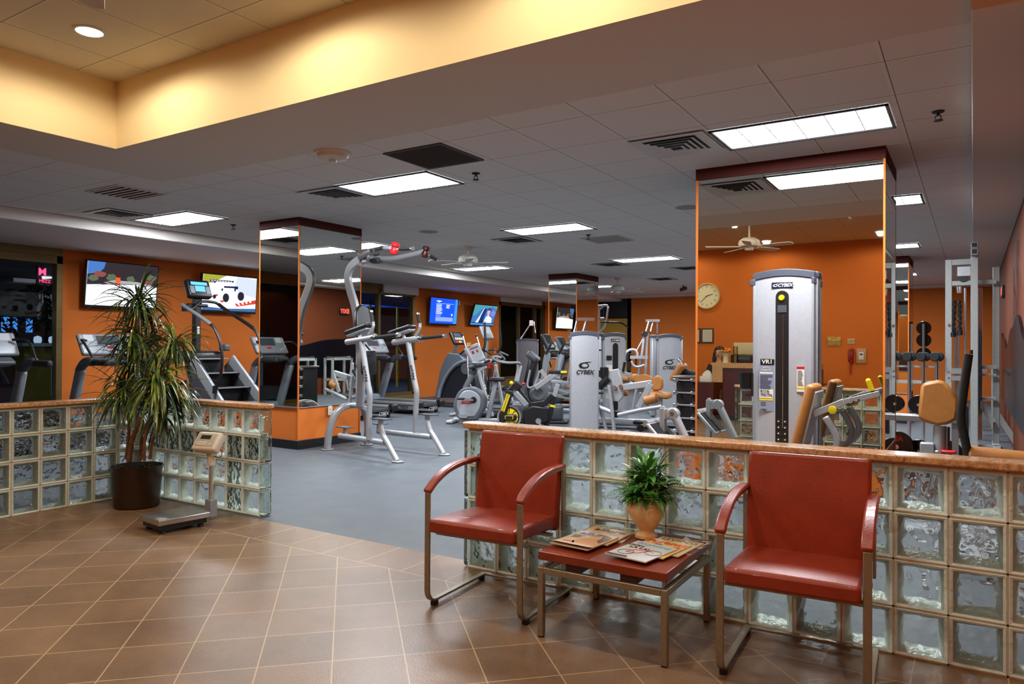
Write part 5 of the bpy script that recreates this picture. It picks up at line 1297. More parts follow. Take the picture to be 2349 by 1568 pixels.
B().tube(F_.P([(1480, 735), (1512, 735)], .1), sq=(.12, .05)).build('top_beam', chrome, e)
B().tube(F_.P([(1481, 766), (1458, 808)], -.05), .014).tube(F_.P([(1478, 764), (1474, 800), (1464, 870)], -.05), .026).tube(F_.P([(1485, 764), (1480, 870)], .05), .026).build('uprights', silver, e)
pb_ = P_(1464, 870, -.05); B().tube([pb_, (pb_.x-.12, -.05, .02)], .026).tube([P_(1480, 870, .05), (P_(1480, 870, .05).x, .05, .02)], .026).build('lower_legs', silver, e)
B().pad(.5, .4, .05, .02, T(.25, .05, .025)).build('base', silver, e)
k = P_(1479, 766, -.07); B().cyl(k+V((0, -.03, 0)), k+V((0, .03, 0)), .06).build('pulley', black, e)
B().tube(cr(F_.P([(1433, 824), (1435, 810), (1446, 802), (1457, 803), (1462, 813), (1460, 820)], -.12), 5), .026).tube(cr(F_.P([(1448, 828), (1453, 838), (1464, 841), (1478, 837)], -.12), 5), .024).build('curved_arms', silver, e)
B().tube(F_.P([(1445, 819), (1486, 819)], -.12), sq=(.05, .06)).build('horizontal_arm', grey, e)
B().bx(-.09, .09, -.03, .03, -.08, .08, MX.Translation(P_(1431, 817, -.1))).cyl(P_(1432, 812, -.12), P_(1434, 826, -.12), .03).build('black_grip', black, e)
B().tube(F_.P([(1440, 811), (1455, 812)], -.1), .012).tube(F_.P([(1459, 818), (1459, 838)], -.1), .02).build('selector_bar', black, e)
t3 = tower('silver weight tower turned sideways with dark slot, before the mustard door', (-3.24, 8.05, 0), R(52), w=.42, h=1.57, slot=True, logo='plate')
B().bx(-.17, -.06, -.133, -.128, .70, 1.0).build('placard', white, t3); B().bx(-.17, -.07, -.134, -.129, 1.08, 1.16).build('name_plate', black, t3)
B().bx(-.27, -.215, -.07, .34, .02, 1.50).build('side_shroud', tow, t3, bev=.02); B().bx(-.28, -.21, -.08, .35, 1.49, 1.545).build('side_cap', capm, t3, bev=.01)
q4 = W0.p(1210, 800, 14.2)
t4 = tower('dark grey weight tower in front of the far window', (q4.x, 14.2, 0), R(30), w=.60, h=1.55, slot=False, logo=None)
for c in t4.children:
    if c.name.startswith(('front', 'rear')): c.data.materials[0] = M('dark_silver_shroud', S(112, 108, 112), .45, .25, .05, 20)
B().tube([(-.2, 0, 1.52), (.1, .02, 1.98), (.18, .02, 2.0), (.22, .0, 1.7)], .024).bx(.05, .16, -.02, .05, 1.9, 2.05).build('cable_arm', chrome, t4)

# ------------------------------------------------------------------ leg curl machine with tan rollers
F_ = Fr(-1.95, 6.55, 8); P_ = F_.p
e = F_.E('leg_curl_machine', 'silver leg curl machine with tan roller pads beside the nearest tower', 'weight machine')
RX = MX.Rotation(R(90), 4, 'X')
cam_ = P_(1411, 888, -.04)
o = F_.P([(1382, 852), (1418, 845), (1426, 868), (1430, 885), (1430, 910), (1420, 921), (1400, 918), (1387, 912), (1384, 880)], 0)
B().prism([(p.x, p.z) for p in o], 'y', -.03, .03).build('cam_plate', silver, e, bev=.01)
B().cyl(cam_+V((0, -.03, 0)), cam_+V((0, .06, 0)), .03).cyl(P_(1424, 886, -.06), P_(1424, 886, .02), .03).build('cam_bolts', chrome, e)
B().tube(F_.P([(1375, 887), (1396, 866)], -.06), .055, 16).build('counterweight_roller', black, e)
B().tube(F_.P([(1358, 889), (1398, 890)], -.03), .028).tube(F_.P([(1430, 888), (1496, 879)], -.04), sq=(.07, .10), up=(0, 0, 1)).build('lever_arm', silver, e, bev=.012)
B().tube(F_.P([(1493, 880), (1483, 900), (1463, 936)], -.07), sq=(.03, .085), up=(1, 0, 0)).tube(F_.P([(1470, 900), (1462, 930)], .10), .02).build('drop_arm', silver, e, bev=.008)
a, c = P_(1478, 919, -.05), P_(1508, 911, -.05)
B().tube([a, a+(c-a)*.08, a+(c-a)*.92, c], [.06, .075, .075, .06], 20).build('ankle_roller', tanv, e)
a, c = P_(1420, 902, .15), P_(1440, 900, .15); B().tube([a, c], .05, 18).build('thigh_roller', tanv, e)
B().tube(F_.P([(1397, 882), (1403, 930), (1410, 1000)], -.10), .028).tube(F_.P([(1373, 960), (1360, 998)], -.1), .026).tube(F_.P([(1378, 940), (1392, 990)], 0), .026).build('frame_posts', silver, e)
B().tube(cr(F_.P([(1383, 918), (1370, 925), (1370, 932), (1385, 938), (1404, 946)], -.05), 4), .032).build('bent_tube', silver, e)
B().tube(F_.P([(1420, 951), (1468, 940), (1518, 932)], -.12), .032).ball(P_(1420, 951, -.12), .033, 6).build('long_bar', silver, e)
B().pad(.20, .30, .05, .02, MX.Translation(P_(1428, 944, .1))).build('foot_tread', black, e)
z = F_.zf(1410, 1000, 0).x
B().pad(.95, .09, .05, .015, T(z+.05, -.12, .03)).pad(.08, .5, .05, .015, T(z+.1, 0, .03)).pad(.08, .5, .05, .015, T(z-.28, 0, .03)).build('base', silver, e)

# low bench machine behind: tan seat, backrest and rail
F_ = Fr(-2.0, 7.45, 8); P_ = F_.p
e = F_.E('leg_extension_machine', 'leg extension seat with tan backrest and cushion behind the leg curl', 'weight machine')
o = F_.P([(1497, 895), (1496, 875), (1500, 864), (1508, 860), (1516, 863), (1521, 872), (1521, 890), (1514, 896)], 0)
B().prism([(p.x, p.z) for p in o], 'y', -.05, .05).build('backrest', tanv, e, bev=.025)
B().pad(.36, .36, .09, .035, MX.Translation(P_(1512, 904, 0)) @ MX.Rotation(R(8), 4, 'Y')).build('seat', tanv, e)
B().tube(F_.P([(1515, 910), (1512, 940)], 0), sq=(.07, .07)).build('seat_post', silver, e)
q = P_(1512, 940, 0); B().tube([q, (q.x, 0, .05)], sq=(.07, .07)).build('lower_post', silver, e)
B().pad(1.0, .12, .10, .02, MX.Translation(P_(1428, 966, 0))).build('rail', silver, e)
B().pad(.28, .2, .06, .02, MX.Translation(P_(1475, 968, -.1))).build('rail_end', black, e)
zz = P_(1428, 966, 0); B().pad(.1, .5, .06, .02, T(zz.x-.4, 0, .03)).pad(.1, .5, .06, .02, T(zz.x+.45, 0, .03)).pad(.9, .08, .05, .02, T(zz.x+.05, 0, .03)).build('base', silver, e)
B().tube([(zz.x-.4, 0, .04), (zz.x-.4, 0, zz.z)], .03).tube([(zz.x+.4, 0, .04), (zz.x+.4, 0, zz.z)], .03).build('rail_legs', silver, e)
B().tube(F_.P([(1420, 854), (1448, 858)], .1), sq=(.06, .05)).tube(F_.P([(1446, 860), (1450, 880)], .1), sq=(.05, .05)).tube(F_.P([(1425, 876), (1452, 878)], .1), .03).build('upper_arm', silver, e)
B().cyl(P_(1429, 852, .05), P_(1433, 830, .05), .022).cyl(P_(1444, 850, .12), P_(1441, 829, .12), .022).build('hand_grip', black, e)
B().pad(.22, .26, .08, .03, MX.Translation(P_(1432, 868, .15))).pad(.10, .2, .12, .03, MX.Translation(P_(1456, 866, .15))).build('rear_pad', tanv, e)
pj = P_(1437, 880, .1); B().tube([pj, (pj.x, .1, .05)], .03).build('rear_post', silver, e)
o = [(P_(1470, 878, -.2).x+.16*math.cos(math.pi*k/10), P_(1470, 878, -.2).z+.13*math.sin(math.pi*k/10)) for k in range(11)]
B().prism(o, 'y', -.02, .02).build('guard_disc', tanv, e, bev=.008)
# tan elbow pad machine behind the dumbbell cabinet
F_ = Fr(-1.35, 8.05, 0); P_ = F_.p
e = F_.E('preacher_bench', 'tilted tan arm pad of a bench just left of the wide pillar', 'weight machine')
a, c = P_(1548, 868, 0), P_(1566, 838, 0); an = math.atan2((c-a).x, (c-a).z)
B().pad(.09, .34, (c-a).length+.06, .035, MX.Translation((a+c)/2) @ MX.Rotation(an, 4, 'Y')).build('arm_pad', tanv, e)
B().tube(F_.P([(1555, 848), (1594, 858)], .05), .05).build('padded_bar', blackrub, e)
q = P_(1564, 858, 0); B().tube([q, (q.x, 0, .05)], sq=(.07, .07)).pad(.6, .5, .05, .02, T(q.x, 0, .025)).build('post', black, e)
for a in ((1556, 822), (1562, 830)): B().cyl(P_(*a, 0), P_(a[0]+6, a[1]+6, 0), .03).build('adjust_knob', chrome, e)

# ------------------------------------------------------------------ chrome dumbbell cabinet beside the wide pillar
F_ = Fr(-1.38, 6.35, 8); P_ = F_.p
e = F_.E('dumbbell_rack', 'black vertical dumbbell rack left of the wide mirrored pillar', 'weight rack')
x0, x1 = P_(1543, 960, -.20).x, P_(1603, 960, -.20).x; zt = P_(1560, 862, -.2).z
B().bx(x0+.04, x1, -.16, .16, .03, zt-.02).build('cabinet', M('black_cabinet', S(14, 14, 16), .4), e, bev=.006)
B().bx(x0-.0, x1, -.24, .18, zt-.035, zt).build('top_tray', M('smoked_tray', S(86, 78, 76), .2, 0), e, bev=.01)
B().bx(x0, x1, -.2, .2, 0, .03).build('base', black, e)
zs = [P_(1560, v, -.22).z for v in (871, 900, 928, 958, 988)]
for z in zs:
    for x in (x0+.10, x1-.09): B().bx(x-.02, x+.02, -.26, -.15, z-.05, z-.036).build('cradle', black, e)
RY = MX.Rotation(R(90), 4, 'Y')
def make_db(label, loc, rz, L=.24, r=.036, mat=chrome, group='chrome dumbbells on the vertical rack'):
    e = E('dumbbell', label, 'dumbbell', loc, rz, group)
    for s_ in (-1, 1):
        b = B(); h = L*.24; x = s_*(L/2-h/2)
        b.lathe([(.001, -h/2), (r*.85, -h/2), (r, -h/2+.008), (r, h/2-.008), (r*.85, h/2), (.001, h/2)], (x, 0, 0), 6 if mat is chrome else 24, RY); b.build('head', mat, e, bev=.003)
    B().cyl((-L/2+L*.2, 0, 0), (L/2-L*.2, 0, 0), r*.45).build('handle', chrome, e)
    return e
names = ['chrome dumbbell on the top shelf of the black vertical rack', 'chrome dumbbell on the second shelf of the black vertical rack', 'chrome dumbbell on the middle shelf of the black vertical rack', 'chrome dumbbell on the fourth shelf of the black vertical rack', 'chrome dumbbell on the lowest shelf of the black vertical rack']
mrot = MX.Rotation(F_.a, 4, 'Z')
for i, z in enumerate(zs):
    w = F_.o+mrot.to_3x3() @ V(((x0+x1)/2-.01, -.215, z))
    if i == 0: db = make_db(names[0], tuple(w), F_.a, L=(x1-x0)*.88, r=.034)
    else: dup(db, tuple(w), F_.a, names[i])

# ------------------------------------------------------------------ right side: cage, cable column, bench, plates
frm = M('warm_silver_powder_coat', S(176, 180, 178), .42, .2, .05, 30)
F_ = Fr(2.06, 7.75, 0); P_ = F_.p
e = F_.E('cable_cage', 'tall silver cable cage with hanging ropes at the right', 'weight machine')
def post(a, c, yo, w=.075, nm='upright'):
    p, q = P_(*a, yo), P_(*c, yo); x = (p.x+q.x)/2
    B().bx(x-w/2, x+w/2, yo-w/2, yo+w/2, 0, p.z).build(nm, frm, e, bev=.004); return x, p.z, q.z
xl, zl, _ = post((2176, 596), (2176, 1030), 0)
xm, zm, _ = post((2235, 558), (2235, 1025), -.15, .08)
xr_, zr, _ = post((2285, 612), (2285, 1020), .25)
B().bx(xl, xm, -.03, .03, zl-.075, zl).build('cross_beam', frm, e, bev=.004); B().bx(xl, xm, -.03, .03, P_(2200, 655, 0).z, P_(2200, 644, 0).z).build('cross_beam', frm, e, bev=.004)
B().bx(xm, xr_, .1, .17, P_(2270, 651, .1).z, P_(2270, 641, .1).z).bx(xm, xr_, .1, .16, P_(2270, 846, .1).z, P_(2270, 838, .1).z).bx(xm, xr_, .1, .16, P_(2270, 917, .1).z, P_(2270, 911, .1).z).bx(xm, xr_, .1, .16, P_(2270, 862, .1).z, P_(2270, 857, .1).z).build('side_beam', frm, e, bev=.003)
B().bx(xm-.037, xm+.037, -.34, -.19, zm-.08, zm-.005).bx(xm-.037, xm+.037, -.34, -.19, zm-.165, zm-.085).build('top_tube', frm, e, bev=.003)
B().bx(xm-.028, xm+.028, -.342, -.335, zm-.07, zm-.015).bx(xm-.028, xm+.028, -.342, -.335, zm-.155, zm-.095).build('tube_opening', black, e)
b0, b1 = P_(2196, 612, -.05), P_(2226, 632, -.05); B().bx(b0.x, b1.x, -.06, -.04, b1.z, b0.z).build('pulley_plate', alu, e)
k = P_(2210, 636, -.03); B().cyl(k+V((0, -.02, 0)), k+V((0, .02, 0)), .06).build('pulley', black, e)
B().tube([P_(2197, 657, 0), P_(2199, 672, 0)], .025).tube([P_(2203, 657, 0), P_(2202, 672, 0)], .02).build('carabiner', chrome, e)
for xx, y1 in ((2190, 762), (2201, 758)):
    p, q = P_(xx, 690, -.02), P_(xx-(4 if xx < 2195 else -1), y1, -.02); n = 26; b = B()
    pts = [p+(q-p)*i/n for i in range(n+1)]; b.tube([v+V((.008*math.cos(i*1.3), .008*math.sin(i*1.3), 0)) for i, v in enumerate(pts)], .021, 8); b.build('rope', blackrub, e)
    B().cyl(q, q+V((0, 0, -.06)), .032).build('rope_stop', black, e)
for xx in (2192, 2198, 2214): B().cyl(P_(xx, 660 if xx > 2210 else 750, .05), V((P_(xx, 800, .05).x, .05, .12)), .014).build('guide_rod', chrome, e)
B().cyl(P_(2244, 660, .02), V((P_(2244, 800, .02).x, .02, .12)), .022).cyl(P_(2248, 660, .1), V((P_(2248, 800, .1).x, .1, .12)), .026).build('guide_rod', chrome, e)
a0, a1 = P_(2181, 844, .0), P_(2228, 857, 0); B().bx(a0.x, a1.x, -.06, -.02, a1.z, a0.z).bx(a0.x, a1.x, -.06, -.02, P_(0, 870, -.05).z if False else a1.z-.09, a1.z-.03).build('cross_plate', alu, e)
b = B()
for i in range(12): b.bx(xl+.06, xm-.06, -.04, .06, .14+i*.035, .170+i*.035)
b.build('weight_stack', M('stack_black', S(20, 20, 22), .4), e)
B().tube(F_.P([(2248, 920), (2278, 968)], .1), sq=(.06, .07)).tube([P_(2287, 948, .25), P_(2350, 1045, .25)], sq=(.05, .07)).build('brace', frm, e)
B().bx(xl-.05, xr_+.05, -.05, .03, 0, .07).bx(xm-.05, xm+.05, -.5, .3, 0, .07).bx(xr_-.04, xr_+.04, -.3, .5, 0, .07).build('floor_frame', frm, e, bev=.004)
for q in ((2176, 853), (2176, 866)): B().cyl(P_(*q, -.045), P_(*q, -.035), .012, n=10).build('bolt', chrome, e)
B().cyl(P_(2177, 745, -.06), P_(2177, 745, -.03), .016).build('pop_pin', chrome, e)
# grey frame of a rack along the right wall
def rack(label, y, n):
    e = E('barbell_rack', label, 'weight rack', (XR-.30, y, 0), R(90), 'low racks on the right wall')
    for x in (-.35, .35):
        for yy in (-.14, .14): B().bx(x-.025, x+.025, yy-.025, yy+.025, 0, .98).build('leg', frm, e)
    for z in (.40, .95): B().bx(-.35, .35, -.165, -.115, z-.03, z+.03).bx(-.35, .35, .115, .165, z-.03, z+.03).build('shelf_rail', frm, e)
    B().cyl((-.45, 0, 1.0), (.45, 0, 1.0), .014).cyl((-.42, 0, 1.0), (-.3, 0, 1.0), .03).cyl((.3, 0, 1.0), (.42, 0, 1.0), .03).build('bar', chrome, e)
rack('low silver rack on the right wall just past the cable cage', 9.3, 0); rack('second low silver rack on the right wall, seen in the near pillar mirror', 10.6, 1)
# tan padded roll and curl seat in front
F_ = Fr(1.80, 2.62, 0); P_ = F_.p
e = F_.E('curl_bench', 'tan shield shaped backrest on a silver post right of the wide pillar', 'weight machine')
o = F_.P([(2113, 882), (2122, 877), (2150, 871), (2166, 873), (2180, 888), (2199, 914), (2200, 938), (2195, 962), (2176, 972), (2150, 976), (2118, 966), (2108, 958), (2107, 940)], 0)
B().prism([(p.x, p.z) for p in o], 'y', -.035, .035).build('backrest', tanv, e, bev=.022)
a, c = P_(2156, 975, .03), P_(2150, 1062, .03)
B().tube([a, V((c.x, .03, .05))], .042, 18).build('post', silver, e); B().tube([P_(2172, 978, .06), V((P_(2170, 1060, .06).x, .06, .05))], .02).build('polished_rod', chrome, e)
B().bx(-.045, .045, -.05, .05, -.08, .08, MX.Translation(P_(2127, 1040, 0))).build('adjust_block', grey, e, bev=.006)
B().cyl(P_(2130, 1037, 0), P_(2152, 1037, 0), .018).build('adjust_shaft', chrome, e)
B().pad(.10, .05, .025, .012, MX.Translation(P_(2176, 1036, -.02))).build('red_lever', red, e)
B().pad(.7, .5, .05, .02, T(c.x, .0, .025)).bx(c.x-.45, c.x+.1, -.04, .04, .03, .08).build('base', silver, e)
B().tube([(P_(2127, 1040, 0).x, 0, .06), P_(2127, 1046, 0)], .03).build('side_post', silver, e)
F_ = Fr(2.1, 1.55, 0); P_ = F_.p
e = F_.E('roller_bench', 'long tan roll pad with bent black lever behind the granite cap, right edge', 'weight machine')
a, c = P_(2222, 1046, 0), V((2.44-2.1, 0, P_(2349, 1062, 0).z))
B().tube([a, a+V((.012, 0, 0)), c-V((.012, 0, 0)), c], [.05, .062, .062, .05], 24).build('roll_pad', tanv, e)
l_ = F_.P([(2222, 812), (2210, 900), (2204, 960), (2214, 1010), (2221, 1048)], -.02)
B().tube(cr(l_, 5), .024, 14).build('lever', blackrub, e); B().cyl(l_[0], l_[0]+V((0, 0, .025)), .022).cyl(l_[-1]+V((0, 0, .03)), l_[-1]+V((.01, 0, -.08)), .022).build('lever_end', chrome, e)
B().tube([((a.x+c.x)/2-.1, .04, .04), ((a.x+c.x)/2-.1, .04, a.z)], sq=(.06, .06)).pad(.5, .4, .05, .02, T((a.x+c.x)/2-.1, .04, .025)).tube([l_[-1], ((a.x+c.x)/2-.1, .04, a.z-.12)], .022).build('frame', silver, e)
# plate rack with black plates
F_ = Fr(1.5, 5.2, 0); P_ = F_.p
e = F_.E('plate_rack', 'low silver rack holding black weight plates behind the curl seat', 'weight rack')
xa, xb = P_(2035, 930, 0).x, P_(2205, 930, 0).x
for z_, nm in ((P_(2060, 949, 0).z, 'upper_rail'), (P_(2060, 1070, 0).z, 'lower_rail')): B().bx(xa, xb, -.12, .12, z_-.06, z_).build(nm, frm, e, bev=.006)
for x in (xa+.05, xb-.05):
    B().bx(x-.03, x+.03, -.03, .03, 0, P_(2060, 935, 0).z).bx(x-.03, x+.03, -.25, .25, 0, .05).build('leg', frm, e)
wr = F_.o
plm = M('black_enamel_plate', S(14, 14, 16), .22, 0, .05, 20)
def plate(label, px, py, yo, r, th=.045, txt=None, fr=None):
    fr = fr or F_; q = fr.p(px, py, yo); w = V((q.x, q.y, q.z))+fr.o
    e = E('weight_plate', label, 'weight plate', tuple(w), R(-12), 'black weight plates')
    B().lathe([(r*.16, -th/2), (r*.3, -th/2), (r*.34, -th*.3), (r*.78, -th*.3), (r*.82, -th/2), (r*.97, -th/2), (r, -th*.3), (r, th*.3), (r*.97, th/2), (r*.16, th/2)], (0, 0, 0), 40, RX).build('disc', plm, e)
    B().lathe([(.001, -th*.55), (r*.15, -th*.55), (r*.15, th*.55), (.001, th*.55)], (0, 0, 0), 20, RX).build('hub', chrome, e)
    if txt: text('lettering', txt, r*.42, red, e, MX.Translation((.0, -th*.5-.002, r*.52)) @ MX.Rotation(R(90), 4, 'X'), bold=.002)
    return e
zlo, zup = P_(2060, 1058, 0).z, P_(2060, 945, 0).z
plate('large black weight plate with red letters, beside the pillar edge', 2058, 1024, -.05, .165, .05, 'USA')
plate('black weight plate with an open slot left of the silver post', 2108, 1035, .0, .125)
plate('black weight plate peeking out right of the silver post', 2178, 1037, .02, .12)
plate('small black weight plate on the upper rail of the plate rack', 2055, 925, .0, .085)
plate('black weight plate on the upper rail half hidden by the tan backrest', 2108, 928, .03, .10)
# vertical dumbbell stand with black dumbbells
F_ = Fr(1.35, 7.6, 0); P_ = F_.p
e = F_.E('dumbbell_stand', 'stand of chrome poles carrying black dumbbells behind the curl seat', 'weight rack')
xs = [P_(v, 860, 0).x for v in (2052, 2086, 2118, 2149)]; zt = P_(2086, 826, 0).z
for i, x in enumerate(xs): B().cyl((x, 0, .03), (x, 0, zt), .024).build('pole', chrome, e)
B().bx(xs[0]-.05, xs[-1]+.05, -.2, .2, 0, .04).bx(xs[0]-.03, xs[-1]+.03, .03, .06, P_(2086, 872, 0).z-.04, P_(2086, 872, 0).z).bx(xs[0]-.03, xs[-1]+.03, .05, .07, P_(2086, 842, 0).z, P_(2086, 838, 0).z).build('shelf', frm, e)
lab = ('black dumbbell leftmost on top of the chrome poles', 'black dumbbell second from the left on the chrome poles', 'black dumbbell third from the left on the chrome poles', 'black dumbbell rightmost on the chrome poles')
RXX = MX.Rotation(R(0), 4, 'X')
for i, x in enumerate(xs):
    w = F_.o+V((x, 0, zt+.05))
    if i == 0: bd = make_db(lab[0], tuple(w), R(72), .19, .062, M('black_rubber_head', S(22, 22, 24), .55, 0, .1, 60), 'black dumbbells on the chrome pole stand')
    else: dup(bd, tuple(w), R(72), lab[i])
# plate tree against the far wall
F_ = Fr(1.3, 13.2, 0); P_ = F_.p
e = F_.E('plate_tree', 'slim upright tree with round plates against the far orange wall', 'weight rack')
x = P_(2119, 800, 0).x; zt = P_(2119, 742, 0).z
B().cyl((x, 0, .03), (x, 0, zt), .026).bx(x-.2, x+.2, -.2, .2, 0, .04).build('pole', grey, e)
for v in (752, 780, 812):
    q = P_(2119, v, 0); B().cyl((x, -.01, q.z), (x, .16, q.z), .018).build('peg', grey, e)
for v, l_ in ((752, 'top black plate on the slim plate tree'), (780, 'second black plate down on the slim plate tree'), (812, 'third black plate down on the slim plate tree')): plate(l_, 2119, v, .08, .135)

# lat pulldown frame with a long black bar near the far door
F_ = Fr(-5.4, 13.4, 0); P_ = F_.p
e = F_.E('lat_pulldown', 'chrome pulldown frame with a long black bar, right of the far mirrored pillar', 'weight machine')
B().tube(cr(F_.P([(1372, 702), (1392, 701), (1394, 710), (1388, 745), (1378, 757), (1366, 760)], 0), 4), .03).tube(F_.P([(1368, 730), (1386, 730)], 0), .026).tube(F_.P([(1368, 716), (1384, 702)], 0), .022).build('top_frame', chrome, e)
B().tube(cr(F_.P([(1380, 738), (1405, 739), (1424, 740), (1441, 750)], -.1), 4), .022).build('lat_bar', black, e)
q = P_(1372, 702, 0); B().tube([q, (q.x, 0, .05)], sq=(.08, .08)).pad(.9, .6, .06, .02, T(q.x, 0, .03)).build('upright', silver, e)
B().cyl(P_(1384, 703, -.1), P_(1384, 738, -.1), .006, n=6).build('cable', black, e)
# ------------------------------------------------------------------ screens on the window wall
def EC(n, r, g, b, s=1.0): return EM('screen_'+n, S(r, g, b), s*SCR)
SCR = 1.15
def tv(label, tl, tr, bl, br, tilt, art, off=.22):
    x = XW+off; P = [W0.q(*q, x) for q in (tl, tr, bl, br)]
    y0, y1 = (P[0].y+P[2].y)/2, (P[1].y+P[3].y)/2; z1, z0 = (P[0].z+P[1].z)/2, (P[2].z+P[3].z)/2
    w, h = y1-y0, z1-z0; c = V((x, (y0+y1)/2, (z0+z1)/2))
    e = E('wall_screen', label, 'screen', tuple(c), 0, 'wall mounted screens')
    m = MX.Rotation(R(tilt), 4, 'Y') @ MX.Rotation(R(90), 4, 'Z') @ MX.Rotation(R(90), 4, 'X')      # text plane: x -> +y world, y -> up, z -> +x
    b = B(); b.pad(w+.05, h+.06, .05, .012, m @ MX.Translation((0, -.01, -.03))); b.build('housing', black, e)
    B().bx(-.2, .2, -.18, .18, -off-.0, -.05, MX.Rotation(R(90), 4, 'Z') @ MX.Rotation(R(90), 4, 'X')).build('wall_bracket', black, e)
    B().bx(-w/2, w/2, -h/2, h/2, -.004, .0, m).build('screen', art[0], e, smooth=0)
    scr = e.children if False else None
    for k, (nm, mat, polys) in enumerate(art[1]):
        b = B(); z = .0008*(k+1)
        for pl in polys: b.add([m @ V(((u-.5)*w, (v-.5)*h, z)) for u, v in pl], [tuple(range(len(pl)))])
        b.build(nm, mat, e, smooth=0)
    return e, m, w, h
def el(cx, cy, a, c, n=14): return [(cx+a*math.cos(6.283*k/n), cy+c*math.sin(6.283*k/n)) for k in range(n)]
rn = random.Random(9)
def blob(cx, cy, a, c): return [(min(1, max(0, cx+a*rn.uniform(.7, 1.15)*math.cos(6.283*k/11))), min(1, max(0, cy+c*rn.uniform(.7, 1.15)*math.sin(6.283*k/11)))) for k in range(11)]
tv('large screen showing a runner on a white road, behind the dragon tree', (201.7, 599), (362, 612), (196, 699), (357, 705), 6, (EC('white', 246, 248, 255, 1.3), [
    ('trees', EC('dark_trees', 46, 40, 46), [[(0, .46), (0, 1), (1, 1), (1, .50), (.7, .52), (.3, .50)]]),
    ('sky', EC('sky_blue', 64, 110, 176), [[(0, .70), (0, 1), (.24, 1), (.22, .86), (.16, .76)]]),
    ('foliage', EC('foliage', 84, 96, 70), [blob(.33, .66, .08, .10), blob(.60, .66, .07, .08), blob(.9, .72, .09, .09), blob(.08, .62, .08, .07)]),
    ('bushes', EC('dusk_red', 128, 70, 66), [blob(.16, .72, .10, .08), blob(.86, .60, .08, .06)]),
    ('kerb', EC('kerb_grey', 150, 152, 156), [[(.22, .54), (.36, .60), (.7, .60), (.98, .52), (.98, .49), (.6, .53), (.3, .50)]]),
    ('runner_top', EC('runner_dark', 60, 36, 34), [el(.42, .84, .022, .035), [(.385, .80), (.455, .80), (.45, .66), (.39, .66)]]),
    ('runner_shorts', EC('runner_orange', 226, 84, 40), [[(.388, .67), (.452, .67), (.458, .55), (.385, .55)], [(.395, .55), (.415, .55), (.415, .46), (.40, .46)], [(.43, .55), (.45, .55), (.445, .47), (.432, .47)]])]))
tv('screen showing a racing car on a track, right of the stair climber console', (466.4, 627.5), (588.6, 638.8), (463, 707), (585.6, 718), 4, (EC('track_white', 224, 230, 240, 1.2), [
    ('grass', EC('grass_green', 150, 150, 50), [[(0, 1), (.42, 1), (.22, .82), (0, .70)]]),
    ('track', EC('track_grey', 190, 200, 214), [[(.55, .55), (1, .42), (1, .95), (.75, 1), (.62, 1)]]),
    ('kerb', EC('kerb_red', 196, 60, 50), [[(.55, .20), (1, .36), (1, .24), (.62, .13)]]),
    ('stripes', EC('stripe_white', 246, 240, 240), [[(.55+.08*k, .205+.03*k), (.59+.08*k, .218+.03*k), (.63+.07*k, .15+.03*k), (.60+.07*k, .14+.03*k)] for k in range(5)]),
    ('lower_banner', EC('banner_blue', 60, 96, 150), [[(0, 0), (1, 0), (1, .10), (.4, .06), (0, .10)]]),
    ('car_body', EC('car_white', 240, 242, 250, 1.2), [[(.16, .32), (.22, .44), (.38, .52), (.40, .62), (.62, .64), (.66, .40), (.58, .26), (.40, .24)]]),
    ('wing', EC('car_navy', 30, 34, 70), [[(.37, .70), (.64, .72), (.64, .64), (.60, .63), (.60, .57), (.57, .57), (.57, .66), (.38, .65)], [(.33, .62), (.36, .64), (.36, .56), (.33, .56)]]),
    ('nose', EC('car_red', 190, 50, 60), [[(.14, .36), (.20, .44), (.28, .46), (.26, .40)], [(.30, .28), (.40, .30), (.36, .22)]]),
    ('wheels', EC('tyre', 36, 36, 44), [el(.42, .37, .06, .13), el(.70, .44, .065, .13), el(.21, .38, .03, .06)]),
    ('caption', EC('caption_navy', 20, 22, 60), [[(.12, .86), (.55, .87), (.55, .82), (.22, .81), (.22, .77), (.12, .77)]]),
    ('caption_text', EC('caption_white', 235, 238, 246), [[(.135+.05*k, .845), (.17+.05*k, .847), (.17+.05*k, .828), (.135+.05*k, .826)] for k in range(8)]+[[(.135, .80), (.19, .80), (.19, .785), (.135, .785)]])]))
e, m, w, h = tv('square screen with a bright blue information slide', (988.7, 682.3), (1050, 687), (986, 739.7), (1047, 743.5), 5, (EC('slide_blue', 26, 74, 214, 1.1), [
    ('glow', EC('slide_light', 54, 130, 236, 1.1), [[(.86, 0), (1, 0), (1, 1), (.92, 1)]]),
    ('rule', EC('slide_white', 232, 238, 252), [[(.2, .80), (.86, .80), (.86, .792), (.2, .792)]]),
    ('logo_blob', EC('slide_white', 232, 238, 252), [blob(.30, .88, .10, .03), [(.27, .86), (.31, .86), (.30, .81)], el(.80, .36, .025, .05)]),
    ('heading_lines', EC('slide_white', 232, 238, 252), [[(.57, .76-.04*k), (.57+rn.uniform(.1, .18), .76-.04*k), (.7, .74-.04*k), (.57, .74-.04*k)] for k in range(4)]),
    ('text_lines', EC('slide_white', 232, 238, 252), [[(.2, .76-.035*k), (.2+rn.uniform(.14, .26), .76-.035*k), (.2+.2, .745-.035*k), (.2, .745-.035*k)] for k in range(12)]+[[(.2, .30), (.38, .30), (.38, .285), (.2, .285)]]),
    ('small_print_block', EC('slide_pale', 150, 172, 224), [[(.2, .25), (.84, .25), (.84, .09), (.2, .09)]]),
    ('small_print', EC('slide_blue2', 84, 116, 200), [[(.21, .235-.03*k), (.83, .235-.03*k), (.83, .225-.03*k), (.21, .225-.03*k)] for k in range(5)])]))
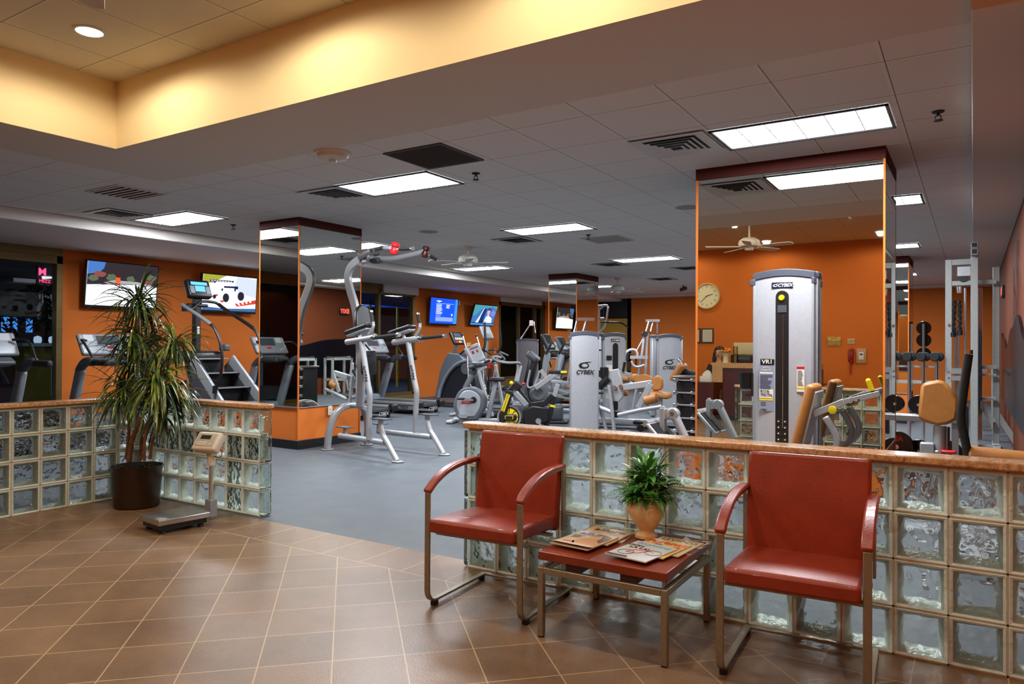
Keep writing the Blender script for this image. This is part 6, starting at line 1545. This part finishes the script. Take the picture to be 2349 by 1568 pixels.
tv('tilted screen showing two people talking in a blue film scene', (1089.5, 697.6), (1140, 702), (1080, 745), (1131.5, 746.7), 18, (EC('film_blue', 60, 108, 170), [
    ('background', EC('film_teal', 70, 140, 150), [[(0, .45), (.12, .5), (.25, .7), (.4, .9), (.62, .88), (.8, .95), (1, .8), (1, 1), (0, 1)]]),
    ('foreground', EC('film_purple', 120, 120, 190), [blob(.87, .62, .11, .16)]),
    ('woman_hair', EC('film_navy', 26, 50, 104), [[(.34, .12), (.36, .6), (.42, .82), (.50, .86), (.56, .80), (.52, .5), (.50, .12)]]),
    ('woman_veil', EC('film_white', 226, 230, 240), [[(.18, .12), (.32, .5), (.40, .82), (.48, .90), (.42, .80), (.36, .5), (.30, .12)]]),
    ('man_head', EC('film_skin', 196, 160, 180), [el(.66, .68, .065, .13), [(.62, .6), (.72, .6), (.72, .48), (.62, .48)]]),
    ('man_hair', EC('film_hair', 50, 44, 70), [[(.58, .74), (.62, .86), (.70, .88), (.75, .78), (.74, .66), (.71, .78)]]),
    ('man_shirt', EC('film_shirt', 206, 212, 228), [[(.52, .12), (.58, .42), (.66, .50), (.74, .46), (.86, .38), (.9, .12)]]),
    ('bar', EC('film_black', 10, 12, 24), [[(0, .12), (1, .12), (1, .085), (0, .085)]]),
    ('ticker', EC('film_ticker', 74, 128, 200), [[(0, .085), (1, .085), (1, 0), (0, 0)]])]))

# ------------------------------------------------------------------ small wall fittings
def wallplate(name, label, cat, loc, rz, w, h, kind='socket'):
    e = E(name, label, cat, loc, R(rz))
    B().pad(w, .008, h, .003, T(0, -.004, 0)).build('plate', white, e)
    b = B()
    if kind == 'socket':
        for z in (-.02, .02): b.pad(w*.45, .006, h*.22, .002, T(0, -.008, z))
    else: b.pad(w*.3, .008, h*.3, .002, T(0, -.009, 0))
    b.build('insert', offwhite, e)
q = W0.q(757, 941, -5.116); wallplate('outlet', 'white socket plate on the orange foot of the near mirrored pillar', 'outlet', (-5.128+.011, q.y, q.z), 90, .075, .12)
q = W0.q(1053.5, 695, XW); wallplate('outlet', 'white socket plate beside the blue information screen', 'outlet', (XW+.001, q.y, q.z), 90, .075, .12)
q = W0.q(1135, 805, XW); wallplate('light_switch', 'white switch plate on the orange wall below the film screen', 'switch', (XW+.001, q.y, q.z), 90, .075, .13, 'sw')
q = W0.q(789, 714, -12.716)
e = E('exit_sign', 'red lit exit sign on the right wall, seen in the near pillar mirror', 'sign', (XR-.02, q.y, q.z), R(-90))
B().pad(.34, .05, .20, .01, T(0, .0, 0)).build('case', black, e); text('lettering', 'EXIT', .16, EM('exit_red', (1, .05, .03, 1), 4), e, MX.Translation((0, -.027, 0)) @ MX.Rotation(R(90), 4, 'X'), bold=.003)

# ------------------------------------------------------------------ lobby behind the camera, seen in the wide mirror
def MRr(px, py, yv):
    p = W0.p(px, py-11, yv); return V((p.x, 5.96-yv, p.z))
c = MRr(1622, 683, 11.99); r = .285
e = E('wall_clock', 'round cream wall clock on the orange lobby wall, seen in the mirror', 'clock', (c.x, YL+.0, c.z), R(180))
RX = MX.Rotation(R(90), 4, 'X')
B().lathe([(r*.86, .03), (r*.9, .055), (r*.97, .055), (r, .03), (r, .001), (.001, .001)], (0, 0, 0), 48, RX).build('rim', M('clock_rim_cream', S(206, 180, 120), .4), e)
fc = B().lathe([(.001, .028), (r*.87, .028), (r*.87, .02), (.001, .02)], (0, 0, 0), 48, RX).build('face', M('clock_face', S(232, 222, 186), .6), e)
for k in range(1, 13):
    a = R(90-30*k); text('numeral', str(k), .066, black, fc, MX.Translation((math.cos(a)*r*.70, -.029, math.sin(a)*r*.70)) @ RX)
for L, a, wd, nm in ((.13, 90-30*9.6, .012, 'hour_hand'), (.20, 90-6*22, .009, 'minute_hand')):
    a = R(a); B().tube([(-math.cos(a)*.04, -.034, -math.sin(a)*.04), (math.cos(a)*L, -.034, math.sin(a)*L)], sq=(wd, .004), up=(0, 1, 0)).build(nm, black, e)
def framed(label, x0, x1, z0, z1, fm_, pm):
    e = E('framed_notice', label, 'notice', ((x0+x1)/2, YL, (z0+z1)/2), R(180), 'framed notices on the lobby wall'); w, h = abs(x1-x0), abs(z1-z0)
    B().bx(-w/2, w/2, -.025, 0, -h/2, h/2).build('frame', fm_, e, bev=.004); s_ = B().bx(-w/2+.03, w/2-.03, -.028, -.024, -h/2+.03, h/2-.03).build('sheet', pm, e)
    b = B()
    for k in range(7): b.bx(-w/2+.05, w/2-.06, -.0295, -.028, h/2-.07-k*h*.1, h/2-.066-k*h*.1)
    b.build('print', M('print_grey', S(120, 120, 126), .5), s_)
wood = M('dark_red_frame', S(70, 26, 20), .45); paper = M('notice_paper', S(206, 204, 184), .6)
a, b_ = MRr(1609, 757, 11.99), MRr(1637, 791, 11.99); framed('framed notice under the round clock, seen in the mirror', a.x, b_.x, b_.z, a.z, wood, paper)
a, b_ = MRr(1578, 757, 11.99), MRr(1607, 791, 11.99); framed('framed notice cut by the mirror edge, left of the other notice', a.x, b_.x, b_.z, a.z, wood, paper)
def wsign(label, p0, p1, mat, lines, size):
    a, b_ = MRr(*p0, 11.99), MRr(*p1, 11.99); w, h = abs(b_.x-a.x), abs(a.z-b_.z)
    e = E('wall_sign', label, 'sign', ((a.x+b_.x)/2, YL, (a.z+b_.z)/2), R(180)); pl = B().pad(w, .012, h, .004, T(0, -.006, 0)).build('plate', mat, e)
    for k, t in enumerate(lines): text('lettering', t, size, M('sign_brown', S(110, 80, 40), .5), pl, MX.Translation((0, -.0135, (len(lines)/2-.5-k)*size*1.15)) @ RX)
wsign('gold notice plate on the orange lobby wall right of the tower, seen in the mirror', (1898, 776), (1929, 797), M('gold_plate', S(186, 148, 70), .4, .3), ['Pool', 'Phone Only', '911'], .06)
wsign('small cream plate above the red phone, seen in the mirror', (1944, 780), (1961, 792), M('cream_plate', S(206, 180, 130), .5), ['EMERGENCY', 'PHONE'], .026)
a, b_ = MRr(1944, 803, 11.99), MRr(1960, 835, 11.99); w, h = b_.x-a.x, a.z-b_.z
e = E('wall_phone', 'red emergency phone with hanging cord on the lobby wall', 'phone', ((a.x+b_.x)/2, YL, (a.z+b_.z)/2), R(180)); red2 = M('deep_red_plastic', S(150, 14, 16), .35)
B().pad(w*.8, .05, h*.9, .02, T(0, -.025, 0)).build('body', red2, e)
B().tube(cr([(-w*.2, -.06, h*.42), (-w*.22, -.085, h*.2), (-w*.22, -.085, -h*.2), (-w*.2, -.06, -h*.42)], 4), .026).ball((-w*.2, -.065, h*.40), .038, 6).ball((-w*.2, -.065, -h*.40), .038, 6).build('handset', red2, e)
B().tube(cr([(-w*.2, -.06, -h*.5), (-w*.1, -.05, -h*.8), (0, -.05, -h*1.35), (w*.12, -.05, -h*.8), (w*.1, -.04, -h*.45)], 8), .007, 6).build('cord', red2, e)
a, b_ = MRr(1964, 802, 11.99), MRr(1988, 837, 11.99); w, h = b_.x-a.x, a.z-b_.z
e = E('thermostat', 'clear covered white thermostat beside the red phone', 'thermostat', ((a.x+b_.x)/2, YL, (a.z+b_.z)/2), R(180))
B().pad(w, .04, h, .012, T(0, -.012, 0)).build('cover', M('frosted_cover', S(190, 140, 96), .3), e); B().pad(w*.5, .04, h*.5, .006, T(0, -.02, 0)).build('body', white, e); B().bx(-.03, .03, -.0415, -.04, h*.05, h*.16).build('display', dgrey, e)
# reception desk
yv = 10.2
a, b_ = MRr(1633, 836, yv), MRr(1760, 845, yv); zt = a.z; yd = 5.96-yv
burg = M('burgundy_laminate', S(74, 20, 22), .35, 0, .1, 6)
e = E('reception_desk', 'reception counter with granite top and dark red front, seen in the mirror', 'counter', (0, yd, 0), 0)
c2 = MRr(1657, 890, yv)
B().bx(a.x, b_.x+.9, -.35, .0, zt-.10, zt).bx(a.x, c2.x, -.35, 0, .70, zt-.1).build('granite_counter', granite, e, bev=.006)
B().bx(c2.x, b_.x+.9, -.33, -.04, 0, zt-.10).build('front_panel', burg, e)
l0 = MRr(1598, 880, yv)
B().bx(a.x-1.2, a.x+.05, -.6, .06, .08, l0.z-.005).build('lower_cabinet', burg, e, bev=.004)
B().bx(a.x+.06, b_.x+.9, -.75, -.36, .69, .715).build('desk_top', burg, e, bev=.004)
B().bx(a.x-1.2, b_.x+.9, -.58, .0, 0, .08).build('plinth', black, e)
t0, t1 = MRr(1600, 866, yv-.06), MRr(1633, 880, yv-.06)
e = E('tissue_box', 'white tissue box on the lower desk, seen in the mirror', 'box', ((t0.x+t1.x)/2, yd-.14, l0.z-.003)); w = t1.x-t0.x
B().pad(w, .14, .11, .004, T(0, 0, .055)).build('box', white, e)
b = B(); b.prism([(-w*.38, 0), (-w*.34, .05), (-w*.05, .12), (w*.12, .10), (w*.3, .03), (w*.3, 0)], 'y', -.03, .03); b.v = [q+V((0, 0, .11)) for q in b.v]; b.build('tissue', M('tissue_white', S(238, 234, 226), .8), e, bev=.01)
g = MRr(1683, 836, yv)
e = E('glass_cylinder', 'tall clear cylinder on the reception counter', 'vase', (g.x, yd-.12, zt)); B().lathe([(.001, 0), (.04, 0), (.04, .31), (.036, .31), (.036, .01), (.001, .01)]).build('cylinder', m_pane('thin_clear_glass', (.9, .9, .86, 1), 0, 1.5), e); B().lathe([(.001, .01), (.034, .01), (.034, .13), (.001, .15)]).build('pebbles', M('beige_pebbles', S(190, 160, 120), .7, 0, .3, 60, .5, 90), e)
g0, g1 = MRr(1678, 790, yv+.4), MRr(1724, 818, yv+.4)
e = E('desk_monitor', 'cream back of a monitor behind the reception counter', 'monitor', ((g0.x+g1.x)/2, yd-.55, .72)); B().pad(g1.x-g0.x, .05, g0.z-g1.z, .012, T(0, 0, (g0.z+g1.z)/2-.72)).build('housing', M('beige_casing', S(200, 184, 140), .5), e); B().bx(-.03, .03, -.05, -.02, 0.01, (g0.z+g1.z)/2-.72).bx(-.14, .14, -.12, .08, 0, .015).build('stand', black, e)
g0, g1 = MRr(1675, 818, yv+.2), MRr(1724, 836, yv+.2)
e = E('printer', 'black office machine on the reception counter', 'printer', ((g0.x+g1.x)/2+.02, yd-.24, zt)); B().pad(g1.x-g0.x, .20, .15, .02, T(0, 0, .075)).build('body', black, e); B().bx(-.15, .15, .0995, .103, .075, .085).build('paper_slot', mgrey, e)
g = MRr(1661, 836, yv)
e = E('flower_vase', 'white flared vase of orange flowers on the reception counter', 'vase', (g.x+.0, yd-.10, zt)); B().lathe([(.001, 0), (.055, 0), (.05, .10), (.07, .14), (.12, .19), (.10, .19), (.001, .15)]).build('vase', M('vase_white', S(226, 214, 178), .35), e)
b, b2 = B(), B(); rf = random.Random(4)
for k in range(9): a_ = rf.uniform(0, 6.28); b.ball((math.cos(a_)*.08, math.sin(a_)*.06, .21+rf.uniform(0, .05)), .034, 5, (1, 1, .7))
for k in range(12): a_ = rf.uniform(0, 6.28); leaf(b2, (math.cos(a_)*.05, math.sin(a_)*.05, .18), (math.cos(a_), math.sin(a_), .8), .13, .035, .8, 4)
b.build('flowers', M('orange_petals', S(226, 130, 50), .6, 0, .2, 30), e); b2.build('leaves', lf1, e)
g = MRr(1619, 866, yv)
e = E('bottle', 'small amber pump bottle on the lower reception desk', 'bottle', (g.x+.06, yd-.32, l0.z-.005)); B().lathe([(.001, 0), (.035, 0), (.035, .12), (.014, .15), (.014, .18), (.001, .18)]).build('body', M('amber_bottle', S(150, 90, 40), .3), e); B().lathe([(.001, .18), (.018, .18), (.018, .21), (.001, .21)]).build('cap', offwhite, e)
# receptionist, mostly hidden by the counter
skin = M('skin', S(206, 150, 118), .5, 0, .04, 12); hairm = M('dark_hair', S(28, 20, 18), .45, 0, .2, 60); shirt = M('black_shirt', S(26, 26, 30), .7, 0, .1, 20)
g = MRr(1650, 815, yv+.75)
bx_, by_, bz_ = g.x, 5.96-(yv+.75), g.z
pe = bpy.data.meshes.new('person'); sk = {}
pts = {'pel': (0, -.05, -.72), 'wa': (0, -.03, -.52), 'ch': (0, 0, -.32), 'nk': (0, .0, -.17), 'nk2': (0, .01, -.10), 'hd': (0, .02, -.01), 'ht': (0, .0, .10),
       'ls': (-.17, 0, -.24), 'le': (-.23, .08, -.48), 'lw': (-.14, .30, -.50), 'rs': (.17, 0, -.24), 're': (.23, .08, -.48), 'rw': (.14, .30, -.50),
       'lk': (-.11, .38, -.70), 'lf': (-.11, .36, -1.10), 'rk': (.11, .38, -.70), 'rf': (.11, .36, -1.10)}
for s_, n in ((-1, 'l'), (1, 'r')):
    pts[n+'p'] = (s_*.11, .36, -.50)
    for i, (dx, L) in enumerate(((-.030, .075), (-.010, .085), (.010, .082), (.030, .065))): pts[n+'f%d' % i] = (s_*.10+dx, .36+L, -.515); pts[n+'g%d' % i] = (s_*.10+dx, .36+L*.55, -.497)
    pts[n+'t'] = (s_*.10-s_*.05, .375, -.51)
ed = [('pel', 'wa'), ('wa', 'ch'), ('ch', 'nk'), ('nk', 'nk2'), ('nk2', 'hd'), ('hd', 'ht'), ('ch', 'ls'), ('ls', 'le'), ('le', 'lw'), ('ch', 'rs'), ('rs', 're'), ('re', 'rw'), ('pel', 'lk'), ('lk', 'lf'), ('pel', 'rk'), ('rk', 'rf'), ('lw', 'lp'), ('rw', 'rp')]
for n in 'lr': ed += [(n+'p', n+'t')]+[x for i in range(4) for x in ((n+'p', n+'g%d' % i), (n+'g%d' % i, n+'f%d' % i))]
ks = list(pts); rad = {'pel': .15, 'wa': .13, 'ch': .14, 'nk': .06, 'nk2': .05, 'hd': .085, 'ht': .075, 'ls': .06, 'rs': .06, 'le': .042, 're': .042, 'lw': .028, 'rw': .028, 'lp': .03, 'rp': .03, 'lk': .07, 'rk': .07, 'lf': .045, 'rf': .045}
pe.from_pydata([pts[k] for k in ks], [(ks.index(a), ks.index(b)) for a, b in ed], [])
po = bpy.data.objects.new('person', pe); COL.objects.link(po); po.location = (bx_, by_, bz_)
po.modifiers.new('skin', 'SKIN'); po.modifiers.new('sub', 'SUBSURF').render_levels = 2
pe.skin_vertices[0].data[0].use_root = True
for i, k in enumerate(ks):
    r_ = rad.get(k, .009); pe.skin_vertices[0].data[i].radius = (r_, r_*(.75 if k in ('pel', 'wa', 'ch') else 1))
pe.materials.append(skin)
tag(po, 'person with long dark hair sitting behind the reception counter, seen in the mirror', 'person')
b = B(); b.ball((0, -.02, .03), .112, 12, (1, 1, 1.12)); b.v = [q if not (q.y > .06 and q.z < .09) else V((q.x, .055, q.z)) for q in b.v]
b.tube([(-.085, -.02, .02), (-.10, -.01, -.12), (-.10, .0, -.24)], [.04, .045, .02], 10).tube([(.085, -.02, .02), (.10, -.01, -.12), (.10, .0, -.24)], [.04, .045, .02], 10).build('hair', hairm, po)
b = B(); b.lathe([(.13, -.74), (.185, -.55), (.19, -.38), (.17, -.26), (.09, -.185), (.075, -.175)], (0, -.01, 0), 24, None, 1, .78); b.build('shirt', shirt, po)
b = B()
for s_ in (-1, 1): b.tube([(s_*.15, 0, -.24), (s_*.23, .08, -.48), (s_*.185, .2, -.5)], [.075, .056, .05], 12)
b.build('sleeves', shirt, po)
B().ball((-.033, .098, .02), .011, 5).ball((.033, .098, .02), .011, 5).build('eyes', M('eye_dark', S(40, 28, 24), .3), po)
B().tube([(0, .098, .03), (0, .122, -.012), (0, .10, -.022)], [.009, .014, .010], 8).build('nose', skin, po)
B().pad(.045, .012, .014, .005, T(0, .098, -.05)).build('mouth', M('lip', S(170, 80, 76), .5), po)

# ------------------------------------------------------------------ night scene outside the glass
dusk = M('shaded_render_wall', S(120, 126, 130), .8, 0, .1, 2)
def part_b(name, mat, par, *a): return B().bx(*a).build(name, mat, par)
e = E('pool_bar', 'olive painted bar wall with a pale top outside the left window', 'bar', (-15, 0, -.2))
part_b('wall', M('olive_render', S(120, 116, 34), .8, 0, .1, 3), e, -.2, .2, 3.95, 7, 0, 1.46); part_b('counter_top', M('pale_blue_top', S(150, 180, 210), .4), e, -.35, .35, 3.85, 7, 1.46, 1.53)
for i, y in enumerate((4.30, 4.6)):
    q = E('table_lamp', ('round glowing lamp on the outdoor bar top, left one', 'round glowing lamp on the outdoor bar top, right one')[i], 'lamp', (-15, y, 1.33)); B().lathe([(.001, 0), (.06, 0), (.08, .05), (.07, .13), (.001, .16)]).build('globe', EM('lamp_globe', (.5, .7, .95, 1), .55), q); B().lathe([(.001, 0), (.06, 0), (.06, .01), (.001, .01)]).build('foot', black, q)
e = E('hotel_building', 'dim building with blue lit openings beyond the garden, left window', 'building', (-28, 0, -.2))
part_b('wall', M('night_wall', S(40, 42, 46), .8), e, -.9, -.3, -20, 40, 0, 9); part_b('eave', M('pale_eave', S(190, 190, 186), .7), e, -.3, .5, 9.2, 10.7, 3.78, 3.92)
b = B()
for i in range(16): b.bx(-.05, 0, 10.3+i*.1, 10.35+i*.1, 3.05, 3.42)
b.build('balcony_rail', M('pale_eave', S(190, 190, 186), .7), e); part_b('balcony', M('balcony_grey', S(136, 142, 140), .8), e, -.3, .05, 10.2, 12, 2.45, 3.05)
for y0, y1 in ((9.15, 9.42), (9.52, 9.68), (9.98, 10.2)): part_b('lit_window', EM('blue_window', (.06, .3, .9, 1), .8), e, -.3, -.27, y0, y1, 1.95, 2.5)
e = E('neon_sign', 'pink and red neon sign glimpsed through the left window', 'sign', (-26, 9.55, 3.75), R(90))
part_b('panel', M('sign_dark', S(40, 14, 20), .6), e, -.25, .35, .0, .08, -.35, .35)
text('lettering', 'M', .36, EM('neon_red', (1, .05, .16, 1), 2.2), e, MX.Translation((-.08, -.02, .12)) @ RX, bold=.008); text('lettering', 'MEZZ', .15, EM('neon_red', (1, .05, .16, 1), 2.2), e, MX.Translation((0, -.02, -.2)) @ RX)
part_b('pink_tube', EM('neon_pink', (1, .2, .8, 1), 3), e, -.25, .3, -.06, -.02, .5, .58); part_b('blue_tube', EM('neon_blue', (.3, .3, 1, 1), 3), e, .3, .8, -.06, -.02, -.08, .02)
nl = m_leaf('night_leaf', S(30, 52, 30), S(58, 84, 48), .5)
def tree(label, x, y, h, r, n, palm=False, sd=1):
    e = E('garden_tree', label, 'tree', (x, y, -.2), 0, 'trees outside the windows'); rf = random.Random(sd)
    B().tube(cr([(0, 0, 0), (.05, .02, h*.4), (-.03, .05, h)], 5), [.16]*8+[.12]*3 if False else .14 if palm else .09, 10).build('trunk', M('night_bark', S(46, 40, 34), .9, 0, .2, 10, .5, 30), e)
    b = B()
    for k in range(n):
        a = rf.uniform(0, 6.28); u = rf.uniform(-1, 1); rr_ = r*rf.random()**.4
        if palm: leaf(b, (0, 0, h), (math.cos(a), math.sin(a), rf.uniform(-.1, .9)), r*rf.uniform(.8, 1.1), .12, 1.3, 8)
        else: leaf(b, (math.cos(a)*rr_*math.sqrt(1-u*u), math.sin(a)*rr_*math.sqrt(1-u*u), h+u*r*.8), (math.cos(a), math.sin(a), rf.uniform(-.6, .8)), .26, .10, .5, 3)
    b.build('foliage', nl, e)
tree('leafy tree in front of the balcony outside the left window', -21, 7.2, 2.6, .8, 420, sd=1); tree('dark leafy tree at the left of the outdoor bar', -18, 4.6, 2.2, .8, 380, sd=2)
tree('palm trunk rising behind the middle window', -15.0, 13.4, 4.2, 1.8, 46, True, 3); tree('tree in shade left of the yellow poles', -16.2, 11.3, 2.8, 1.3, 500, sd=4); tree('bush like tree low behind the middle window', -14.6, 12.2, .9, .8, 380, sd=5)
tree('tree with hanging branches by the far window', -11.9, 19.0, 2.9, .6, 200, sd=6); tree('slim bamboo like tree outside the near window', -12.2, -.6, 1.9, 1.1, 520, sd=7)
e = E('blue_canopy', 'blue lit shade canopy on yellow poles outside the middle window', 'canopy', (-17.5, 16.4, -.2))
cb = M('blue_canvas', S(30, 90, 220), .8, 0, .05, 3)
b = B(); b.add([(-1.6, -2.6, 3.1), (1.6, -2.6, 2.95), (1.6, 3.2, 2.95), (-1.6, 3.2, 3.1), (0, .3, 3.9)], [(0, 1, 4), (1, 2, 4), (2, 3, 4), (3, 0, 4), (3, 2, 1, 0)]); b.build('canvas', cb, e)
for y in (-2.5, -.8, .65, 1.4, 3.1): B().cyl((1.5, y, 0), (1.5, y, 2.95), .05, n=10).build('pole', M('yellow_pole', S(220, 206, 40), .5), e)
e = E('pale_garden_wall', 'pale grey wall beyond the canopy outside the middle window', 'wall', (-21, 18, -.2)); part_b('wall', dusk, e, -.2, .2, -5, 8, 0, 2.9); part_b('ledge', M('ledge_grey', S(150, 154, 156), .8), e, .2, .5, -1, 6, 1.5, 1.7)
e = E('slatted_fence', 'dim slatted fence outside the far window', 'fence', (-13.2, 23, -.2))
for i in range(14): part_b('slat', M('fence_dark', S(58, 54, 48), .8), e, -.03, .03, -5, 5, .1+i*.17, .23+i*.17)
part_b('cap', dusk, e, -.1, .1, -5, 5, 2.5, 3.3)
e = E('white_garden_wall', 'blue white lit low wall outside the near window, seen in the pillar mirror', 'wall', (-15.5, -.4, -.2)); part_b('wall', M('pale_blue_wall', S(170, 196, 214), .7), e, -.15, .15, -4.5, 3.4, 0, 1.0); part_b('step', dusk, e, .15, .9, -4.5, 3.4, 0, .35)
for nm, loc, pw, c, sz in (('exterior_fill', (-17.6, 16.6, 2.5), 70, (.25, .5, 1), .2), ('exterior_fill', (-14.2, -1.4, 1.6), 26, (.6, .85, 1), .1), ('exterior_fill', (-13.6, 4.6, 2.2), 3, (.9, .95, 1), .15), ('exterior_fill', (-25.5, 10.5, 3.0), 30, (.8, .9, 1), .2), ('exterior_fill', (-16.5, 14.2, .8), 24, (.9, .95, .8), .15), ('exterior_fill', (-12.2, 21, 2.6), 10, (.9, .95, .9), .15)):  # unseen lights, added to light the outdoor scene
    l = bpy.data.lights.new(nm, 'POINT'); l.energy = pw; l.color = c; l.shadow_soft_size = sz
    o = bpy.data.objects.new(nm, l); COL.objects.link(o); o.location = loc
# ------------------------------------------------------------------ view
SC.view_settings.view_transform = 'Standard'; SC.view_settings.look = 'None'; SC.view_settings.gamma = 1; SC.view_settings.use_curve_mapping = False
SC.view_settings.exposure = EXPO
SC.cycles.use_denoising = True
SC.cycles.max_bounces = 12; SC.cycles.transparent_max_bounces = 24; SC.cycles.diffuse_bounces = 4; SC.cycles.glossy_bounces = 6; SC.cycles.transmission_bounces = 8
SC.cycles.sample_clamp_indirect = 6; SC.cycles.caustics_reflective = False; SC.cycles.caustics_refractive = False
